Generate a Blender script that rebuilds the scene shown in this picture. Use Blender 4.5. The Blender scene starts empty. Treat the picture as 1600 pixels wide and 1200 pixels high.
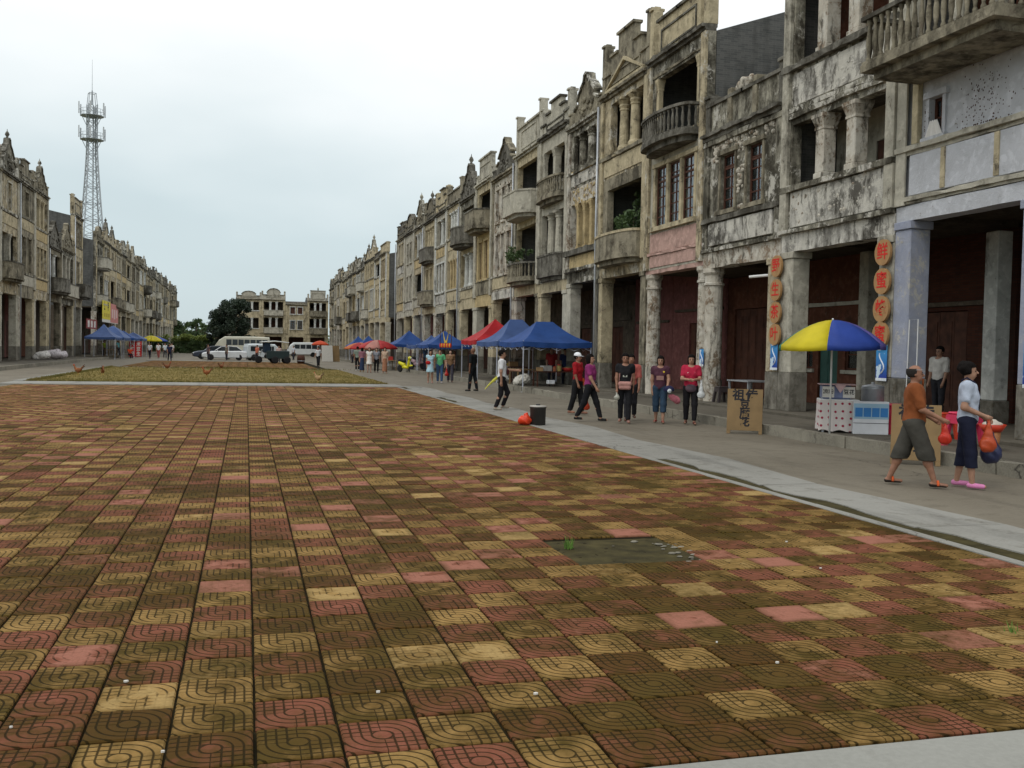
import bpy, bmesh, math, random
import numpy as np
from math import radians, sin, cos, pi, sqrt, atan2
from mathutils import Matrix, Vector
random.seed(7)
S = bpy.context.scene
C = S.collection

# ------------------------------------------------------------------ camera
cam = bpy.data.cameras.new('camera'); co = bpy.data.objects.new('camera', cam); C.objects.link(co)
cam.sensor_width = 36; cam.lens = 1526 / 1600 * 36; cam.clip_end = 4000; cam.clip_start = .05
_f, _roll = 1526., radians(1.1)
_S = Vector((385 - 800, 538 - 600, _f)).normalized()
_U = _S.cross(Vector((cos(_roll), sin(_roll), 0))).normalized()
if _U.y > 0: _U = -_U
_X = _S.cross(_U)
if _X.x < 0: _X = -_X
_R = Matrix((_X, _S, _U))            # camera (right, down, forward) -> world
CAM_H = 1.65
_m = Matrix((_R @ Vector((1, 0, 0)), _R @ Vector((0, -1, 0)), _R @ Vector((0, 0, -1)))).transposed().to_4x4()
co.matrix_world = Matrix.Translation((0, 0, CAM_H)) @ _m
S.camera = co

# ------------------------------------------------------------------ sky, sun, exposure
SUN_EL, SUN_DIR = radians(52), Vector((-.62, -.45, 0)).normalized()    # towards the sun, on the ground
W = bpy.data.worlds.new('World'); S.world = W; W.use_nodes = True
wt = W.node_tree; wt.nodes.clear()
def wn(t, **k):
    n = wt.nodes.new(t)
    for a, b in k.items(): setattr(n, a, b)
    return n
sky = wn('ShaderNodeTexSky', sky_type='NISHITA', sun_disc=False, sun_elevation=SUN_EL,
         sun_rotation=atan2(SUN_DIR.x, SUN_DIR.y))
sc_ = wn('ShaderNodeVectorMath', operation='SCALE'); sc_.inputs['Scale'].default_value = .1
wt.links.new(sky.outputs[0], sc_.inputs[0])
tc = wn('ShaderNodeTexCoord'); sx = wn('ShaderNodeSeparateXYZ'); wt.links.new(tc.outputs['Generated'], sx.inputs[0])
mp = wn('ShaderNodeMapping'); mp.inputs['Scale'].default_value = (1.2, 1.2, 3.0); mp.inputs['Location'].default_value = (.35, .8, .1)
wt.links.new(tc.outputs['Generated'], mp.inputs[0])
nz = wn('ShaderNodeTexNoise'); nz.inputs['Scale'].default_value = 1.25; nz.inputs['Detail'].default_value = 5; nz.inputs['Roughness'].default_value = .5
wt.links.new(mp.outputs[0], nz.inputs['Vector'])
ad = wn('ShaderNodeMath', operation='MULTIPLY_ADD'); ad.inputs[1].default_value = .42; ad.inputs[2].default_value = -.21
wt.links.new(nz.outputs['Fac'], ad.inputs[0])
ad2 = wn('ShaderNodeMath', operation='ADD'); wt.links.new(sx.outputs['Z'], ad2.inputs[0]); wt.links.new(ad.outputs[0], ad2.inputs[1])
rp = wn('ShaderNodeValToRGB'); wt.links.new(ad2.outputs[0], rp.inputs[0])
cr = rp.color_ramp; cr.elements[0].position = 0; cr.elements[0].color = (.60, .70, .73, 1)
cr.elements[1].position = 1; cr.elements[1].color = (1.36, 1.38, 1.38, 1)
for p, c in ((.09, (.66, .77, .80, 1)), (.20, (.88, .955, .97, 1)), (.31, (1.12, 1.14, 1.14, 1))):
    e = cr.elements.new(p); e.color = c
mx = wn('ShaderNodeMix', data_type='RGBA'); mx.inputs['Factor'].default_value = .93
wt.links.new(sc_.outputs[0], mx.inputs['A']); wt.links.new(rp.outputs[0], mx.inputs['B'])
bg = wn('ShaderNodeBackground'); bg.inputs['Strength'].default_value = 1.0
wt.links.new(mx.outputs['Result'], bg.inputs[0])
wo = wn('ShaderNodeOutputWorld'); wt.links.new(bg.outputs[0], wo.inputs[0])

sl = bpy.data.lights.new('sun', 'SUN'); sl.energy = .75; sl.angle = radians(18); sl.color = (1, .96, .9)
so = bpy.data.objects.new('sun', sl); C.objects.link(so); so.location = (0, 0, 60)
_d = Vector((SUN_DIR.x * cos(SUN_EL), SUN_DIR.y * cos(SUN_EL), sin(SUN_EL)))
so.rotation_euler = _d.to_track_quat('Z', 'Y').to_euler()
S.view_settings.view_transform = 'Standard'; S.view_settings.look = 'None'
S.view_settings.exposure = 0; S.view_settings.gamma = 1

# ------------------------------------------------------------------ materials
class NT:
    def __init__(s, name):
        s.m = bpy.data.materials.new(name); s.m.use_nodes = True; s.t = s.m.node_tree
        s.b = s.t.nodes['Principled BSDF']; s.out = s.t.nodes['Material Output']
    def n(s, t, ins=None, **k):
        n = s.t.nodes.new(t)
        for a, b in k.items(): setattr(n, a, b)
        for a, b in (ins or {}).items(): s.put(n.inputs[a], b)
        return n
    def put(s, sock, v):
        if isinstance(v, bpy.types.NodeSocket): s.t.links.new(v, sock)
        elif isinstance(v, (tuple, list)) and len(v) == 3 and sock.type == 'RGBA': sock.default_value = (*v, 1)
        else: sock.default_value = v
    def math(s, op, a, b=0., c=None, clamp=False):
        n = s.t.nodes.new('ShaderNodeMath'); n.operation = op; n.use_clamp = clamp
        s.put(n.inputs[0], a); s.put(n.inputs[1], b)
        if c is not None: s.put(n.inputs[2], c)
        return n.outputs[0]
    def mix(s, f, a, b, blend='MIX'):
        n = s.t.nodes.new('ShaderNodeMix'); n.data_type = 'RGBA'; n.blend_type = blend
        s.put(n.inputs['Factor'], f); s.put(n.inputs['A'], a); s.put(n.inputs['B'], b); return n.outputs['Result']
    def ramp(s, v, a, b, lo=0., hi=1.):
        n = s.t.nodes.new('ShaderNodeMapRange'); n.clamp = True
        s.put(n.inputs['Value'], v); s.put(n.inputs['From Min'], a); s.put(n.inputs['From Max'], b)
        s.put(n.inputs['To Min'], lo); s.put(n.inputs['To Max'], hi); return n.outputs[0]
    def pos(s, scale=(1, 1, 1), loc=(0, 0, 0), obj=False):
        src = s.n('ShaderNodeTexCoord').outputs['Object'] if obj else s.n('ShaderNodeNewGeometry').outputs['Position']
        return s.n('ShaderNodeMapping', {'Vector': src, 'Scale': scale, 'Location': loc}).outputs[0]
    def noise(s, vec, scale, detail=5., rough=.55):
        return s.n('ShaderNodeTexNoise', {'Vector': vec, 'Scale': scale, 'Detail': detail, 'Roughness': rough}).outputs['Fac']
    def bump(s, h, strength=.3, dist=.02, nrm=None):
        i = {'Height': h, 'Strength': strength, 'Distance': dist}
        if nrm is not None: i['Normal'] = nrm
        return s.n('ShaderNodeBump', i).outputs[0]
    def done(s, col=None, rough=.85, normal=None, spec=.3, metal=0.):
        if col is not None: s.put(s.b.inputs['Base Color'], col)
        s.put(s.b.inputs['Roughness'], rough); s.put(s.b.inputs['Specular IOR Level'], spec); s.put(s.b.inputs['Metallic'], metal)
        if normal is not None: s.t.links.new(normal, s.b.inputs['Normal'])
        return s.m

def plain(name, col, rough=.7, var=.18, scale=6., bump=.1, metal=0., spec=.3):
    t = NT(name); p = t.pos(obj=True); v = t.noise(p, scale, 5.)
    c = t.mix(t.ramp(v, .3, .7), tuple(x * (1 - var) for x in col), tuple(min(1, x * (1 + var)) for x in col))
    return t.done(c, rough, t.bump(t.noise(p, scale * 6, 3.), bump, .004), spec, metal)

def stucco(name, base, stain=.5, chip=.15, chipc=(.16, .135, .10), dark=(.030, .026, .018), second=None, loc=(0, 0, 0), lime=0.):
    t = NT(name)
    p0 = t.pos(loc=loc); wv = t.n('ShaderNodeTexNoise', {'Vector': p0, 'Scale': 1.7, 'Detail': 4.}).outputs['Color']
    p = t.n('ShaderNodeVectorMath', {0: p0, 1: t.n('ShaderNodeVectorMath', {0: wv, 'Scale': .35}, operation='SCALE').outputs[0]}, operation='ADD').outputs[0]
    ps = t.n('ShaderNodeVectorMath', {0: p, 1: (3.4, 3.4, .75)}, operation='MULTIPLY').outputs[0]
    big = t.noise(p, .45, 6., .6); mid = t.noise(p, 2.2, 8., .65); fine = t.noise(p, 13., 6., .7); st = t.noise(ps, 1.0, 6., .6)
    second = second or tuple(x * .62 for x in base)
    c = t.mix(t.ramp(mid, .35, .68), base, second)
    c = t.mix(t.ramp(t.noise(p, 5., 5., .6), .52, .62, 0, .45), c, tuple(min(1, x * 1.25 + .02) for x in base))
    # peeled patches showing the render below
    cm = t.math('ADD', t.math('MULTIPLY', mid, .6), t.math('MULTIPLY', fine, .5))
    c = t.mix(t.ramp(cm, .70 - chip * .42, .73 - chip * .42, 0, .85), c, chipc)
    # rain streaks and black mould
    sm = t.math('ADD', t.math('MULTIPLY', st, .42), t.math('ADD', t.math('MULTIPLY', big, .34), t.math('ADD', t.math('MULTIPLY', mid, .24), t.math('MULTIPLY', fine, .14))))
    f = t.ramp(sm, .685 - stain * .22, .775 - stain * .17, 0, .5 + stain * .42)
    c = t.mix(f, c, dark)
    if lime:     # remains of old limewash
        lm = t.math('ADD', t.math('MULTIPLY', t.noise(p, 1.25, 9., .68), .75), t.math('MULTIPLY', fine, .25)); c = t.mix(t.ramp(lm, .545 - lime * .05, .585 - lime * .05, 0, .82), c, (.56, .54, .475))
        c = t.mix(t.ramp(t.noise(ps, 1.7, 6., .65), .54, .66, 0, .8), c, dark)
    sp = t.ramp(fine, .66, .74, 0, .25 + stain * .45)
    c = t.mix(sp, c, dark)
    h = t.math('ADD', t.math('MULTIPLY', fine, .5), cm)
    return t.done(c, .92, t.bump(h, .55, .03), .15)

def brick(name, a, b, mortar, scale=1., stain=.4):
    t = NT(name); g = t.n('ShaderNodeNewGeometry').outputs['Position']; s3 = t.n('ShaderNodeSeparateXYZ', {0: g})
    u = t.math('ADD', s3.outputs[0], s3.outputs[1]); v = t.n('ShaderNodeCombineXYZ', {0: u, 1: s3.outputs[2]}).outputs[0]
    bt = t.n('ShaderNodeTexBrick', {'Vector': v, 'Color1': a, 'Color2': b, 'Mortar': mortar, 'Scale': 4.2 * scale, 'Mortar Size': .018, 'Bias': 0., 'Brick Width': .95, 'Row Height': .26})
    p = t.pos(); n1 = t.noise(p, .7, 7., .6); n2 = t.noise(t.pos((4, 4, .5)), 1., 5.)
    c = t.mix(t.ramp(t.math('ADD', t.math('MULTIPLY', n1, .5), t.math('MULTIPLY', n2, .5)), .45, .68, 0, stain), bt.outputs['Color'], (.022, .023, .020))
    c = t.mix(t.ramp(t.noise(p, 3., 6.), .55, .7, 0, .35), c, tuple(x * 1.5 for x in a))
    return t.done(c, .95, t.bump(t.math('ADD', bt.outputs['Fac'], n1), .4, .02), .1)

M = {}
M['cream'] = stucco('cream_stucco', (.50, .43, .285), .45, .16)
M['cream2'] = stucco('weathered_cream_stucco', (.48, .41, .275), .62, .22, loc=(31, 7, 3), lime=.1)
M['pale'] = stucco('pale_grey_stucco', (.47, .445, .365), .42, .10, loc=(3, 17, 9))
M['white'] = stucco('white_limewash', (.60, .61, .57), .34, .06, loc=(13, 1, 5))
M['bluewhite'] = stucco('pale_blue_limewash', (.50, .515, .545), .12, .02, second=(.42, .43, .45), loc=(8, 2, 1))
M['bluepaint'] = stucco('blue_flaked_paint', (.27, .295, .375), .16, .20, chipc=(.46, .44, .39), second=(.34, .35, .39), loc=(1, 5, 2))
M['yellow'] = stucco('yellow_ochre_stucco', (.50, .395, .215), .36, .14, loc=(5, 9, 4))
M['pink'] = stucco('faded_pink_stucco', (.50, .33, .28), .30, .06, loc=(2, 3, 19))
M['mould'] = stucco('mould_black_stucco', (.36, .34, .27), .92, .20, loc=(41, 3, 2), lime=.25)
M['grime'] = stucco('grimy_grey_stucco', (.29, .26, .19), .70, .22, loc=(4, 33, 2))
M['concrete_dark'] = stucco('sooty_concrete', (.20, .19, .16), .80, .15, loc=(9, 2, 22))
M['peel'] = stucco('peeling_white_column', (.53, .49, .41), .46, .31, chipc=(.22, .155, .10), loc=(3, 22, 7), lime=.5)
M['rough'] = stucco('rubble_cream_pillar', (.46, .40, .28), .34, .27, chipc=(.24, .175, .10), loc=(6, 6, 6))
M['streak'] = stucco('streaked_white_panel', (.60, .58, .52), .78, .06, loc=(7, 44, 1), lime=1.)
M['plinth'] = stucco('damp_plinth', (.215, .20, .165), .58, .2, loc=(1, 2, 44))
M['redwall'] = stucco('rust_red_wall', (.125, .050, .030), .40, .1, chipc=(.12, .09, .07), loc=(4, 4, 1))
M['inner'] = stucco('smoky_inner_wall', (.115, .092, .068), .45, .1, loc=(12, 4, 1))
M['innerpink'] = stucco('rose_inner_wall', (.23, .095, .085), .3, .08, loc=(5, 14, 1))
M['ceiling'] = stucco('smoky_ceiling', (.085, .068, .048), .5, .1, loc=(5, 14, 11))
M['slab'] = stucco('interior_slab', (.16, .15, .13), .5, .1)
M['firewall'] = brick('grey_brick', (.085, .088, .085), (.125, .125, .118), (.15, .15, .14), 1., .65)
M['redbrick'] = brick('dark_red_brick', (.060, .022, .015), (.085, .032, .02), (.035, .030, .027), 1., .55)
M['roof'] = plain('roof_tile_grey', (.09, .085, .08), .9, .3, 3.)
M['wood'] = plain('brown_door_wood', (.075, .028, .016), .75, .4, 3., .3)
M['woodd'] = plain('dark_window_wood', (.075, .030, .018), .7, .4, 5., .3)
M['woodcream'] = plain('cream_painted_frame', (.50, .46, .36), .7, .2, 5., .2)
M['greendoor'] = plain('green_door_paint', (.030, .085, .070), .6, .25, 3., .2)
M['metal'] = plain('galvanised_steel', (.40, .42, .44), .45, .15, 8., .05, .6, .5)
M['whitepipe'] = plain('white_plastic_pipe', (.70, .71, .70), .5, .08, 5.)
def glass():
    t = NT('window_glass'); t.t.nodes.remove(t.b)
    fr = t.n('ShaderNodeFresnel', {'IOR': 1.5}).outputs[0]
    tr = t.n('ShaderNodeBsdfTransparent', {'Color': (.55, .62, .60)}).outputs[0]
    gl = t.n('ShaderNodeBsdfGlossy', {'Color': (.9, .95, 1), 'Roughness': .12}).outputs[0]
    mxs = t.n('ShaderNodeMixShader', {0: t.math('MULTIPLY_ADD', fr, 1.0, .10), 1: tr, 2: gl})
    t.t.links.new(mxs.outputs[0], t.out.inputs[0]); return t.m
M['glass'] = glass()

# ------------------------------------------------------------------ mesh helpers
def tag(o, label=None, cat=None, group=None, kind=None):
    if label: o['label'] = label
    if cat: o['category'] = cat
    if group: o['group'] = group
    if kind: o['kind'] = kind
    return o
def empty(name, loc=(0, 0, 0), rz=0., label=None, cat=None, group=None, kind=None):
    o = bpy.data.objects.new(name, None); C.objects.link(o); o.empty_display_size = .2
    o.location = loc; o.rotation_euler = (0, 0, rz); return tag(o, label, cat, group, kind)
def link(name, me, parent=None, loc=None, rot=None, scale=None):
    o = bpy.data.objects.new(name, me); C.objects.link(o)
    if parent: o.parent = parent
    if loc is not None: o.location = loc
    if rot is not None: o.rotation_euler = rot
    if scale is not None: o.scale = scale
    return o
_CB = None
def _cbox():
    vs, idx = [], {}
    for sx_ in (0, 1):
        for sy in (0, 1):
            for sz in (0, 1):
                for a in range(3):
                    idx[(sx_, sy, sz, a)] = len(vs); vs.append(((sx_, sy, sz), a))
    fs = []
    for a in range(3):
        b, c = (a + 1) % 3, (a + 2) % 3
        for s in (0, 1):
            q = []
            for (p, r) in ((0, 0), (1, 0), (1, 1), (0, 1)):
                k = [0, 0, 0]; k[a] = s; k[b] = p; k[c] = r; q.append(idx[(*k, a)])
            fs.append(q if s else q[::-1])
        for p in (0, 1):
            for r in (0, 1):
                k0 = [0, 0, 0]; k0[b] = p; k0[c] = r; k1 = list(k0); k1[a] = 1
                q = [idx[(*k0, b)], idx[(*k1, b)], idx[(*k1, c)], idx[(*k0, c)]]
                fs.append(q if (p + r) % 2 == 1 else q[::-1])
    for s in ((x, y, z) for x in (0, 1) for y in (0, 1) for z in (0, 1)):
        q = [idx[(*s, 0)], idx[(*s, 1)], idx[(*s, 2)]]
        fs.append(q if sum(s) % 2 == 1 else q[::-1])
    return vs, fs
class MB:
    def __init__(s): s.v = []; s.f = []; s.mi = []; s.cur = 0
    def add(s, vs, fs):
        o = len(s.v); s.v += [tuple(p) for p in vs]; s.f += [tuple(o + i for i in f) for f in fs]; s.mi += [s.cur] * len(fs); return s
    def box(s, x0, x1, y0, y1, z0, z1, c=0.):
        global _CB
        if c <= 0:
            v = [(x, y, z) for z in (z0, z1) for y in (y0, y1) for x in (x0, x1)]
            return s.add(v, [(0, 2, 3, 1), (4, 5, 7, 6), (0, 1, 5, 4), (2, 6, 7, 3), (0, 4, 6, 2), (1, 3, 7, 5)])
        if _CB is None: _CB = _cbox()
        lo, hi = (x0, y0, z0), (x1, y1, z1); vs = []
        c = min(c, .45 * min(x1 - x0, y1 - y0, z1 - z0))
        for (k, a) in _CB[0]:
            vs.append(tuple((hi[i] if k[i] else lo[i]) if i == a else ((hi[i] - c) if k[i] else (lo[i] + c)) for i in range(3)))
        return s.add(vs, _CB[1])
    def bar(s, x0, x1, y0, y1, z0, z1, seg=.35, jit=.015, rnd=random):
        """a long moulding along x, crumbled: every section jittered"""
        n = max(1, int((x1 - x0) / seg)); vs = []; fs = []
        for i in range(n + 1):
            x = x0 + (x1 - x0) * i / n; e = (0 if i in (0, n) else 1)
            for (y, z, k) in ((y0, z0, 1), (y0, z1, 1), (y1, z1, .4), (y1, z0, .4)):
                j = jit * k
                if k == 1 and rnd.random() < .10: j *= 3
                vs.append((x + e * rnd.uniform(-.06, .06), y + abs(rnd.gauss(0, j)) * k, z + rnd.gauss(0, j * .6)))
        for i in range(n):
            a = i * 4
            for k in range(4): fs.append((a + k, a + (k + 1) % 4, a + 4 + (k + 1) % 4, a + 4 + k))
        fs.append((3, 2, 1, 0)); a = n * 4; fs.append((a, a + 1, a + 2, a + 3))
        return s.add(vs, [f[::-1] for f in fs])
    def prism(s, poly, y0, y1):
        """poly in (x, z), counter-clockwise seen from -y; extruded along y"""
        n = len(poly); vs = [(x, y0, z) for x, z in poly] + [(x, y1, z) for x, z in poly]
        fs = [tuple(range(n)), tuple(range(2 * n - 1, n - 1, -1))]
        fs += [(i, n + i, n + (i + 1) % n, (i + 1) % n) for i in range(n)]
        return s.add(vs, fs)
    def plate(s, poly, z0, z1):
        """poly in (x, y), counter-clockwise from above"""
        n = len(poly); vs = [(x, y, z0) for x, y in poly] + [(x, y, z1) for x, y in poly]
        fs = [tuple(range(n - 1, -1, -1)), tuple(range(n, 2 * n))]
        fs += [(i, (i + 1) % n, n + (i + 1) % n, n + i) for i in range(n)]
        return s.add(vs, fs)
    def lathe(s, prof, cx, cy, n=12, cap=True, a0=0.):
        vs = [(cx + r * cos(a0 + 2 * pi * k / n), cy + r * sin(a0 + 2 * pi * k / n), z) for r, z in prof for k in range(n)]
        fs = [(i * n + k, i * n + (k + 1) % n, (i + 1) * n + (k + 1) % n, (i + 1) * n + k) for i in range(len(prof) - 1) for k in range(n)]
        if cap: fs += [tuple(range(n - 1, -1, -1)), tuple(range((len(prof) - 1) * n, len(prof) * n))]
        return s.add(vs, fs)
    def tube(s, pts, r, n=6, cap=True):
        pts = [Vector(p) for p in pts]; rs = r if isinstance(r, (list, tuple)) else [r] * len(pts); vs = []
        up = None
        for i, p in enumerate(pts):
            d = (pts[min(i + 1, len(pts) - 1)] - pts[max(i - 1, 0)]).normalized()
            if up is None: up = Vector((0, 0, 1)) if abs(d.z) < .9 else Vector((1, 0, 0))
            a = d.cross(up).normalized(); b = a.cross(d).normalized(); up = b
            for k in range(n):
                t = 2 * pi * k / n; vs.append(p + (a * cos(t) + b * sin(t)) * rs[i])
        m = len(pts); fs = [(i * n + k, (i + 1) * n + k, (i + 1) * n + (k + 1) % n, i * n + (k + 1) % n) for i in range(m - 1) for k in range(n)]
        if cap: fs += [tuple(range(n)), tuple(range(m * n - 1, (m - 1) * n - 1, -1))]
        return s.add(vs, fs)
    def ell(s, c, r, nu=10, nv=7):
        pr = [(sin(pi * i / nv), -cos(pi * i / nv)) for i in range(nv + 1)]
        vs = [(c[0] + r[0] * a * cos(2 * pi * k / nu), c[1] + r[1] * a * sin(2 * pi * k / nu), c[2] + r[2] * b) for a, b in pr[1:-1] for k in range(nu)]
        m = nv - 1; vs += [(c[0], c[1], c[2] - r[2]), (c[0], c[1], c[2] + r[2])]
        fs = [(i * nu + k, i * nu + (k + 1) % nu, (i + 1) * nu + (k + 1) % nu, (i + 1) * nu + k) for i in range(m - 1) for k in range(nu)]
        fs += [(len(vs) - 2, (k + 1) % nu, k) for k in range(nu)] + [(len(vs) - 1, (m - 1) * nu + k, (m - 1) * nu + (k + 1) % nu) for k in range(nu)]
        return s.add(vs, fs)
    def holes(s, x0, x1, z0, z1, y0, y1, hs):
        """upright wall slab (front at y0) with rectangular openings hs = [(xa, xb, za, zb)]"""
        hs = [(max(a, x0), min(b, x1), max(c, z0), min(d, z1)) for a, b, c, d in hs]
        xs = sorted({x0, x1, *[h[0] for h in hs], *[h[1] for h in hs]}); zs = sorted({z0, z1, *[h[2] for h in hs], *[h[3] for h in hs]})
        inh = lambda x, z: any(a < x < b and c < z < d for a, b, c, d in hs)
        sol = {}
        for i in range(len(xs) - 1):
            for j in range(len(zs) - 1): sol[(i, j)] = not inh((xs[i] + xs[i + 1]) / 2, (zs[j] + zs[j + 1]) / 2)
        vid = {}; vs = []; fs = []
        def V(i, j, y):
            k = (i, j, y)
            if k not in vid: vid[k] = len(vs); vs.append((xs[i], y, zs[j]))
            return vid[k]
        for (i, j), ok in sol.items():
            if not ok: continue
            fs.append((V(i, j, y0), V(i + 1, j, y0), V(i + 1, j + 1, y0), V(i, j + 1, y0)))
            fs.append((V(i, j + 1, y1), V(i + 1, j + 1, y1), V(i + 1, j, y1), V(i, j, y1)))
            for di, dj, (pa, pb) in ((-1, 0, ((i, j + 1), (i, j))), (1, 0, ((i + 1, j), (i + 1, j + 1))), (0, -1, ((i, j), (i + 1, j))), (0, 1, ((i + 1, j + 1), (i, j + 1)))):
                if not sol.get((i + di, j + dj), False):
                    fs.append((V(*pa, y0), V(*pa, y1), V(*pb, y1), V(*pb, y0)))
        return s.add(vs, fs)
    def mesh(s, name, mats, smooth=False):
        me = bpy.data.meshes.new(name); me.from_pydata(s.v, [], s.f)
        for m in (mats if isinstance(mats, (list, tuple)) else [mats]): me.materials.append(m)
        if any(s.mi): me.polygons.foreach_set('material_index', s.mi)
        if smooth: me.polygons.foreach_set('use_smooth', [True] * len(s.f))
        return me
    def build(s, name, mats, parent=None, smooth=False, **k):
        return link(name, s.mesh(name, mats, smooth), parent, **k)
def copy_tree(o, parent=None):
    c = o.copy(); C.objects.link(c); c.parent = parent
    for ch in list(o.children): copy_tree(ch, c)
    return c
def text_mesh(body, size, extrude=.002, offset=.0, mat=None, align='CENTER'):
    cu = bpy.data.curves.new('lettering', 'FONT'); cu.body = body; cu.size = size; cu.extrude = extrude; cu.offset = offset
    cu.align_x = align; cu.align_y = 'CENTER'; cu.resolution_u = 3
    o = bpy.data.objects.new('tmp', cu); C.objects.link(o)
    dg = bpy.context.evaluated_depsgraph_get(); me = bpy.data.meshes.new_from_object(o.evaluated_get(dg), depsgraph=dg)
    bpy.data.objects.remove(o); bpy.data.curves.remove(cu)
    me.materials.clear()
    if mat: me.materials.append(mat)
    return me
# ------------------------------------------------------------------ ground, roads, paving
def concrete(name, a, b, dirt=(.10, .085, .06), ds=.4, joint=0., wet=0.):
    t = NT(name); p = t.pos(); n1 = t.noise(p, .35, 7., .6); n2 = t.noise(p, 2.6, 8., .65); n3 = t.noise(p, 30., 4., .6)
    c = t.mix(t.ramp(n1, .36, .64), a, b)
    c = t.mix(t.ramp(n2, .54, .72, 0, ds), c, dirt)
    c = t.mix(t.ramp(t.noise(t.pos((1.6, .25, 1)), 1.3, 6.), .55, .68, 0, ds * .8), c, tuple(x * .55 for x in b))
    c = t.mix(t.ramp(n3, .35, .7, 0, .35), c, tuple(x * 1.25 for x in a))
    # hairline cracks
    vo = t.n('ShaderNodeTexVoronoi', {'Vector': t.n('ShaderNodeVectorMath', {0: p, 1: t.n('ShaderNodeTexNoise', {'Vector': p, 'Scale': 1.5, 'Detail': 4.}).outputs['Color']}, operation='ADD').outputs[0], 'Scale': .33}, feature='DISTANCE_TO_EDGE')
    c = t.mix(t.math('MULTIPLY', t.ramp(vo.outputs['Distance'], 0., .006, 1, 0), t.ramp(n1, .45, .6)), c, (.04, .035, .03))
    return t.done(c, t.ramp(n2, .3, .7, .62, .85), t.bump(t.math('ADD', n3, n2), .3, .01), .15)
M['road'] = concrete('road_concrete', (.175, .155, .119), (.134, .117, .088), (.07, .06, .042), ds=.5)
M['strip'] = concrete('pale_border_concrete', (.255, .25, .225), (.185, .18, .158), (.07, .06, .042), .75)
M['apron'] = concrete('front_border_concrete', (.265, .265, .24), (.215, .215, .19), (.12, .11, .09), .45)
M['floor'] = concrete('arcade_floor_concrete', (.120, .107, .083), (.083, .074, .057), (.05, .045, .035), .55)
M['kerb'] = concrete('kerb_granite', (.27, .25, .20), (.15, .138, .11), (.05, .045, .035), .6)
M['mud'] = plain('damp_mud', (.045, .037, .013), .92, .5, 5., .6, 0., .15)
M['soil'] = plain('dark_joint_soil', (.017, .0135, .006), .95, .5, 4., .5, 0., .05)
def earth():
    t = NT('far_ground'); p = t.pos(); n1 = t.noise(p, .05, 6.); n2 = t.noise(p, 1., 6.)
    c = t.mix(t.ramp(n1, .4, .6), (.10, .11, .04), (.17, .14, .08)); c = t.mix(t.ramp(n2, .45, .7, 0, .6), c, (.06, .07, .025))
    return t.done(c, .95)
M['earth'] = earth()
def lawnmat():
    t = NT('dry_lawn'); p = t.pos(); n1 = t.noise(p, .22, 6.); n2 = t.noise(p, 1.4, 7., .65); n3 = t.noise(p, 9., 4.)
    c = t.mix(t.ramp(n1, .38, .62), (.205, .150, .048), (.150, .118, .034))
    c = t.mix(t.ramp(n2, .5, .68, 0, .75), c, (.085, .075, .022)); c = t.mix(t.ramp(n3, .5, .72, 0, .5), c, (.26, .18, .06))
    return t.done(c, .95, t.bump(n3, .5, .03), .1)
M['lawn'] = lawnmat()
def blade():
    t = NT('grass_blade'); r = t.n('ShaderNodeObjectInfo').outputs['Random']; p = t.pos(); n = t.noise(p, .9, 5.); n2 = t.noise(p, 14., 2.)
    c = t.mix(t.ramp(n, .4, .62), (.11, .108, .026), (.20, .155, .05)); c = t.mix(t.ramp(n2, .4, .65, 0, .6), c, (.17, .13, .038))
    return t.done(c, .8, None, .2)
M['blade'] = blade()

def sheet(name, x0, x1, y0, y1, z, mat, nx=1, ny=1, amp=0.):
    m = MB(); vs = []; fs = []
    for j in range(ny + 1):
        for i in range(nx + 1):
            vs.append((x0 + (x1 - x0) * i / nx, y0 + (y1 - y0) * j / ny, z + random.uniform(-amp, amp)))
    for j in range(ny):
        for i in range(nx):
            a = j * (nx + 1) + i; fs.append((a, a + 1, a + nx + 2, a + nx + 1))
    m.add(vs, fs); return tag(m.build(name, mat), kind='structure')
sheet('ground', -1800, 1800, -1200, 2600, -.07, M['earth'])
sheet('road', -12.9, 10.47, -30, 235, -.022, M['road'], 20, 120, .004)
sheet('side_street', 10.47, 60, 87.05, 93.75, -.03, M['road'])
sheet('left_side_street', -70, -12.9, 101.1, 109.9, -.03, M['road'])

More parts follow.
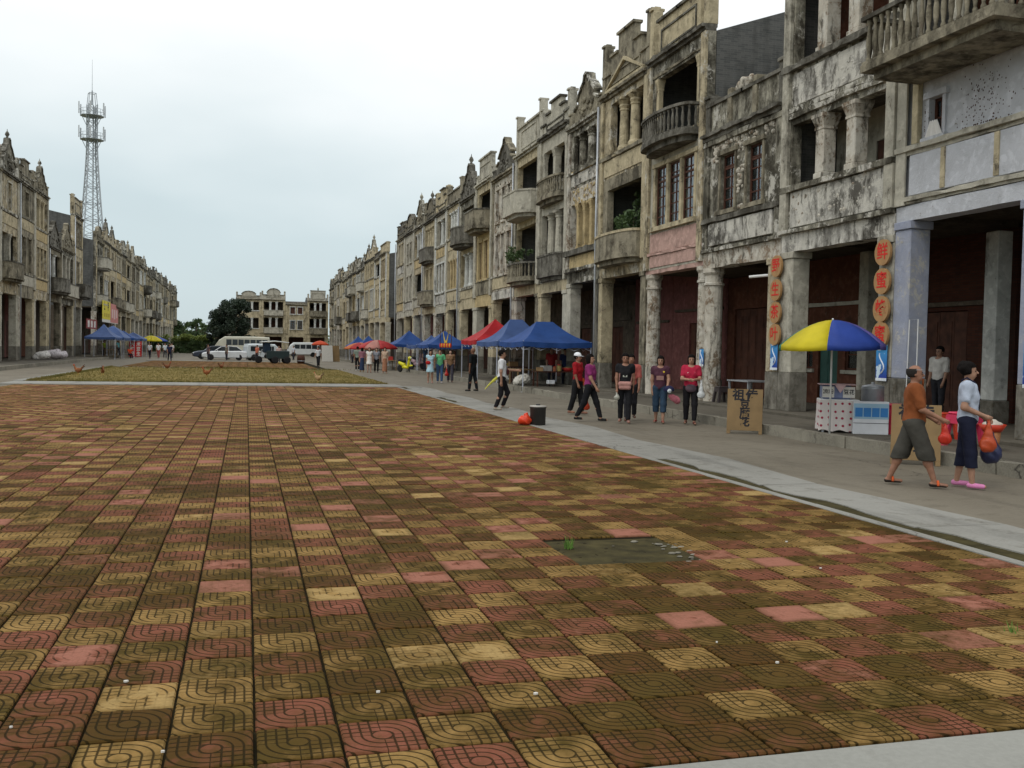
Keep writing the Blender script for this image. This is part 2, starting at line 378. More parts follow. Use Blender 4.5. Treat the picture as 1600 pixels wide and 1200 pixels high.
T = .35; PX0, PX1, PY0, PY1 = 6.0 - 41 * T, 6.0, 3.57, 3.57 + 104 * T
def tile_mat():
    t = NT('patterned_paver')
    at = t.n('ShaderNodeAttribute', attribute_name='tile').outputs['Color']; s3 = t.n('ShaderNodeSeparateXYZ', {0: at})
    kind, rnd, wear = s3.outputs
    uv = t.n('ShaderNodeUVMap').outputs[0]; s2 = t.n('ShaderNodeSeparateXYZ', {0: uv}); u, v = s2.outputs[0], s2.outputs[1]
    au, av = t.math('ABSOLUTE', u), t.math('ABSOLUTE', v)
    r = t.math('SQRT', t.math('ADD', t.math('MULTIPLY', u, u), t.math('MULTIPLY', v, v)))
    tri = lambda x: t.math('ABSOLUTE', t.math('SUBTRACT', t.math('MODULO', t.math('ADD', x, .125), .25), .125))
    arcs = t.math('ADD', tri(r), t.math('LESS_THAN', r, .13))
    grid = t.math('ADD', t.math('MINIMUM', tri(au), tri(av)), t.math('LESS_THAN', r, .26))
    q = t.math('GREATER_THAN', t.math('MULTIPLY', u, v), 0.)
    d = t.math('ADD', t.math('MULTIPLY', arcs, q), t.math('MULTIPLY', grid, t.math('SUBTRACT', 1., q)))
    d = t.math('MINIMUM', d, t.math('ABSOLUTE', t.math('SUBTRACT', r, .26)))
    p = t.pos(); n1 = t.noise(p, .55, 6., .6); n2 = t.noise(p, 2.4, 7., .65); n3 = t.noise(p, 17., 5., .65); n4 = t.noise(p, 70., 3.); n5 = t.noise(p, 6.5, 5., .6)
    gw = t.ramp(t.math('ADD', d, t.math('MULTIPLY', t.math('SUBTRACT', n3, .5), .03)), .014, .034, 1., 0.)
    worn = t.ramp(t.math('ADD', t.math('MULTIPLY', wear, .62), t.math('MULTIPLY', n5, .75)), .78, .90)
    groove = t.math('MULTIPLY', gw, t.math('SUBTRACT', 1., t.math('MULTIPLY', worn, .88)))
    red = t.mix(t.ramp(n3, .35, .65), (.20, .066, .042), (.26, .092, .060))
    yel = t.mix(t.ramp(n3, .35, .65), (.30, .180, .060), (.37, .235, .084))
    c = t.mix(t.math('GREATER_THAN', kind, .5), red, yel)
    c = t.mix(t.math('MULTIPLY', worn, .75), c, t.mix(t.math('GREATER_THAN', kind, .5), (.38, .165, .120), (.43, .30, .125)))
    # moss and mud: patches plus tiles that are dirtier as a whole
    dm = t.math('ADD', t.math('MULTIPLY', n1, .9), t.math('ADD', t.math('MULTIPLY', n2, .55), t.math('MULTIPLY', rnd, .34)))
    dm = t.math('ADD', dm, t.math('MULTIPLY', t.math('SUBTRACT', n3, .5), .38)); dm = t.math('ADD', dm, t.math('MULTIPLY', t.math('SUBTRACT', n5, .5), .75))
    dm = t.math('SUBTRACT', dm, t.math('MULTIPLY', worn, .18)); dm = t.math('ADD', dm, t.ramp(t.n('ShaderNodeSeparateXYZ', {0: p}).outputs[1], 4., 22., .08, -.09))
    moss = t.ramp(dm, .72, 1.06, .16, .92)
    edge = t.ramp(t.math('MAXIMUM', au, av), .55, 1.0, 0, .80)
    moss = t.math('MAXIMUM', moss, t.math('MULTIPLY', edge, t.ramp(n2, .35, .6, .3, 1.)))
    c = t.mix(moss, c, t.mix(t.ramp(n2, .4, .65), (.066, .036, .0065), (.046, .034, .0055)))
    c = t.mix(t.math('MULTIPLY', groove, .88), c, (.015, .011, .003))
    c = t.mix(t.ramp(n4, .4, .75, 0, .22), c, (.05, .033, .010))
    h = t.math('SUBTRACT', t.math('MULTIPLY', n3, .35), t.math('MULTIPLY', groove, 1.))
    return t.done(c, t.ramp(n2, .3, .7, .8, .95), t.bump(h, .7, .006), .06)
M['tile'] = tile_mat()
def tile_geo(cx, cy, rng):
    g = .006; a = T / 2 - g; c = .007; dz = rng.gauss(0, .0018); tx, ty = rng.gauss(0, .006), rng.gauss(0, .006)
    vs = []
    jx, jy = rng.gauss(0, .0015), rng.gauss(0, .0015)
    for (k, z) in ((a - c, 0.), (a, -c), (a, -.017)):
        for sx_, sy in ((-1, -1), (1, -1), (1, 1), (-1, 1)):
            vs.append((sx_ * k + jx, sy * k + jy, z + (dz + tx * sx_ * a + ty * sy * a if z > -.012 else 0)))
    fs = [(0, 1, 2, 3)]
    for r in (0, 4):
        fs += [(r + i, r + 4 + i, r + 4 + (i + 1) % 4, r + (i + 1) % 4) for i in range(4)]
    return vs, fs
def tile_mesh(name, items):
    vs, fs, uv, col = [], [], [], []
    for (cx, cy, ox, oy, at, g) in items:
        o = len(vs); v, f = g; vs += [(x + ox, y + oy, z) for x, y, z in v]
        for q in f:
            fs.append(tuple(o + i for i in q))
            for i in q: uv += [v[i][0] / (T / 2), v[i][1] / (T / 2)]; col += [*at, 1.]
    me = bpy.data.meshes.new(name); me.from_pydata(vs, [], fs)
    me.uv_layers.new(name='UVMap').data.foreach_set('uv', uv)
    me.color_attributes.new('tile', 'FLOAT_COLOR', 'CORNER').data.foreach_set('color', col)
    me.materials.append(M['tile']); return me
square = sheet('paved_square', PX0 - .02, PX1 + .015, PY0 - .02, PY1 + .02, -.0165, M['soil'])
def seen(x, y, z=0.):
    c = _R.transposed() @ (Vector((x, y, z)) - Vector((0, 0, CAM_H)))
    if c.z < .1: return None
    px, py = c.x / c.z * _f + 800, c.y / c.z * _f + 600
    return c.z if -60 < px < 1660 and -60 < py < 1270 else None
rt = random.Random(3); alltiles = []
HOLE = lambda x, y: 2.45 < x < 3.55 and 7.02 < y < 7.98
for j in range(104):
    for i in range(41):
        cx, cy = PX0 + (i + .5) * T, PY0 + (j + .5) * T
        k = 1. if (i + j) % 2 else 0.
        if rt.random() < .05: k = 1 - k
        w = rt.random(); w = w ** 2.2
        if k > .5: w *= .85
        at = (k, rt.random(), w); g = tile_geo(cx, cy, rt)
        if HOLE(cx, cy): continue
        d = seen(cx, cy); alltiles.append((d if d else 1e3, cx, cy, at, g))
alltiles.sort(key=lambda a: a[0])
for d, cx, cy, at, g in alltiles[:300]:
    link('paving_tile', tile_mesh('paving_tile', [(cx, cy, 0, 0, at, g)]), square, (cx, cy, 0))
tag(link('far_paving_tiles', tile_mesh('far_paving_tiles', [(cx, cy, cx, cy, at, g) for d, cx, cy, at, g in alltiles[300:]]), square), kind='stuff')
# second paved area beyond the lawn
sq2 = sheet('far_paved_square', -8.3, 5.6, 70.2, 95.5, -.0165, M['soil'])
it = []
for j in range(int(25.2 / .7)):
    for i in range(int(13.9 / .7)):
        at = (1. if (i + j) % 2 else 0., rt.random() * .6, rt.random() ** 2); vs, fs = tile_geo(0, 0, rt)
        vs = [(x * 2, y * 2, z) for x, y, z in vs]
        it.append((0, 0, -8.3 + (i + .5) * .7, 70.2 + (j + .5) * .7, at, (vs, fs)))
tag(link('far_paving_tiles', tile_mesh('far_paving_tiles', it), sq2), kind='stuff')

# broken patch of bare mud in the paving
m = MB(); vs = []; fs = []; nx, ny = 22, 18
for j in range(ny + 1):
    for i in range(nx + 1):
        x, y = 2.40 + 1.2 * i / nx, 6.98 + 1.06 * j / ny
        vs.append((x, y, -.0145 + .004 * sin(x * 23 + 3 * sin(y * 9)) * sin(y * 27 + x * 7) * (1 if 0 < i < nx and 0 < j < ny else 0) + random.uniform(0, .003)))
for j in range(ny):
    for i in range(nx):
        a = j * (nx + 1) + i; fs.append((a, a + 1, a + nx + 2, a + nx + 1))
tag(m.add(vs, fs).build('mud_patch', M['mud'], smooth=True), kind='structure')
m = MB()   # rubble left at its corner
rb = random.Random(5)
for k in range(26):
    x, y = 3.40 + rb.random() * .2, 7.0 + rb.random() * .8
    if k > 22: x, y = 2.45 + rb.random() * 1.1, 7.0 + rb.random() * .95
    r = .004 + .011 * rb.random(); m.ell((x, y, -.006), (r * 2.6, r * 1.7, r * .8), 6, 4)
tag(m.build('rubble', M['kerb']), 'pale broken mortar crumbs along the edge of the bare mud patch', 'rubble', kind='stuff')

# border strips and gutter along the square
edge = empty('border_edging', (0, 0, 0), kind='structure'); edge['kind'] = 'structure'
y = 3.2; k = 0
while y < 41:
    L = 2.0 + .3 * rb.random(); m = MB(); m.box(6.015, 6.115, y, min(y + L - .012, 41.2), -.03, .004 + .004 * rb.random(), .008)
    m.build('edging_slab', M['strip'], edge); y += L
sheet('gutter', 6.10, 6.47, 3.2, 41.2, -.0175, M['mud'], 2, 60, .002)
gut = MB(); y = 3.4   # silted stretches of the gutter, filled level with concrete in between
border = empty('border_strip', kind='structure')
y = 2.2
while y < 41:
    L = 2.9 + .25 * rb.random(); e = min(y + L, 41.4)
    w0 = 6.118 if (y > 13.5 and rb.random() < .7) or y < 5 else 6.28 + .08 * rb.random()
    poly = [(w0, y)]
    poly += [(7.25 + .12 * sin(y), y), (7.25 + .12 * sin(e), e - .018), (w0 + (.03 if w0 > 6.2 else 0), e - .018)]
    n = 7
    for q in range(1, n): poly.append((w0 + (rb.uniform(-.10, .12) if w0 > 6.2 else 0), e - .018 - (L - .018) * q / n))
    m = MB(); m.plate(poly, -.03, -.006 + rb.uniform(-.003, .003)); m.build('border_slab', M['strip'], border); y = e
front = sheet('front_border', -30, 6.0, -12, 3.55, -.004, M['apron'])
sheet('right_front_border', 6.12, 7.4, -12, 2.19, -.005, M['strip'])
lw = sheet('lawn', -8.55, 6.1, 42.6, 68., .02, M['lawn'], 30, 40, .02)
m = MB(); y = -9.2
for a, b, c, d in ((-8.9, 6.3, 40.05, 42.55), (-8.9, 6.3, 68.05, 69.4), (-8.9, 6.2, 95.7, 97.2), (-8.95, -8.6, 42.55, 68.05)):
    m2 = MB(); m2.box(a, b, c, d, -.04, .03 if a > -8.92 else .05, .01); tag(m2.build('lawn_border', M['strip']), kind='structure')
def grass(name, pts, h, mat, parent=None, spread=.5, w=.012):
    vs, fs = [], []
    for (x, y, z, s) in pts:
        for b in range(2):
            a = rb.random() * 2 * pi; hh = h * s * (.5 + rb.random()); l = spread * hh * rb.random(); a2 = rb.random() * 2 * pi
            dx, dy = cos(a) * w, sin(a) * w; o = len(vs)
            vs += [(x - dx, y - dy, z), (x + dx, y + dy, z), (x + cos(a2) * l, y + sin(a2) * l, z + hh)]; fs.append((o, o + 1, o + 2))
    me = bpy.data.meshes.new(name); me.from_pydata(vs, [], fs); me.materials.append(mat); return link(name, me, parent)
pts = [(rb.uniform(-8.5, 6.05), 42.7 + 25.2 * rb.random() ** 1.3, .02, 1.) for _ in range(16000)]
pts += [(rb.uniform(-8.5, 6.0), rb.choice((42.7, 67.8)) + rb.uniform(-.1, .15), .02, rb.choice((1.5, 2.2))) for _ in range(2500)]
pts += [(rb.gauss(0.6, 2.2), 67.6 + rb.uniform(-.4, .2), .02, 3.2) for _ in range(900)]
pts += [(-8.45 + abs(rb.gauss(0, .12)), rb.uniform(42.6, 68), .02, 2.5) for _ in range(1800)]
tag(grass('lawn_grass', pts, .035, M['blade'], w=.016), 'short dry yellow grass covering the lawn in mid square', 'grass', kind='stuff')
M['blade2'] = plain('fresh_grass_blade', (.10, .20, .03), .7, .3, 20.)
def tuft(label, x, y, n, h, z=-.01):
    pts = [(x + rb.gauss(0, .02), y + rb.gauss(0, .02), z, 1) for _ in range(n)]
    tag(grass('grass_tuft', pts, h, M['blade2'], spread=.6, w=.004), label, 'grass tuft', 'weeds in the paving')
tuft('green grass tuft growing in the bare mud patch', 2.62, 7.72, 26, .09)
tuft('lone grass tuft between tiles in the lower right corner', 4.47, 4.83, 14, .06)
# litter specks on the tiles
M['paper'] = plain('white_paper', (.60, .58, .53), .8, .08, 9.)
for k, (x, y) in enumerate(((-.95, 4.5), (-.31, 4.1), (-.55, 5.0), (.62, 4.6), (1.35, 4.42), (2.75, 4.6), (2.6, 5.0), (4.6, 7.6), (4.3, 6.6))):
    m = MB(); a = rb.random() * 3; r = .004 + .005 * rb.random()
    m.plate([(r * 1.5 * cos(a + t) * (1 + .2 * sin(5 * t)), r * sin(a + t)) for t in (0, 1.1, 2.2, 3.3, 4.3, 5.4)], .003, .011)
    tag(m.build('litter', M['paper'], loc=(x, y, 0)), 'tiny white scrap of paper lying on the paving tiles', 'litter', 'paper scraps on the tiles')

# sidewalks, arcade floors, kerbs
def sidewalk(name, x0, x1, y0, y1, z0, z1, mat):
    m = MB(); m.box(min(x0, x1), max(x0, x1), y0, y1, z0, z1, .012); return tag(m.build(name, mat), kind='structure')
XF, XL = 12.9, -15.2
pav = sidewalk('right_pavement', 10.62, 22.5, -6, 87, -.06, .18, M['floor'])
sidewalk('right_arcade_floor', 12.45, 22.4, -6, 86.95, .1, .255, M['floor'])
sidewalk('far_right_pavement', 10.62, 22.5, 93.8, 160, -.06, .18, M['floor'])
sidewalk('left_pavement', -25, -12.95, 40, 101, -.06, .18, M['floor'])
sidewalk('far_left_pavement', -25, -12.95, 110, 235, -.06, .18, M['floor'])
y = -2.; k = 0
while y < 86.8:
    L = .95 + .5 * rb.random(); dz = rb.gauss(0, .006); m = MB()
    m.bar(0, min(L - .02, 86.9 - y), rb.gauss(0, .008), .17, -.10, .19 + dz, .22, .012, rb)
    m.build('kerb_stone', M['kerb'], pav, loc=(10.455, y + L, 0), rot=(0, 0, -pi / 2)); y += L
m = MB(); m.box(10.45, 10.6, 93.8, 160, -.06, .2); tag(m.build('kerb', M['kerb']), kind='structure')
m = MB(); m.box(-12.93, -12.75, 40, 101, -.06, .2); m.box(-12.93, -12.75, 110, 235, -.06, .2); tag(m.build('left_kerb', M['kerb']), kind='structure')
# ------------------------------------------------------------------ shophouses
BAL = MB().lathe([(.05, 0), (.05, .05), (.03, .09), (.055, .26), (.052, .36), (.028, .55), (.03, .60), (.05, .64), (.05, .70)], 0, 0, 7).mesh('baluster', M['grime'], True)
BALD = BAL.copy(); BALD.materials.clear(); BALD.materials.append(M['concrete_dark'])
FL = .25
def outline(x0, x1, p, shape):
    if shape == 'curve':
        n = 10; return [(x0, 0)] + [(x0 + (x1 - x0) * (1 - cos(pi * k / n)) / 2, -p * (.35 + .65 * sin(pi * k / n))) for k in range(n + 1)] + [(x1, 0)]
    if shape == 'poly':
        c = min(.55, (x1 - x0) * .25); return [(x0, 0), (x0, -p * .35), (x0 + c, -p), (x1 - c, -p), (x1, -p * .35), (x1, 0)]
    return [(x0, 0), (x0, -p), (x1, -p), (x1, 0)]
def balcony(b, x0, x1, z, p, h, shape, style, mat, trim, near=True):
    o = outline(x0, x1, p, shape); m = MB(); m.plate([(x, y - (0 if y > -.01 else .03)) for x, y in o], z - .14, z)
    m.plate(outline(x0 + .18, x1 - .18, p - .16, shape), z - .30, z - .14)
    if style == 'beam':
        for k in range(3):
            xx = x0 + .3 + (x1 - x0 - .75) * k / 2; m.box(xx, xx + .16, -p + .1, 0, z - .42, z - .30)
    bc = m.build('balcony', mat, b)
    i_ = outline(x0 + .1, x1 - .1, p - .1, shape); ring = o + i_[::-1]
    ou, iu = outline(x0 - .03, x1 + .03, p + .03, shape), outline(x0 + .13, x1 - .13, p - .13, shape)
    if style == 'panel':
        MB().plate(ring, z, z + h - .08).build('parapet_panel', mat, bc)
    else:
        n = 0; P = [Vector(q) for q in o]; R_ = [Vector(q) for q in i_]
        MB().plate(ring, z, z + .07).build('bottom_rail', mat, bc)
        step = .19 if near else .3
        for a in range(len(o) - 1):
            A = (P[a] + R_[a]) / 2; B_ = (P[a + 1] + R_[a + 1]) / 2; L = (B_ - A).length; k = max(1, int(round(L / step)))
            if L < .1: continue
            for q in range(k):
                c = A + (B_ - A) * ((q + .5) / k)
                link('baluster', BALD if mat is M['concrete_dark'] else BAL, bc, (c.x, c.y, z + .06), (0, 0, 0), (1, 1, (h - .14) / .70))
    MB().plate(ou + iu[::-1], z + h - .085, z + h).build('top_rail', trim, bc)
    return bc
def column(b, x, y, z0, z1, style, r, mat, trim=None):
    m = MB(); H = z1 - z0; trim = trim or mat
    if style == 'round':
        m.lathe([(r * 1.25, z0), (r * 1.25, z0 + .10), (r * 1.05, z0 + .16), (r, z0 + .2), (r * .88, z1 - .32), (r * 1.05, z1 - .30), (r * 1.05, z1 - .25), (r * .9, z1 - .22), (r * 1.25, z1 - .1)], x, y, 14)
        m.box(x - r * 1.3, x + r * 1.3, y - r * 1.3, y + r * 1.3, z1 - .1, z1); sm = True
    elif style == 'ornate':
        m.lathe([(r * 1.3, z0), (r * 1.3, z0 + .1), (r * 1.1, z0 + .18), (r, z0 + .2), (r * .86, z1 - .45), (r * 1.0, z1 - .43), (r * 1.0, z1 - .38)], x, y, 14)
        m.lathe([(r * .85, z1 - .38), (r * 1.15, z1 - .28), (r * 1.0, z1 - .22), (r * 1.5, z1 - .1), (r * 1.35, z1 - .07)], x, y, 9)
        m.box(x - r * 1.45, x + r * 1.45, y - r * 1.4, y + r * 1.4, z1 - .08, z1)
    else:
        m.box(x - r * 1.15, x + r * 1.15, y - r * 1.15, y + r * 1.15, z0, z0 + .14, .015); m.box(x - r, x + r, y - r, y + r, z0 + .14, z1 - .3, .02)
        m.box(x - r * 1.1, x + r * 1.1, y - r * 1.1, y + r * 1.1, z1 - .36, z1 - .30)
        m.add([(x + sx_ * r * k, y + sy * r * k, z) for (k, z) in ((1.0, z1 - .30), (1.4, z1 - .09)) for sx_, sy in ((-1, -1), (1, -1), (1, 1), (-1, 1))],
              [(i, (i + 1) % 4, 4 + (i + 1) % 4, 4 + i) for i in range(4)] + [(4, 5, 6, 7)])
        m.box(x - r * 1.45, x + r * 1.45, y - r * 1.45, y + r * 1.45, z1 - .09, z1)
    return m.build('column', mat, b)
def window(b, x0, x1, z0, z1, y, style='case', mat=None, tr=4):
    mat = mat or M['woodd']; m = MB(); f = .055; W_, H = x1 - x0, z1 - z0
    m.box(x0, x0 + f, y, y + .07, z0, z1); m.box(x1 - f, x1, y, y + .07, z0, z1); m.box(x0 + f, x1 - f, y, y + .07, z1 - f, z1); m.box(x0 + f, x1 - f, y, y + .07, z0, z0 + f)
    if style == 'shut':
        xm = (x0 + x1) / 2
        for a, c in ((x0 + f, xm - .008), (xm + .008, x1 - f)):
            k = z0 + f
            while k < z1 - f - .05: m.box(a, c, y + .02, y + .05, k + .006, k + .1); k += .1
        return m.build('window', mat, b)
    xm = (x0 + x1) / 2; top = z1 - H * .24 if tr > 2 else z1
    m.box(xm - .022, xm + .022, y + .012, y + .058, z0 + f, z1 - f)
    for k in range(1, tr):
        z = z0 + H * k / tr; m.box(x0 + f, x1 - f, y + .014, y + .056, z - .017, z + .017)
    if tr > 2: m.box(x0 + f, x1 - f, y + .005, y + .065, top - .03, top + .03)
    w_ = m.build('window', mat, b)
    MB().box(x0 + f, x1 - f, y + .030, y + .036, z0 + f, z1 - f).build('pane', M['glass'], w_)
    return w_
def side_wall(b, x0, x1, poly, mat, name='side_wall'):
    n = len(poly); vs = [(x0, y, z) for y, z in poly] + [(x1, y, z) for y, z in poly]
    fs = [tuple(range(n - 1, -1, -1)), tuple(range(n, 2 * n))] + [(i, (i + 1) % n, n + (i + 1) % n, n + i) for i in range(n)]
    return MB().add(vs, fs).build(name, mat, b)
CREST = {
    'scroll': [(.10, 0), (.10, .34), (.16, .40), (.19, .60), (.28, .66), (.33, .92), (.42, .98), (.44, 1.22), (.5, 1.30)],
    'gable': [(.16, 0), (.16, .45), (.24, .55), (.24, .72), (.36, 1.0), (.44, 1.12), (.46, 1.30), (.5, 1.34)],
    'step': [(.02, 0), (.02, .36), (.18, .36), (.18, .68), (.33, .68), (.33, 1.0), (.5, 1.0)],
    'arch': [(.04, 0), (.04, .40), (.22, .40), (.22, .62), (.28, .82), (.37, .95), (.5, 1.0)],
    'tri': [(.03, 0), (.03, .15), (.5, .95)],
    'box': [(.14, 0), (.14, 1.0), (.5, 1.0)],
    'high': [(.05, 0), (.05, .85), (.5, .85)],
    'low': [(.02, 0), (.02, .42), (.5, .42)],
}
def parapet(b, w, z, kind, H, mat, trim, posts=True, finial=False, rnd=random, near=False):
    half = CREST[kind]; pts = [(u * w, z + h * H) for u, h in half]; mir = [(w - x, zz) for x, zz in pts[::-1]]
    if abs(mir[0][0] - pts[-1][0]) < 1e-6: mir = mir[1:]
    top = pts + mir
    poly = top[::-1]                                  # from right bottom over the top to the left bottom
    m = MB(); m.prism(poly[::-1][::-1] if False else [p for p in poly][::-1][::-1], .02, .24)
    # face orientation: make it counter-clockwise seen from the street
    m.f = [f[::-1] for f in m.f] if _area(poly) < 0 else m.f
    cr_ = m.build('crest', mat, b); k = MB()
    for (a, c) in zip(top[:-1], top[1:]):
        d = Vector((c[0] - a[0], c[1] - a[1])); L = d.length
        if L < .06 or abs(d.x) < .02: continue
        n = Vector((-d.y, d.x)) / L
        if n.y < 0: n = -n
        e = d / L * .05
        q = [(a[0] - e.x, a[1] - e.y), (c[0] + e.x, c[1] + e.y), (c[0] + e.x + n.x * .09, c[1] + e.y + n.y * .09), (a[0] - e.x + n.x * .09, a[1] - e.y + n.y * .09)]
        k.prism(q, -.06, .30)
    k.build('coping', trim, cr_)
    if kind in ('box', 'high', 'arch', 'step'):      # sunk panel frame
        zz0, zz1 = z + .14 * H, z + (.36 if kind in ('arch', 'step') else .74) * H; xa, xb = .2 * w, .8 * w
        f = MB(); f.box(xa, xb, -.02, .02, zz0, zz0 + .06); f.box(xa, xb, -.02, .02, zz1 - .06, zz1); f.box(xa, xa + .06, -.02, .02, zz0 + .06, zz1 - .06); f.box(xb - .06, xb, -.02, .02, zz0 + .06, zz1 - .06)
        f.build('panel_frame', trim, cr_)
    if near and kind in ('scroll', 'gable', 'tri'):
        f = MB()
        for q in range(16):
            x = w / 2 + rnd.uniform(-.2, .2) * w; t = 1 - abs(x - w / 2) / (.34 * w); zz = z + H * (.15 + .7 * max(0, t) * rnd.random())
            r = rnd.uniform(.06, .13); f.ell((x, 0, zz), (r * 1.3, .06, r), 8, 5)
        tag(f.build('relief', mat, cr_), kind='stuff')
    if posts:
        for x in (.0, w - .30):
            ph = H * (.55 if posts is True else posts); p = MB(); p.box(x + .005, x + .295, -.03, .30, z, z + ph, .01); p.box(x - .05 + .055, x + .345 - .055, -.09, .36, z + ph, z + ph + .09, .01)
            if kind != 'high': p.box(x + .06, x + .24, .03, .24, z + ph + .09, z + ph + .15)
            p.build('parapet_post', trim if posts is True else mat, b)
    if finial:
        zt = max(p[1] for p in top)
        MB().lathe([(.10, zt), (.12, zt + .08), (.06, zt + .14), (.15, zt + .30), (.10, zt + .44), (.03, zt + .52), (.015, zt + .66)], w / 2, .13, 8).build('finial', trim, cr_, True)
    return cr_
def _area(p): return sum(p[i][0] * p[(i + 1) % len(p)][1] - p[(i + 1) % len(p)][0] * p[i][1] for i in range(len(p)))
def relief(b, x0, x1, z0, z1, n, mat, rnd, name='relief', y=0.):
    f = MB()
    for q in range(n):
        x, z, r = rnd.uniform(x0, x1), rnd.uniform(z0, z1), rnd.uniform(.035, .085); f.ell((x, y, z), (r * rnd.uniform(.8, 1.8), .045, r), 7, 4)
    return tag(f.build(name, mat, b), kind='stuff')
def storey(b, w, z0, z1, f, sp, near, rnd):
    g = lambda k, d=None: f.get(k, sp.get(k, d))
    wm, tm = M[g('wall', 'cream')], M[g('trim', 'pale')]; pw = g('pw', .34); k = f['k']; s, h = f['sill'], f['head']; hs = []; y0 = f.get('set', 0.)
    if k == 'win':
        n = f.get('n', 2); ww = f.get('ww', .8); gap = (w - 2 * pw - n * ww) / (n + 1)
        hs = [(pw + gap * (i + 1) + ww * i, pw + gap * (i + 1) + ww * (i + 1), s, h) for i in range(n)]
    elif k == 'trio':
        a, c = f.get('x', (pw + .1, w - pw - .1)); hs = [(a, c, s, h)]
    elif k in ('log', 'open'):
        hs = [(*f.get('x', (pw + .05, w - pw - .05)), s, h)]
    elif k == 'one':
        hs = [(*f['x'], s, h)]
    MB().holes(.012, w - .012, z0, z1, y0, y0 + FL, hs).build('wall', wm, b)
    for (a, c, sa, ha) in hs:
        if k in ('win', 'one'):
            st = f.get('style', 'case')
            if st == 'arch':
                m = MB(); n = 10; r = (c - a) / 2; xm = (a + c) / 2
                for sgn in (-1, 1):
                    arc = [(xm + sgn * r * sin(pi / 2 * q / n), ha - r + r * cos(pi / 2 * q / n)) for q in range(n + 1)]
                    pl = [(xm + sgn * r, ha)] + arc
                    m.prism(pl if _area(pl) > 0 else pl[::-1], y0 + .03, y0 + FL - .03)
                m.build('arch_head', wm, b); st = f.get('style2', 'hole')
            if near or st != 'hole':
                m = MB(); e = .09
                m.box(a - e, a, y0 - .045, y0, sa, ha); m.box(c, c + e, y0 - .045, y0, sa, ha); m.box(a - e - .05, c + e + .05, y0 - .08, y0, ha, ha + .12); m.bar(a - e - .06, c + e + .06, y0 - .12, y0, sa - .12, sa, .3, .008, rnd)
                m.build('window_surround', M[f.get('sur', sp.get('trim', 'pale'))], b)
            if st in ('case', 'shut'): window(b, a + .004, c - .004, sa + .004, ha - .004, y0 + .09, st, M[f.get('fm', 'woodd')], f.get('tr', 4))
        elif k == 'trio':
            n = f.get('n', 3); mw = .16; cw = (c - a - mw * (n + 1)) / n; m = MB()
            for i in range(n + 1): m.box(a + (cw + mw) * i, a + (cw + mw) * i + mw, y0 - .03, y0 + .16, sa, ha, .012)
            m.box(a - .06, c + .06, y0 - .06, y0 - .001, ha, ha + .13); m.bar(a - .1, c + .1, y0 - .14, y0, sa - .14, sa, .4, .006, rnd)
            m.build('window_mullion', M[f.get('sur', 'cream')], b)
            for i in range(n):
                xa = a + mw + (cw + mw) * i; window(b, xa + .004, xa + cw - .004, sa + .01, ha - .01, y0 + .06, 'case', M['woodd'], 6)
        else:
            dp = f.get('depth', 1.7); im = M[f.get('back', 'inner')]
            bx = [(w * .5 - .45, w * .5 + .45, z0, min(h - .25, z0 + 2.1))]
            if dp < 3: bx += [(w * .18, w * .18 + .5, s + .5, h - .3)]
            MB().holes(.15, w - .15, z0 + .02, z1 - .02, dp, dp + .12, bx).build('inner_wall', im, b)
            if dp < 3:
                MB().box(bx[0][0], bx[0][1], dp + .04, dp + .09, bx[0][2] + .03, bx[0][3]).build('door', M['woodd'], b)
            n = f.get('n', 0); cs = f.get('cols', 'round'); r = f.get('r', .15)
            for i in range(n): column(b, a + (c - a) * (i + 1) / (n + 1), y0 + .14, sa, ha, cs, r, M[f.get('cm', sp.get('trim', 'pale'))])
            if f.get('side'):
                for q in (a + .1, c - .1): column(b, q, y0 + .1, sa, ha, 'sq', .09, M[f.get('cm', sp.get('trim', 'pale'))])
            if f.get('rail'):
                MB().box(a, c, y0 + .04, y0 + .16, sa, sa + .09).build('bottom_rail', tm, b); MB().box(a, c, y0 + .02, y0 + .18, sa + .8, sa + .88).build('top_rail', tm, b)
                q = int((c - a) / .24)
                for i in range(q): link('baluster', BAL, b, (a + (c - a) * (i + .5) / q, y0 + .1, sa + .08), None, (1, 1, 1.03))
            m = MB(); m.bar(a - .1, c + .1, y0 - .09, y0 - .001, sa - .11, sa, .35, .01, rnd); m.build('sill', tm, b)
    bc = f.get('balc')
    if bc: balcony(b, bc.get('x0', pw + .05), bc.get('x1', w - pw - .05), bc['z'], bc.get('p', .8), bc.get('h', .85), bc.get('shape', 'flat'), bc.get('style', 'panel'), M[bc.get('m', 'concrete_dark')], M[bc.get('t', 'grime')], near)
    for (za, zb, mt, pr) in f.get('panels', []):         # plain raised panels across the bay
        MB().box(pw + .06, w - pw - .06, y0 - pr, y0 - .0015, za, zb, .01).build('spandrel_panel', M[mt], b)
    for (za, zb, pr, mt) in f.get('bands', []):
        MB().bar(.01, w - .01, y0 - pr, y0 - .001, za, zb, .3, .012 if near else .0, rnd).build('string_course', M[mt], b)
    if f.get('relief'): relief(b, *f['relief'][:4], f['relief'][4], M[f['relief'][5]], rnd)
